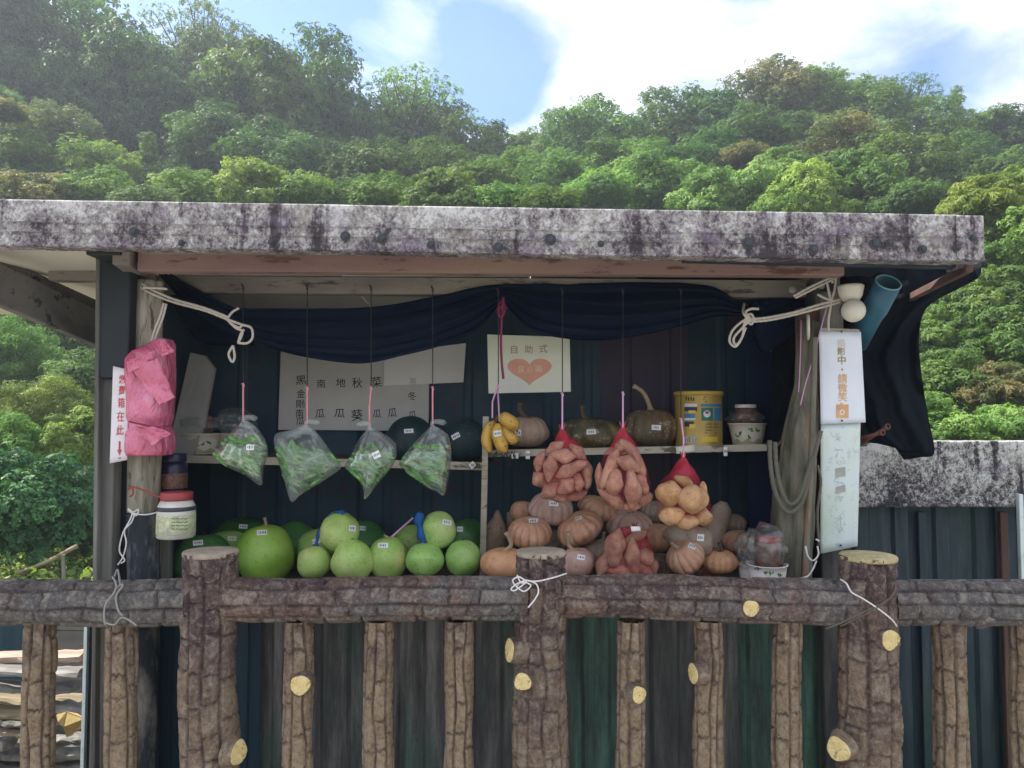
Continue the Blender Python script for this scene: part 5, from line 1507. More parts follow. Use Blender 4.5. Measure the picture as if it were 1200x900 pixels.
pumpkin(768, 630, 24, 17, 2.46, 'pump_tan', 'shaded tan pumpkin behind the lower red net', dep=.12)
pumpkin(803, 653, 23, 19, 2.28, 'pump_tan', 'tilted ribbed pumpkin at the front below the potato net', tilt=(-.75, -.25, 1), stick=(811, 640, 25, 9, 6), dep=.14, stem=[(786, 636)], stemlen=2.2)
pumpkin(843, 658, 21, 14.5, 2.32, 'pump_orange', 'flat orange tan pumpkin beside the plastic wrapped bowl', stick=(859, 649, 5, 9, 4), stem=[(846, 645), (843, 637)], stemlen=2.2, dep=.09, stemmat='stem_dark')
pumpkin(868, 636, 22, 15, 2.5, 'pump_tan', 'tan pumpkin behind the bagged bowl', dep=.09)
pumpkin(776, 664, 14, 14, 2.40, 'yam', 'small dark pumpkin in the shadow right of the lower red net')
pumpkin(684, 672, 16, 10, 2.5, 'pump_grey', 'dim grey pumpkin at the bottom of the heap behind the pale pink one')
pumpkin(660, 636, 22, 16, 2.56, 'pump_grey', 'dim pumpkin in the middle of the heap behind the stump top')
GS = 'pumpkins on the right shelf'
pumpkin(617, 506, 27, 20, 2.68, 'pump_pink', 'pinkish pumpkin behind the bananas on the right shelf', stem=[(609, 480), (610, 472)], stemlen=3, group=GS, stick=(607, 507, 5, 7, 7), stemmat='stem_dark')
pumpkin(690, 508, 41, 20, 2.70, 'pump_mottle', 'dark green mottled flat pumpkin in the middle of the right shelf', stem=[(683, 486), (682, 475)], stemlen=3, group=GS, stick=(693, 506, -3, 11, 6), stemmat='stem_dark', dep=.13)
pumpkin(763, 502, 33, 25.5, 2.66, 'pump_brown', 'brown speckled pumpkin with a long bent stem beside the gold can', stem=[(760, 472), (753, 459), (742, 452)], stemlen=2.6, group=GS, stick=(769, 501, 3, 11, 6), ribs=15)

pumpkin(828, 664, 18, 12, 2.42, 'pump_tan', 'shadowed tan pumpkin between the tilted ribbed one and the flat orange one')
pumpkin(856, 614, 18, 13, 2.66, 'pump_grey', 'dim grey pumpkin at the back right of the heap')
pumpkin(716, 662, 20, 15, 2.44, 'pump_tan', 'shaded pumpkin hidden behind the left foot of the net on the counter')
pumpkin(768, 600, 18, 14, 2.62, 'pump_grey', 'dim pumpkin at the back between the second net and the potato net')
pumpkin(640, 660, 24, 17, 2.44, 'pump_tan', 'shaded tan pumpkin directly behind the middle stump')
pumpkin(660, 572, 20, 14, 2.66, 'pump_grey', 'dim pumpkin at the top back of the heap behind the first net')
# butternuts
def gourd(pts, rad, Y, mat, label, stick=None, name='butternut_squash', nn=20, cat_='squash', group='butternut squashes on the counter'):
    path = cat([P(x, y, Y + dy) for x, y, dy in pts], 8)
    rr = np.interp(np.linspace(0, 1, len(path)), np.linspace(0, 1, len(rad)), rad)
    o = MB().tube(path, [M(r_, Y) for r_ in rr], nn).build(name, mat, None, True)
    tag(o, label, cat_, group)
    if stick: sticker(bvh_of(o), o, *stick)
    return o
gourd([(776, 626, .0), (790, 627, -.01), (808, 632, -.02), (826, 636, -.02), (836, 637, -.02)], [3, 11, 13, 17, 17, 15, 4], 2.34, 'pump_grey', 'greyish butternut squash lying under the potato net', (821, 630, 4, 8, 8))
gourd([(848, 588, .0), (845, 600, 0), (838, 620, 0), (832, 636, 0), (830, 644, 0)], [4, 11, 12, 13, 16, 17, 4], 2.56, 'pump_grey', 'brown butternut squash standing up behind the potato net')
gourd([(583, 598, 0), (582, 615, 0), (578, 640, 0), (576, 655, 0)], [2, 6, 13, 16, 15, 6], 2.55, 'yam', 'rough brown yam standing beside the shelf upright', name='brown_yam', cat_='yam', group=None)
gourd([(596, 600, 0), (600, 610, 0), (604, 625, 0), (606, 640, 0)], [2, 6, 9, 10, 4], 2.6, 'yam', 'thin dark yam behind the rough brown one', name='brown_yam', cat_='yam', group=None)

# bananas
bn = thing('banana_bunch', P(590, 490, 2.42), 'bunch of four small yellow bananas hung on lilac string at the shelf end', 'bananas')
for k, (pts, r_, Yb) in enumerate([(([575, 530], [570, 516], [573, 503], [580, 494]), 6.5, 2.43), (([593, 530], [587, 520], [583, 508], [584, 496]), 7.5, 2.40),
                                   (([606, 504], [600, 496], [592, 491], [584, 490]), 8, 2.39), (([607, 517], [599, 513], [592, 505], [588, 496]), 7.5, 2.42)]):
    path = cat([P(x, y, Yb) for x, y in pts], 6)
    n_ = len(path)
    o = MB().tube(path, [M(r_, 2.4) * (0.25 + .75 * min(1, 4.5 * t) ** .7 if t < .25 else (1 if t < .75 else .35 + .65 * (1 - (t - .75) / .25) ** .8)) for t in np.linspace(0, 1, n_)], 12).build('banana', 'banana', bn, True)
    if k == 1: sticker(bvh_of(o), o, 583, 508, -10, 9, 7)
    MB().tube([path[0], path[0] + Vector((0, 0, -.006))], [.004, .003], 6).build('banana_tip', 'stem_dark', o, True)
MB().tube(cat([P(580, 494, 2.41), P(586, 486, 2.41), P(590, 492, 2.41)], 4), [.006] * 9, 7).build('bunch_stalk', 'stem_dark', bn, True)
# withered roots under the bananas
mbr = MB()
random.seed(3)
for k in range(16):
    x = random.uniform(574, 604)
    mbr.tube(cat([P(x, 529, 2.44), P(x + random.uniform(-4, 4), 536, 2.44), P(x + random.uniform(-8, 8), random.uniform(540, 548), 2.44)], 3), .0012, 4, False)
tag(mbr.build('dried_roots', 'wire_dark'), 'tuft of dry black roots on the shelf edge under the bananas', 'roots', kind='stuff')

# ------------------------------------------------------------------ nets
def tuber(px, py, ln, wd, ang, Y, mat, label, group, seed, name='sweet_potato', cat_='sweet potato', dz=0.0):
    """ang in photo degrees, 0 = level, positive = right end lower"""
    n = 12; path = []; rad = []
    rs = random.Random(seed)
    bend = rs.uniform(-.22, .22); bl = rs.uniform(-.15, .15)
    a = R(ang)
    for i in range(n + 1):
        t = i / n; u = (t - .5) * ln; v = bend * ln * (.25 - (t - .5) ** 2) * 1.4
        path.append(P(px + u * math.cos(a) - v * math.sin(a), py + u * math.sin(a) + v * math.cos(a), Y + bl * M(ln, Y) * (t - .5)))
        prof = max(0.0, 1 - abs(2 * t - 1) ** (1.9 if name == 'sweet_potato' else 2.2)) ** (.72 if name == 'sweet_potato' else .55)
        rad.append(M(wd / 2, Y) * max(.07, prof) * (1 + .12 * math.sin(t * 9 + seed)))
    mb = MB().tube(path, rad, 14)
    # lumpy skin
    vs = []
    ctr = P(px, py, Y)
    for v in mb.v:
        v = Vector(v)
        vs.append(v + (v - ctr).normalized() * (.0035 * noise.noise(v * 45 + Vector((seed, 0, 0))) - .0015 * abs(noise.noise(v * 120))))
    o = mk(name, vs, mb.f, mat, None, True)
    return tag(o, label, cat_, group)

def netbag(cx, apex, outline, Y, dpt, label, uvtop=True):
    """red net skin: outline of the body in photo pixels (closed), gathered to the apex"""
    n = 48
    rows = []
    ys = np.linspace(apex[1], max(y for x, y in outline), 26)
    left = sorted([(y, x) for x, y in outline if x <= cx]); right = sorted([(y, x) for x, y in outline if x >= cx])
    vs, uv = [], []
    for j, y in enumerate(ys):
        xl_ = np.interp(y, [a for a, b in left], [b for a, b in left]); xr_ = np.interp(y, [a for a, b in right], [b for a, b in right])
        c = (xl_ + xr_) / 2; h = (xr_ - xl_) / 2 + .8
        for i in range(n):
            a = 2 * PI * i / n
            e = 1 + .05 * noise.noise(Vector((math.cos(a) * 2, math.sin(a) * 2, j * .5)))
            yy = y + (1.5 * math.sin(a * 3 + j) if 0 < j < 25 else 0)
            p = P(c + h * e * math.cos(a), yy, Y)
            p.y += M(h, Y) * e * math.sin(a) * dpt
            vs.append(p); uv.append((i / n, 1 - j / 25))
    fs = [(j * n + i, j * n + (i + 1) % n, (j + 1) * n + (i + 1) % n, (j + 1) * n + i) for j in range(25) for i in range(n)]
    o = mk('net_bag', vs, fs, 'net_red', None, True, uv=uv)
    tuft = MB()
    for dx in (-4, -1, 3):
        tuft.tube([P(apex[0], apex[1] + 3, Y), P(apex[0] + dx, apex[1] - 6, Y - .003)], [.004, .0015], 5)
    tuft.build('gathered_neck', 'lid_red', o)
    return tag(o, label, 'net bag', 'red net bags of tubers')

def fill(spec, Yc, cxy, rad, front, mat, group, name='sweet_potato', cat_='sweet potato'):
    for k, (x, y, ln, wd, ang, lab) in enumerate(spec):
        d = min(1, math.hypot((x - cxy[0]) / rad[0], (y - cxy[1]) / rad[1]))
        Y = Yc - front * math.sqrt(1 - d * d * .92) + .010
        tuber(x, y, ln * 1.06, wd * (1.10 if name == 'sweet_potato' else 1.0), ang, Y, mat, lab, group, int(x * 7 + y), name, cat_)

N1 = 'sweet potatoes in the first hanging net'
fill([(644, 547, 34, 15, 96, 'upright sweet potato at the upper left front of the first net'), (669, 550, 40, 15, -25, 'long sweet potato rising to the right across the first net'),
      (660, 534, 30, 16, 6, 'level sweet potato at the top of the first net'), (633, 562, 22, 16, 50, 'stubby sweet potato bulging at the left of the first net'),
      (645, 573, 28, 16, -38, 'blunt sweet potato at the lower left of the first net'), (664, 570, 26, 16, -42, 'short rosy sweet potato low in the middle of the first net'),
      (678, 565, 22, 14, 80, 'small upright sweet potato right of the rosy one in the first net'), (677, 529, 26, 14, 42, 'sweet potato slanting down the upper right of the first net'),
      (634, 541, 26, 12, 110, 'narrow sweet potato along the upper left edge of the first net'), (674, 580, 28, 11, -18, 'thin sweet potato at the lower right of the first net'),
      (655, 583, 30, 12, 8, 'sweet potato lying along the bottom of the first net'), (687, 556, 34, 13, 86, 'sweet potato standing along the right edge of the first net'),
      (650, 524, 24, 13, -30, 'small sweet potato just under the gathered neck of the first net')], 2.22, (659, 552), (34, 36), .085, 'sweet', N1)
netbag(659, (659, 503), [(658, 503), (660, 503), (650, 518), (636, 532), (625, 552), (627, 566), (640, 582), (655, 588), (664, 588), (684, 581), (692, 562), (690, 545), (681, 525), (668, 513)], 2.22, .95, 'red net of pink sweet potatoes hanging left of centre right')
N2 = 'sweet potatoes in the second hanging net'
fill([(714, 550, 48, 15, 112, 'long sweet potato slanting along the left of the second net'), (736, 545, 32, 16, 26, 'plump sweet potato crossing the upper middle of the second net'),
      (722, 565, 32, 20, 95, 'fat brownish sweet potato at the centre left of the second net'), (738, 573, 48, 18, 88, 'pear shaped sweet potato pointing up in the middle of the second net'),
      (717, 586, 38, 16, 36, 'sweet potato slanting down along the bottom left of the second net'), (752, 566, 26, 16, 60, 'short sweet potato at the right of the second net'),
      (753, 584, 24, 17, -20, 'stubby sweet potato at the lower right of the second net'), (738, 528, 34, 14, 48, 'sweet potato slanting at the upper right of the second net'),
      (749, 545, 34, 13, 72, 'narrow sweet potato along the right edge of the second net'), (704, 562, 38, 10, 86, 'thin sweet potato along the far left edge of the second net'),
      (725, 525, 22, 13, -60, 'small sweet potato under the neck of the second net'), (736, 592, 30, 12, 5, 'sweet potato lying flat at the bottom of the second net')], 2.20, (731, 560), (32, 42), .085, 'sweet', N2)
netbag(730, (730, 500), [(729, 500), (731, 500), (720, 516), (709, 532), (701, 552), (700, 574), (710, 590), (728, 598), (745, 598), (758, 588), (762, 570), (757, 548), (748, 528), (739, 514)], 2.20, .95, 'red net of pink sweet potatoes hanging in front of the brown speckled pumpkin')
N3 = 'potatoes in the third hanging net'
fill([(784, 578, 32, 29, 10, 'round potato at the upper left of the potato net'), (812, 584, 36, 32, 0, 'largest round potato at the right of the potato net'),
      (787, 602, 30, 22, -8, 'oval potato at the lower left of the potato net'), (805.5, 612, 30, 18, -10, 'flat oval potato at the bottom of the potato net'),
      (824, 605, 24, 20, 70, 'small potato at the lower right edge of the potato net'), (801, 566, 26, 12, 30, 'pointed potato at the top of the potato net'),
      (826, 577, 26, 10, 80, 'narrow potato half hidden at the right edge of the potato net')], 2.2, (802, 590), (36, 34), .08, 'potato', N3, 'potato', 'potato')
netbag(801, (801, 535), [(800, 535), (802, 535), (790, 549), (775, 566), (769, 582), (771, 600), (786, 614), (800, 621), (818, 617), (831, 608), (832, 592), (828, 574), (815, 556), (808, 544)], 2.2, .95, 'red net of yellow brown potatoes hanging at the right')
N4 = 'sweet potatoes in the net on the counter'
fill([(723, 643, 46, 23, 97, 'fat pear shaped sweet potato at the left front of the net on the counter'), (744, 652, 44, 17, 84, 'sweet potato with a pointed foot in the middle of the net on the counter'),
      (757, 651, 24, 20, 30, 'stubby sweet potato at the right of the net on the counter'), (710, 655, 48, 12, 112, 'curved sweet potato along the left edge of the net on the counter'),
      (727, 670, 34, 14, 6, 'sweet potato lying along the bottom left of the net on the counter'), (751, 668, 30, 15, 28, 'sweet potato slanting at the bottom right of the net on the counter'),
      (703, 664, 24, 13, 96, 'blunt sweet potato at the far left foot of the net on the counter'), (763, 664, 26, 13, 84, 'narrow sweet potato at the right foot of the net on the counter'),
      (745, 630, 30, 12, -28, 'sweet potato at the top of the net on the counter')], 2.27, (734, 652), (36, 34), .075, 'sweet', N4)
nb4 = netbag(736, (744, 618), [(743, 618), (745, 618), (728, 624), (714, 636), (703, 655), (698, 672), (720, 677), (750, 677), (767, 672), (768, 655), (764, 640), (755, 626)], 2.27, .95, 'red net of sweet potatoes standing on the counter under the second hanging net')
st_ = bent('price_card', ((739, 617), (750, 617), (751, 622), (740, 623)), 2.17, 'sticker', .001, 'white price card tied on the red net standing on the counter', 'price tag', 4, 3)

# ------------------------------------------------------------------ plastic bags of okra
def okra_bag(outline, tie, Y, label, oklabel, stick, seed, greenfrac=.70, ear=1):
    n = 64
    c = cat([Vector((x, y, 0)) for x, y in outline + [outline[0]]], 8)
    L_ = [0]
    for a, b in zip(c, c[1:]): L_.append(L_[-1] + (b - a).length)
    ts = np.linspace(0, L_[-1], n, endpoint=False)
    ox = np.interp(ts, L_, [q.x for q in c]); oy = np.interp(ts, L_, [q.y for q in c])
    ccx = np.mean(ox); ccy = np.mean(oy) * .5 + .5 * (max(oy) * .45 + min(oy) * .55)
    rings = 16
    def pt(i, s, side):
        x = ccx + (ox[i] - ccx) * s; y = ccy + (oy[i] - ccy) * s
        dtie = math.hypot(x - tie[0], y - tie[1]); total = 75.0
        ang = math.atan2(x - tie[0], max(1, y - tie[1]))
        thick = .050 * math.sqrt(max(0, 1 - s ** 2.6)) * min(1, dtie / 34) ** 1.1
        wr = .007 * math.sin(ang * 24 + seed) * max(.15, 1 - dtie / 60) * (1 - s * .5) + .004 * noise.noise(Vector((x * .12, y * .12, seed + side)))
        wr *= min(1, dtie / 14) * (1 if s < .99 else 0)
        return P(x, y, Y - side * (thick + wr))
    vs = []; fs = []
    for side in (1, -1):
        b = len(vs)
        vs.append(pt(0, 0, side) if False else P(ccx, ccy, Y - side * .050))
        for r_ in range(1, rings + 1):
            for i in range(n): vs.append(pt(i, r_ / rings, side))
        for i in range(n):
            f = (b, b + 1 + i, b + 1 + (i + 1) % n); fs.append(f if side > 0 else f[::-1])
            for r_ in range(rings - 1):
                q = b + 1 + r_ * n
                f = (q + i, q + n + i, q + n + (i + 1) % n, q + (i + 1) % n); fs.append(f if side > 0 else f[::-1])
    o = mk('plastic_bag', vs, fs, 'bag_clear', None, True)
    tag(o, label, 'plastic bag', 'clear bags of okra on pink ribbons')
    # knot and ear of film
    e = MB()
    ex = tie[0] + ear * 12
    e.tube(cat([P(tie[0] - 1, tie[1] + 3, Y - .01), P(tie[0], tie[1] - 2, Y - .014), P(tie[0] + ear * 6, tie[1] - 3, Y - .012), P(ex, tie[1] - 2, Y - .008), P(ex + ear * 4, tie[1] - 4 + 2, Y)], 4),
           [M(v, Y) for v in np.interp(np.linspace(0, 1, 17), [0, .2, .5, .8, 1], [2.2, 2.4, 3.2, 3.8, .6])], 9)
    e.build('film_knot', 'bag_clear_dense', o, True)
    if stick: sticker(bvh_of(o), o, *stick)
    # okra
    rs = random.Random(seed)
    mb = MB()
    ymin, ymax = min(oy), max(oy)
    poly = list(zip(ox, oy))
    def inside(x, y):
        c_ = False; j = len(poly) - 1
        for i in range(len(poly)):
            if (poly[i][1] > y) != (poly[j][1] > y) and x < (poly[j][0] - poly[i][0]) * (y - poly[i][1]) / (poly[j][1] - poly[i][1]) + poly[i][0]: c_ = not c_
            j = i
        return c_
    cnt = 0; tries = 0
    lim = ymax - (ymax - ymin) * greenfrac
    while cnt < 120 and tries < 6000:
        tries += 1
        x, y = rs.uniform(min(ox), max(ox)), rs.uniform(lim, ymax)
        a = R(rs.gauss(28, 26)); ln = rs.uniform(15, 26)
        e0 = (x - ln / 2 * math.cos(a), y - ln / 2 * math.sin(a)); e1 = (x + ln / 2 * math.cos(a), y + ln / 2 * math.sin(a))
        if not (inside(*e0) and inside(*e1) and inside(x, y)): continue
        s = max(abs(x - ccx) / ((max(ox) - min(ox)) / 2), abs(y - ccy) / ((ymax - ymin) / 2))
        t_ = .040 * math.sqrt(max(.03, 1 - min(1, s) ** 2)) * .95
        yy = Y + rs.uniform(-t_, t_ * .6)
        p0, p1 = P(e0[0], e0[1], yy), P(e1[0], e1[1], yy + rs.uniform(-.006, .006))
        w_ = M(rs.uniform(1.9, 2.7), Y)
        mb.tube([p0, p0.lerp(p1, .12), p0.lerp(p1, .4), p0.lerp(p1, .75), p1], [w_ * .55, w_, w_, w_ * .65, w_ * .12], 6)
        cnt += 1
    ok = mb.build('okra_pods', 'okra', None, True)
    tag(ok, oklabel, 'okra', 'okra packed in clear bags', 'stuff')
okra_bag([(287, 492), (300, 500), (310, 514), (314, 530), (309, 550), (306, 569), (285, 556), (264, 546), (249, 533), (255, 522), (268, 508), (279, 498)], (286, 492), 2.2,
         'leftmost clear plastic bag of okra by the flowered paper bowl', 'green okra pods inside the leftmost hanging bag', (293, 524, 0, 9, 7), 3, ear=1)
okra_bag([(358, 498), (340, 504), (324, 508), (321, 518), (325, 535), (332, 560), (341, 588), (352, 580), (375, 566), (397, 551), (399, 545), (385, 525), (368, 503)], (359, 497), 2.2,
         'widest clear plastic bag of okra hanging in front of the menu board', 'green okra pods inside the widest hanging bag', None, 8, ear=1)
okra_bag([(433, 500), (447, 507), (461, 516), (465, 524), (462, 543), (447, 562), (428, 585), (426, 574), (418, 560), (404, 548), (409, 537), (420, 516)], (433, 499), 2.2,
         'smallest clear plastic bag of okra third from the left ending in a point', 'green okra pods inside the third hanging bag', (441, 533, -25, 9, 8), 12, ear=-1)
okra_bag([(507, 498), (518, 504), (526, 512), (529, 535), (526, 558), (521, 580), (512, 577), (498, 570), (480, 556), (468, 545), (471, 537), (482, 523), (497, 507)], (507, 497), 2.2,
         'clear plastic bag of okra nearest the shelf upright', 'green okra pods inside the bag nearest the shelf upright', None, 17, ear=1)

# ------------------------------------------------------------------ hanging strings
def hang(px, ytop, ymid, yend, Y0, Y1, rib, label, xend=None, w1=1.0, group='strings hanging from the rear beam'):
    xend = xend or px
    o = MB().tube([P(px, ytop, Y0), P(px, (ytop + ymid) / 2, (Y0 + Y1) / 2), P(px, ymid, Y1)], M(.65, Y1), 6).build('hanging_string', 'wire_dark')
    tag(o, label, 'string', group)
    if rib:
        MB().tube([P(px, ymid, Y1 - .003), P(xend, (ymid + yend) / 2, Y1 - .003), P(xend, yend, Y1 - .003)], M(w1, Y1), 6).build('ribbon_end', rib, o)
        MB().tube([P(px - 2, ymid + 1, Y1 - .004), P(px, ymid, Y1 - .006), P(px + 1.5, ymid + 4, Y1 - .004)], M(.7, Y1), 5).build('ribbon_knot', rib, o)
    MB().tube([P(px, ytop, Y0), P(px, ytop - 4, Y0), P(px - 2, ytop - 7, Y0)], M(1.3, Y0), 6).build('hook', 'wire_dark', o)
    return o
hang(285, 340, 449, 492, 2.40, 2.2, 'ribbon_pink', 'string holding the leftmost okra bag')
hang(360, 340, 453, 497, 2.40, 2.2, 'ribbon_pink', 'string holding the widest okra bag in front of the menu board')
hang(435, 341, 453, 499, 2.38, 2.2, 'ribbon_pink', 'string holding the third okra bag', 433)
hang(507, 342, 453, 497, 2.38, 2.2, 'ribbon_pink', 'string holding the okra bag nearest the shelf upright')
hang(584, 345, 451, 490, 2.36, 2.35, 'ribbon_lilac', 'left string across the heart sign holding the bananas', 577)
MB().tube([P(583, 451, 2.35), P(585, 488, 2.37)], M(1, 2.35), 5).build('ribbon_end', 'ribbon_lilac', bn)
hang(659, 345, 460, 503, 2.36, 2.21, 'ribbon_lilac', 'right string across the heart sign holding the first net')
hang(730, 345, 459, 502, 2.36, 2.2, 'ribbon_lilac', 'string holding the second sweet potato net')
hang(798, 345, 490, 537, 2.36, 2.2, 'ribbon_lilac', 'string in front of the gold can holding the potato net', 801)
mc = MB().tube(cat([P(590, 348, 2.30), P(588, 375, 2.30), P(587, 400, 2.30), P(588, 425, 2.30), P(590, 444, 2.30)], 5), M(1.5, 2.3), 6).build('maroon_cord', 'cord_maroon', None, True)
tag(mc, 'maroon cord gathering the shade cloth above the heart sign', 'cord')
MB().tube(cat([P(588, 352, 2.32), P(584, 362, 2.30), P(587, 372, 2.29), P(592, 362, 2.30), P(589, 352, 2.32)], 5), M(1.6, 2.3), 6).build('cord_loop', 'cord_maroon', mc, True)
hs_ = MB().tube(cat([P(939, 375, 2.28), P(937, 440, 2.28), P(932, 515, 2.28)], 5), M(.8, 2.3), 5).build('lilac_string', 'ribbon_lilac', None, True)
tag(hs_, 'lilac string hanging in front of the black cloth at the right', 'string')
hs_ = MB().tube(cat([P(973, 345, 2.24), P(962, 385, 2.22), P(953, 420, 2.22), P(944, 450, 2.22), P(938, 475, 2.22)], 5), M(.8, 2.3), 5).build('lilac_string', 'ribbon_lilac', None, True)
tag(hs_, 'curved lilac string running down from the rope knot over the leaning trunk', 'string')
for x, y in ((928, 340), (962, 335)):
    r_ = MB().lathe([(.010, 0), (.011, .004), (.004, .006)], P(x, y, 2.26), 10, Matrix.Rotation(R(90), 3, 'X')).build('round_nail', 'wire_grey', stall)

# ------------------------------------------------------------------ ropes
def rope(strands, r_, Y, mat, label, name='rope', parent=None, n=8, cat_='rope'):
    mb = MB()
    for pts in strands:
        pp = [P(p[0], p[1], Y + (p[2] if len(p) > 2 else 0)) for p in pts]
        path = cat(pp, 10)
        # twisted lay: gentle radius modulation
        rad = [M(r_, Y) * (1 + .13 * math.sin(i * 2.4)) for i in range(len(path))]
        mb.tube(path, rad, n)
    o = mb.build(name, mat, parent, True)
    if label: tag(o, label, cat_)
    return o
rope([[(152, 326, .02), (170, 340), (200, 353), (240, 364), (266, 374)], [(154, 323, .02), (172, 336), (202, 350), (240, 361), (268, 372)],
      [(266, 374), (272, 366), (280, 361)], [(266, 374), (276, 384), (284, 388), (282, 396), (279, 402)], [(266, 374), (282, 380), (294, 384), (296, 395), (290, 402), (279, 402)],
      [(269, 378), (280, 384), (284, 380)], [(279, 402), (282, 392), (286, 386)], [(273, 405), (268, 415), (272, 424), (275, 418), (273, 405)]],
     1.5, 2.22, 'rope_white', 'pale rope with a looped knot stretched from the left log post')
rope([[(192, 355), (188, 370), (182, 385), (178, 400), (177, 415)], [(195, 356), (191, 372), (185, 388), (181, 402), (180, 415)], [(168, 337), (190, 338), (196, 339)]], 1.4, 2.19, 'rope_white', 'short pale rope dropping behind the pink bag on the left log post')
rope([[(872, 356, .1), (871, 366), (876, 373), (880, 377)], [(985, 351), (960, 357), (930, 366), (900, 372), (880, 374)], [(985, 354), (960, 361), (930, 369), (902, 375), (880, 377)],
      [(878, 372), (868, 378), (858, 388), (855, 400), (862, 406), (870, 394), (872, 380), (876, 372)], [(880, 374), (870, 384), (860, 396), (862, 404), (868, 398), (874, 384)],
      [(880, 374), (874, 366), (880, 362), (889, 362)], [(884, 374), (880, 368), (874, 372), (880, 380), (884, 374)]],
     1.5, 2.22, 'rope_white', 'pale rope with a hanging double loop at the right end of the shade cloth')
rope([[(930, 347), (950, 336), (980, 322)], [(932, 349), (952, 339), (981, 325)], [(969, 330), (972, 345), (974, 355), (971, 375), (971, 388)], [(976, 332), (974, 322), (979, 324), (978, 340), (974, 352)], [(958, 345), (968, 350), (976, 352)]],
     1.5, 2.22, 'rope_white', 'pale rope wound and knotted round the top of the right timber post')
rope([[(902, 516), (903, 545), (908, 575), (918, 596), (928, 600), (940, 588), (948, 560), (953, 540), (958, 520), (962, 505)], [(908, 518), (910, 548), (915, 572), (922, 588), (930, 590), (938, 580), (946, 556), (952, 535)]],
     2.7, 2.17, 'rope_grey', 'thick grey rope hanging in a deep loop over the leaning trunk')
rope([[(958, 545), (962, 565), (958, 600), (960, 640)], [(946, 600), (948, 640), (945, 670)]], 1.6, 2.2, 'rope_grey', 'thin grey cord dangling beside the faded sign')
rope([[(895, 520), (908, 524), (916, 516), (920, 512)]], 1.0, 2.3, 'rope_grey', 'thin cord tying the thick rope to the shelf end')
# cords on the railing
CYr = 1.925
rope([[(605, 688, .02), (612, 682), (622, 686), (614, 693), (604, 686), (601, 680), (608, 676), (616, 680), (630, 681), (648, 677), (664, 672, .03)],
      [(616, 680), (606, 684), (599, 690), (603, 692), (612, 686), (618, 680)], [(618, 680), (628, 684), (631, 693), (627, 702), (619, 712)], [(606, 674), (610, 682), (616, 684)]],
     .9, CYr, 'cord_white', 'thin white cord tied in a bow round the middle stump', cat_='cord')
rope([[(985, 679, .03), (992, 684), (998, 694), (1012, 702), (1030, 714), (1045, 726), (1051, 734, .02)]], .9, CYr - .012, 'cord_white', 'white cord crossing the right stump', cat_='cord')
rope([[(1050, 684, .03), (1046, 698), (1032, 708), (1010, 718), (990, 728), (968, 737, -.01)], [(1049, 690, .03), (1040, 704), (1014, 720), (985, 734, .02)]], .8, CYr - .012, 'rope_grey', 'grey cord wound round the right stump with a loose end', cat_='cord')
rope([[(132, 676, .05), (136, 684), (134, 694), (125, 706), (122, 718), (123, 732)], [(136, 690), (140, 686), (144, 686), (137, 696), (136, 704), (139, 716), (144, 722)], [(124, 730), (134, 732), (142, 724), (150, 726), (160, 733)], [(134, 676, .05), (138, 668, .07), (141, 686)]],
     1.2, CYr, 'wire_grey', 'grey plastic tie knotted round the left rail above the second baluster', cat_='cord')
rope([[(150, 598, .02), (158, 602), (172, 603), (186, 600, .02)], [(158, 602), (154, 612), (146, 622), (148, 636), (145, 650), (141, 658), (138, 662)], [(156, 600), (152, 610), (144, 625), (140, 645), (146, 656), (142, 660)], [(150, 596), (156, 600), (162, 597), (160, 604), (154, 602)]],
     .85, 2.18, 'cord_white', 'white string tied round the left log post with dangling ends', cat_='cord')
rope([[(944, 640), (947, 652), (953, 657), (959, 650), (958, 640)], [(957, 657), (952, 668), (945, 676), (925, 680, -.04)], [(956, 632), (960, 634)]], 1.0, 2.13, 'cord_white', 'white wire curling below the faded sign', cat_='wire')
rope([[(152, 571), (162, 572), (180, 580), (196, 585), (210, 585, .02)], [(150, 574), (154, 570), (156, 578), (152, 582)]], 1.1, 2.19, 'wire_red', 'rusty red wire holding the red lidded jar to the log post', cat_='wire')

# blue straps and straw at the melons
for k, (pts, lab) in enumerate([([(368, 650), (372, 632), (380, 612), (390, 601), (400, 600), (402, 603)], 'blue net strap over the left melon pyramid'),
                                ([(484, 604), (490, 602), (492, 616), (496, 632), (494, 640)], 'blue net strap over the right melon pyramid')]):
    path = cat([P(x, y, 2.34) for x, y in pts], 6)
    vs = []
    for i, p in enumerate(path):
        w_ = M(3.4 if k == 0 else 5, 2.3) * (1 + .4 * math.sin(i * .9)); dx = Vector((1, 0, .5)).normalized() * w_
        vs += [p - dx, p + Vector((0, -.006, 0)), p + dx]
    fs = [(3 * i + a, 3 * i + a + 1, 3 * i + a + 4, 3 * i + a + 3) for i in range(len(path) - 1) for a in (0, 1)]
    o = mk('blue_strap', vs, fs, 'mesh_blue', None, True); tag(o, lab, 'strap')
    sm = o.modifiers.new('thickness', 'SOLIDIFY'); sm.thickness = .002
tag(MB().tube([P(458, 630, 2.36), P(484, 607, 2.4)], M(1.2, 2.4), 6).build('drinking_straw', 'ribbon_lilac'), 'thin pinkish stick slanting between the two melon pyramids', 'stick')

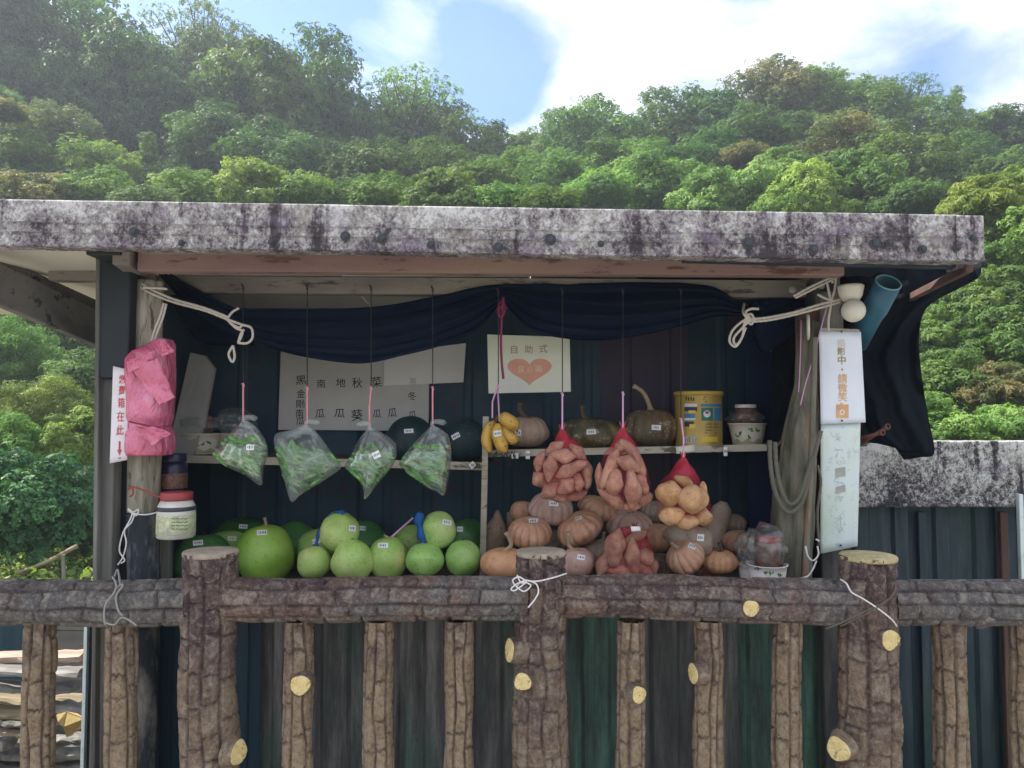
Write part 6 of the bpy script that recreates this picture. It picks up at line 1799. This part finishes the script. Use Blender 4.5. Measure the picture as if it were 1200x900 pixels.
# ------------------------------------------------------------------ bowls, jars, can
def bowl(px, ytop, ybot, rt, rb, Y, mat, label, deco=True, beige=True):
    c = P(px, ybot, Y); h = M(ybot - ytop, Y); a, b = M(rt, Y), M(rb, Y)
    prof = [(b * .9, .002), (b, 0), (b * 1.01, .004), ((a + b) / 2, h * .5), (a * .985, h * .94), (a * 1.04, h * .95), (a * 1.05, h), (a * .97, h), ((a + b) / 2 * .95, h * .5), (b * .9, .006)]
    mb = MB(); n = 40
    vs = []
    for (r_, z) in prof:
        for k in range(n):
            t = 2 * PI * k / n; vs.append(c + Vector((r_ * math.cos(t), r_ * math.sin(t), z)))
    fs = [(i * n + k, i * n + (k + 1) % n, (i + 1) * n + (k + 1) % n, (i + 1) * n + k) for i in range(len(prof) - 1) for k in range(n)]
    fs += [tuple(range(n - 1, -1, -1)), tuple((len(prof) - 1) * n + k for k in range(n))]
    o = mk('paper_bowl', vs, fs, mat, None, True); tag(o, label, 'paper bowl', 'paper bowls with leaf print')
    bv = bvh_of(o)
    if beige:
        pl = []
        for k in range(12):
            x0 = px - rb * .95 + k * rb * 1.9 / 12; x1 = x0 + rb * 1.9 / 12
            h0 = 5 + 2 * math.sin(k * 1.3); h1 = 5 + 2 * math.sin((k + 1) * 1.3)
            pl.append([(x0, ybot - h0), (x1, ybot - h1), (x1, ybot - 1), (x0, ybot - 1)])
        patch('border_print', bv, pl, 'print_beige', o)
    if deco:
        rs = random.Random(px); pl = []
        for k in range(5):
            x = px - rt * .6 + k * rt * 1.2 / 4 + rs.uniform(-2, 2); y = ytop + (ybot - ytop) * rs.uniform(.30, .72)
            for q in range(3):
                a_ = rs.uniform(0, PI); l_ = rs.uniform(2.0, 3.2)
                pl.append(rotpts(x + rs.uniform(-2, 2), y + rs.uniform(-2, 2), [(-l_, 0), (-l_ * .2, -l_ * .38), (l_, 0), (-l_ * .2, l_ * .38)], a_))
        patch('leaf_print', bv, pl, 'leaf_print_green', o, .0018)
    return o
def jar(px, ytop, ybot, r_, Y, body, lid, label, lidh=.15, band=None, name='jar', neck=.9):
    c = P(px, ybot, Y); h = M(ybot - ytop, Y); a = M(r_, Y)
    root = thing(name, c, label, 'jar')
    MB().lathe([(a * .9, 0), (a, .004), (a, h * .62), (a * .97, h * .70), (a * neck, h * (1 - lidh) - .002)], c, 32).build('jar_body', body, root, True)
    MB().lathe([(a * neck * 1.02, h * (1 - lidh)), (a * neck * 1.04, h * (1 - lidh) + .002), (a * neck * 1.04, h - .002), (a * neck * .98, h)], c, 32).build('jar_lid', lid, root, True)
    if band:
        z0, z1, bm_ = band
        MB().lathe([(a * 1.012, h * z0), (a * 1.02, h * z0 + .001), (a * 1.02, h * z1 - .001), (a * 1.012, h * z1)], c, 32).build('jar_label', bm_, root, True)
    return root
def film(px, py, rx, ry, Y, label, seed, point=None, mat='bag_clear_dense', name='plastic_wrap', dep=.8, top=1.0):
    n, m = 40, 22; vs = []
    for j in range(m + 1):
        ph = PI * j / m
        for i in range(n):
            th = 2 * PI * i / n
            q = Vector((math.sin(ph) * math.cos(th), math.sin(ph) * math.sin(th), math.cos(ph)))
            e = 1 + .30 * noise.noise(q * 2.1 + Vector((seed, 0, 0))) + .14 * abs(noise.noise(q * 6 + Vector((seed, 3, 0))))
            vs.append(P(px, py, Y) + Vector((q.x * M(rx, Y) * e, q.y * M(rx, Y) * e * dep, q.z * M(ry, Y) * e)))
    fs = [(j * n + i, (j + 1) * n + i, (j + 1) * n + (i + 1) % n, j * n + (i + 1) % n) for j in range(m) for i in range(n)]
    o = mk(name, vs, fs, mat, None, True)
    return tag(o, label, 'plastic bag')
bowl(232, 508, 532, 24, 19, 2.66, 'bowl_cream', 'flowered paper bowl at the left end of the left shelf')
bowl(276, 508, 534, 22, 18, 2.74, 'bowl_cream', 'flowered paper bowl half hidden behind the leftmost okra bag')
jar(233, 487, 512, 15, 2.66, 'jar_speck', 'lid_red', 'small jar with a red lid sitting in the flowered bowl on the left shelf', .2)
film(233, 497, 25, 11, 2.66, 'clear plastic film crumpled over the flowered bowl on the left shelf', 2)
film(275, 494, 22, 15, 2.76, 'clear plastic film over the bowl behind the leftmost okra bag', 5)
bowl(876, 496, 521, 21.5, 16.5, 2.6, 'bowl_cream', 'flowered paper bowl at the right end of the right shelf')
jar(874, 474, 500, 13, 2.6, 'jar_speck', 'jar_white', 'small preserve jar in the flowered bowl beside the gold can', .16)
film(874, 489, 21, 9, 2.6, 'clear plastic film crumpled round the jar beside the gold can', 9)
bowl(899, 661, 678, 22.5, 20, 2.2, 'bowl_white', 'white flowered paper bowl on the counter beside the leaning trunk', beige=False)
bowl(886, 661, 678, 20, 18, 2.3, 'bowl_white', 'second white paper bowl half hidden behind the front one', False, False)
jar(900, 630, 664, 15, 2.2, 'jar_speck', 'lid_red', 'jar with a bright red lid inside the plastic bag on the counter', .14)
film(899, 640, 23, 24, 2.2, 'clear plastic bag peaked over the front white bowl', 12)
film(880, 641, 18, 20, 2.32, 'clear plastic bag over the half hidden white bowl', 15)

pmat('board_grey', [(0.30, 0.29, 0.27), (0.40, 0.38, 0.35)], 5, 0.8, 0.1)
slan = slab('grey_cylinder_board', [P(223, 413, 2.66), P(240, 417, 2.66), P(251, 432, 2.65), P(238, 500, 2.60), P(226, 534, 2.58), P(196, 534, 2.58), P(203, 500, 2.60)], .02, 'board_grey')
slan.name = 'leaning_board'
tag(slan, 'grey board leaning in the left corner behind the flowered bowl', 'board')

j_ = jar(206, 577, 630, 21, 2.22, 'jar_white', 'lid_red', 'white jar with a red lid and green label wired to the left log post', .17, (.10, .52, 'jar_label'), 'hanging_jar', .82)
c = P(206, 630, 2.22); a = M(21, 2.22); h = M(53, 2.22)
MB().lathe([(a * 1.01, h * .60), (a * 1.03, h * .61), (a * 1.03, h * .68), (a * .99, h * .69)], c, 32).build('jar_band', 'jar_band', j_, True)
jl = [o for o in j_.children if o.name.startswith('jar_label')][0]
patch('label_print', bvh_of(jl), [rotpts(x, y, [(-2.2, -.4), (2.2, -.6), (2.2, .3), (-2.2, .5)], .2 * math.sin(x)) for y in (608, 612, 616, 620) for x in (203, 208, 213, 218)], 'leaf_print_green', jl)
patch('label_panel', bvh_of(jl), [[(188, 604), (194, 604), (194, 623), (188, 621)], [(194, 604), (199, 606), (199, 622), (194, 623)]], 'print_lav', jl)
jd = jar(203, 532, 577, 15, 2.34, 'jar_dark', 'jar_dark', 'dark blue glass jar hanging behind the red lidded jar', .2, (.12, .5, 'jar_speck'), 'dark_jar')

# gold milk powder can
CY = 2.62
c = P(819, 523, CY); ca, ch = M(27.5, CY), M(64, CY)
can = thing('powder_can', c, 'tall gold tin of milk powder with a plastic lid on the right shelf', 'tin can')
cb_ = MB().lathe([(ca * .97, 0), (ca, .002), (ca * .985, .006), (ca * .985, ch * .91), (ca, ch * .92)], c, 40).build('can_body', 'can_gold', can, True)
MB().lathe([(ca * 1.0, ch * .925), (ca * 1.035, ch * .93), (ca * 1.035, ch * .985), (ca * .98, ch)], c, 40).build('can_lid', 'can_lid', can, True)
cbv = bvh_of(cb_)
def strips(x0, x1, y0, y1, n=6):
    return [[(x0 + (x1 - x0) * k / n, y0), (x0 + (x1 - x0) * (k + 1) / n, y0), (x0 + (x1 - x0) * (k + 1) / n, y1), (x0 + (x1 - x0) * k / n, y1)] for k in range(n)]
def pr_(polys, m_, nm='label_print', off=.0012):
    o = patch(nm, cbv, polys, m_, can, off)
    if o: o['kind'] = 'stuff'
pr_(strips(820, 844, 463, 519, 8), 'print_lav', 'label_panel')
pr_(strips(793, 800, 463, 520, 3), 'print_white', 'label_panel')
pr_(strips(822, 835.5, 478, 493, 4) , 'print_green', 'label_block', .0018)
pr_(strips(837, 845, 478, 493, 3), 'print_blue', 'label_block', .0018)
pr_(strips(821, 845, 473.5, 476.5, 8), 'print_blue', 'label_block', .0018)
pr_(strips(822, 841, 512, 518, 5), 'print_yellow', 'label_block', .0018)
pr_(strips(802, 817, 477, 482, 4) + strips(802, 813, 494, 500, 4), 'print_navy', 'label_block', .0014)
pr_(strips(802, 814, 485, 490, 4), 'print_blue', 'label_block', .0014)
pr_(strips(807, 815, 481, 484, 3) + strips(808, 815, 497, 502, 3), 'print_yellow', 'label_block', .002)
pr_(strips(802, 817, 473, 476.5, 4) + strips(802, 815, 490, 492, 4), 'print_white', 'label_block', .0014)
pr_(strips(802, 808, 512, 519, 3) + strips(810, 816, 512, 519, 3), 'print_white', 'label_block', .0014)
pr_([[(x, 512.5), (x + .7, 512.5), (x + .7, 518.5), (x, 518.5)] for x in (803, 805, 807, 811, 813, 815)], 'print_navy', 'bar_lines', .002)
pr_([rotpts(809, 467.5, [(-6 + q * 3, -2 + (q % 2)), (-4.6 + q * 3, -2.3), (-4.2 + q * 3, 2), (-5.4 + q * 3, 2.2)], .1) for q in range(4)], 'ink_black', 'faded_brand', .002)
ring = []
for k in range(14):
    a0, a1 = 2 * PI * k / 14, 2 * PI * (k + 1) / 14
    ring.append([(828.5, 485), (828.5 + 4.2 * math.cos(a0), 485 + 4.2 * math.sin(a0)), (828.5 + 4.2 * math.cos(a1), 485 + 4.2 * math.sin(a1))])
pr_(ring, 'print_white', 'round_emblem', .0024)
pr_([[(826, 482), (831, 482), (830, 485), (827, 485)]], 'lid_red', 'round_emblem', .003)
pr_([[(822 + dx, y), (822 + dx + w_, y), (822 + dx + w_, y + .9), (822 + dx, y + .9)] for y, dx, w_ in ((465, 3, 16), (467.5, 2, 18), (470, 4, 15), (496.5, 5, 7), (496.5, 14, 6), (500, 5, 8), (500, 15, 5), (503.5, 5, 7), (507, 4, 14))], 'print_navy', 'small_print', .0024)

# price cards on shelf edges
for (cn_, Y_, lab) in ((((792, 524), (814, 521), (815, 529), (793, 532)), 2.47, 'blank cream card stuck on the right shelf edge under the gold can'),
                       (((848, 523.5), (852.5, 523.5), (852.5, 534.5), (848, 534.5)), 2.47, 'small upright price tag on the right shelf edge below the bowl'),
                       (((598, 531), (607.5, 531), (607.5, 537.5), (598, 537.5)), 2.47, 'price tag on the right shelf edge left of the upright tag pair'),
                       (((616, 528), (621, 528), (621, 538), (616, 538)), 2.47, 'narrow upright price tag under the pinkish pumpkin'),
                       (((549, 545), (554, 540), (558, 545), (553, 550.5)), 2.53, 'tilted price tag at the right end of the left shelf edge')):
    o = bent('price_tag', cn_, Y_, 'paper_cream' if 'cream' in lab else 'sticker', .0005, lab, 'price tag', 4, 4, .001)
    o['group'] = 'price tags on the shelf edges'
    if 'cream' not in lab:
        bv = bvh_of(o); mx0 = sum(c_[0] for c_ in cn_) / 4; my0 = sum(c_[1] for c_ in cn_) / 4
        patch('handwriting', bv, [[(mx0 - 1.6 + q * 1.4, my0 - 1.6), (mx0 - .9 + q * 1.4, my0 - 1.6), (mx0 - .9 + q * 1.4, my0 + 1.4), (mx0 - 1.6 + q * 1.4, my0 + 1.4)] for q in range(3)], 'ink_black', o, .001)

# ------------------------------------------------------------------ pink bag on the log post
rows = [(398, 193, 8, .5), (404, 190, 14, .6), (412, 180, 22, .8), (422, 176, 26, .9), (432, 177, 25.5, 1), (450, 177, 25, 1), (470, 177, 24.5, 1), (488, 177, 23.5, 1), (496, 177, 20.5, .9), (501, 177, 21, .9),
        (508, 176, 24.5, 1), (518, 176, 25.5, 1), (528, 176, 25.5, 1), (533, 176, 24, .9)]
n = 64; vs = []
yy = np.linspace(rows[0][0], rows[-1][0], 60)
for j, y in enumerate(yy):
    cx0 = np.interp(y, [r_[0] for r_ in rows], [r_[1] for r_ in rows]); rx = np.interp(y, [r_[0] for r_ in rows], [r_[2] for r_ in rows]); dd = np.interp(y, [r_[0] for r_ in rows], [r_[3] for r_ in rows])
    for i in range(n):
        t = 2 * PI * i / n
        sq = (abs(math.cos(t)) ** 3.5 + abs(math.sin(t)) ** 3.5) ** (-1 / 3.5)
        e = sq * (1 + .06 * noise.noise(Vector((math.cos(t) * 1.6, math.sin(t) * 1.6, y * .035))) + .05 * abs(noise.noise(Vector((math.cos(t) * 5, math.sin(t) * 5, y * .07)))) - .07 * max(0, .3 - abs(noise.noise(Vector((math.cos(t) * 2.2 + y * .03, math.sin(t) * 2.2, y * .02)))) * 2))
        p = P(cx0, y, 2.2)
        vs.append(p + Vector((M(rx * .94, 2.2) * e * math.cos(t), .062 * dd * e * math.sin(t), 0)))
fs = [(j * n + i, j * n + (i + 1) % n, (j + 1) * n + (i + 1) % n, (j + 1) * n + i) for j in range(59) for i in range(n)] + [tuple(range(n - 1, -1, -1)), tuple(59 * n + k for k in range(n))]
pb = mk('pink_bag', vs, fs, 'bag_pink', None, True)
tag(pb, 'shiny pink plastic bag wrapped round a box and tied to the left log post', 'bag')
def flap(name, pts, Y, seed, nu=14, nv=14, dep=.012):
    tl, tr_, br, bl = [Vector(p) for p in pts]; vs = []
    for j in range(nv + 1):
        for i in range(nu + 1):
            u, v = i / nu, j / nv
            q = (tl.lerp(tr_, u)).lerp(bl.lerp(br, u), v)
            vs.append(P(q.x + 1.5 * noise.noise(Vector((u * 3, v * 3, seed))), q.y + 1.5 * noise.noise(Vector((v * 3, u * 3, seed))), Y - dep * math.sin(PI * u) * (1 - v * .5) - .006 * noise.noise(Vector((u * 4, v * 4, seed)))))
    m = nu + 1
    fs = [(j * m + i, j * m + i + 1, (j + 1) * m + i + 1, (j + 1) * m + i) for j in range(nv) for i in range(nu)]
    b = len(vs); vs += [v + Vector((0, .003, 0)) for v in vs]; fs += [tuple(q + b for q in reversed(f)) for f in fs]
    return mk(name, vs, fs, 'bag_pink', pb, True)
flap('folded_flap', ((152, 430), (184, 420), (205, 466), (186, 474)), 2.118, 1)
flap('folded_flap', ((148, 424), (178, 412), (180, 424), (150, 436)), 2.115, 4)
flap('folded_flap', ((184, 404), (194, 400), (204, 412), (190, 418)), 2.12, 7)
flap('folded_flap', ((156, 500), (186, 500), (200, 508), (178, 522)), 2.118, 9)
MB().tube(cat([P(151, 494, 2.13), P(165, 497, 2.117), (P(180, 500, 2.113)), P(200, 499, 2.13)], 5), M(1.1, 2.1), 6).build('tie_string', 'cord_maroon', pb, True)

# ------------------------------------------------------------------ lamp, pipe, plate, rods
lamp = thing('wall_lamp', P(999, 352, 2.2), 'cream double globe sensor lamp hanging beside the teal pipe', 'lamp')
MB().lathe([(M(9, 2.2), M(-10, 2.2)), (M(12.5, 2.2), M(-4, 2.2)), (M(14.5, 2.2), M(5, 2.2)), (M(14.8, 2.2), M(7.5, 2.2)), (M(13, 2.2), M(9, 2.2))], P(997, 343, 2.2), 32).build('lamp_base', 'porcelain', lamp, True)
MB().lathe([(M(13.5 * math.sin(a), 2.2) + 1e-4, M(13.5 * math.cos(a), 2.2)) for a in np.linspace(PI - .02, .02, 20)], P(1000, 364, 2.18), 32).build('lamp_globe', 'porcelain', lamp, True)
MB().lathe([(M(13.9, 2.2), -.004), (M(14.3, 2.2), 0), (M(13.9, 2.2), .004)], P(998.5, 365, 2.2), 32, Matrix.Rotation(R(60), 3, 'X')).build('lamp_collar', 'jar_dark', lamp, True)
pp = thing('drain_pipe', P(1020, 360, 2.3), 'teal plastic pipe with its open end up at the right of the lamp', 'pipe')
a_, b_ = P(1041, 331, 2.16), P(1004, 404, 2.34)
d = (b_ - a_).normalized(); u = d.orthogonal().normalized(); v = d.cross(u)
ro, ri, n = M(15, 2.16), M(13.6, 2.16), 36
def ringv(c_, r_): return [c_ + (u * math.cos(2 * PI * k / n) + v * math.sin(2 * PI * k / n)) * r_ for k in range(n)]
vs = ringv(a_, ri) + ringv(a_, ro) + ringv(a_ + d * .10, ro) + ringv(a_ + d * .13, ro * .86) + ringv(b_, ro * .84) + ringv(b_, ro * .6)
vs2 = ringv(a_ + d * .11, ri)
fs = [(i * n + k, i * n + (k + 1) % n, (i + 1) * n + (k + 1) % n, (i + 1) * n + k) for i in range(5) for k in range(n)] + [tuple(5 * n + k for k in range(n))]
b = len(vs); vs += vs2
fs += [(k, b + k, b + (k + 1) % n, (k + 1) % n) for k in range(n)] + [tuple(b + k for k in range(n - 1, -1, -1))]
mk('pipe_body', vs, fs, 'pipe_teal', pp, True)
mb = MB().tube([a_ + (u * math.cos(2 * PI * k / n) + v * math.sin(2 * PI * k / n)) * (ri + ro) / 2 for k in range(n + 1)], .0026, 6, False)
mb.build('pipe_rim', 'pipe_rim', pp, True)
dp = MB().lathe([(.001, -.004), (M(13, 2.3), -.004), (M(14, 2.3), 0), (M(12, 2.3), .004), (.001, .003)], P(947, 383, 2.26), 28, Matrix.Rotation(R(72), 3, 'Z') @ Matrix.Rotation(R(90), 3, 'X') , .9, 1.15).build('round_plate', 'jar_white', None, True)
tag(dp, 'pale round lid hung edge on beside the right timber post', 'lid')
for k, (p0, p1, lab) in enumerate((((1006, 514), (1034, 507), 'upper rusty rod with an eye end poking out beside the black tarp'), ((1010, 519), (1040, 500), 'lower rusty rod with an eye end beside the black tarp'))):
    o = MB().tube([P(*p0, 2.36), P(*p1, 2.33)], [.007, .005], 8).tube([P(p1[0] + 3 * math.cos(t), p1[1] + 3 * math.sin(t), 2.328) for t in np.linspace(0, 2 * PI, 13)], .0025, 6, False).build('rusty_rod', 'stick_red', None, True)
    tag(o, lab, 'rod')
# lighter shelf bracket near the red sticks is part of the stall
MB().box(P(995, 518, 2.42), (M(40, 2.42), .02, M(10, 2.42)), None, .002).build('ledge', 'post_black', stall)

# ------------------------------------------------------------------ stacked timber at the lower left
WP = [(-30, 884, 104, 882, 10, 3.0, 'plank_vert', 'dark plank near the bottom of the timber stack'), (-30, 898, 104, 900, 10, 3.0, 'plank_vert', 'lowest dark plank of the timber stack in view'),
      (40, 868, 104, 866, 9, 3.15, 'plank_vert', 'dark short board behind the dead leaf'), (-30, 845, 104, 850, 12, 3.3, 'plank_vert', 'dark rear board deep inside the timber stack'), (-30, 872, 104, 876, 14, 3.35, 'plank_vert', 'lower dark rear board deep inside the timber stack'),
      (-30, 772, 100, 768, 11, 3.0, 'log_a', 'pinkish plank on top of the timber stack'), (-30, 786, 98, 787, 9, 2.9, 'log_b', 'pale grey board second from the top of the timber stack'),
      (-30, 803, 90, 806, 9, 2.95, 'plank_grey', 'dark board under the pale grey one in the timber stack'), (-30, 818, 101, 822, 9, 3.05, 'log_c', 'mossy plank in the middle of the timber stack'),
      (-30, 830, 60, 838, 10, 2.9, 'log_c', 'split brown log at the left of the timber stack'), (45, 826, 104, 832, 8, 2.9, 'log_b', 'short grey offcut beside the second baluster'),
      (30, 842, 103, 841, 7, 3.1, 'log_c', 'thin brown stick under the grey offcut'), (-30, 854, 58, 858, 9, 3.0, 'log_a', 'reddish plank low in the timber stack'),
      (-30, 842, 40, 846, 6, 3.0, 'plank_grey', 'thin dark lath in the lower timber stack'), (-30, 869, 12, 873, 11, 2.85, 'log_b', 'sawn pale log end at the lower left corner')]
for k, (x0, y0, x1, y1, h_, Y_, m_, lab) in enumerate(WP):
    a_, b_ = P(x0, y0, Y_), P(x1, y1, Y_ + .04)
    path = [a_.lerp(b_, t) + Vector((0, 0, .004 * math.sin(t * 7 + k))) for t in np.linspace(0, 1, 10)]
    mb = MB(); vs = []
    for i, p in enumerate(path):
        for t in range(12):
            an = 2 * PI * t / 12
            sq = (abs(math.cos(an)) ** 3 + abs(math.sin(an)) ** 3) ** (-1 / 3)
            e = sq * (1 + .38 * noise.noise(Vector((math.cos(an) * 1.3 + k * 3, math.sin(an) * 1.3, i * .9))))
            vs.append(p + Vector((0, .045 * e * math.cos(an), M(h_ / 2, Y_) * e * math.sin(an))))
    fs = [(i * 12 + t, i * 12 + (t + 1) % 12, (i + 1) * 12 + (t + 1) % 12, (i + 1) * 12 + t) for i in range(9) for t in range(12)] + [tuple(range(11, -1, -1)), tuple(108 + t for t in range(12))]
    o = mk('timber_piece', vs, fs, m_, None, False); tag(o, lab, 'timber', 'stacked timber behind the left railing')
x = [(66, 838), (78, 834), (90, 836), (100, 842), (98, 852), (90, 856), (84, 862), (78, 864), (74, 852), (68, 846)]
dl = slab('dry_leaf', [P(a, b, 2.78 + .02 * math.sin(a)) for a, b in x], .002, 'dry_leaf'); tag(dl, 'large curled yellow brown dead leaf hanging from the timber stack', 'leaf')

# ------------------------------------------------------------------ HAZE
hz = MB().box((0, 32, 24), (150, 130, 50)).build('haze', 'wire_dark')
tag(hz, 'pale blue air haze over the hillside', kind='stuff')
m, t, o = newmat('haze_air')
pv = t.nodes.new('ShaderNodeVolumePrincipled')
pv.inputs['Color'].default_value = (0.80, 0.88, 1.0, 1)
pv.inputs['Density'].default_value = 0.0022
pv.inputs['Anisotropy'].default_value = 0.3
t.links.new(pv.outputs[0], o.inputs['Volume'])
hz.data.materials[0] = m
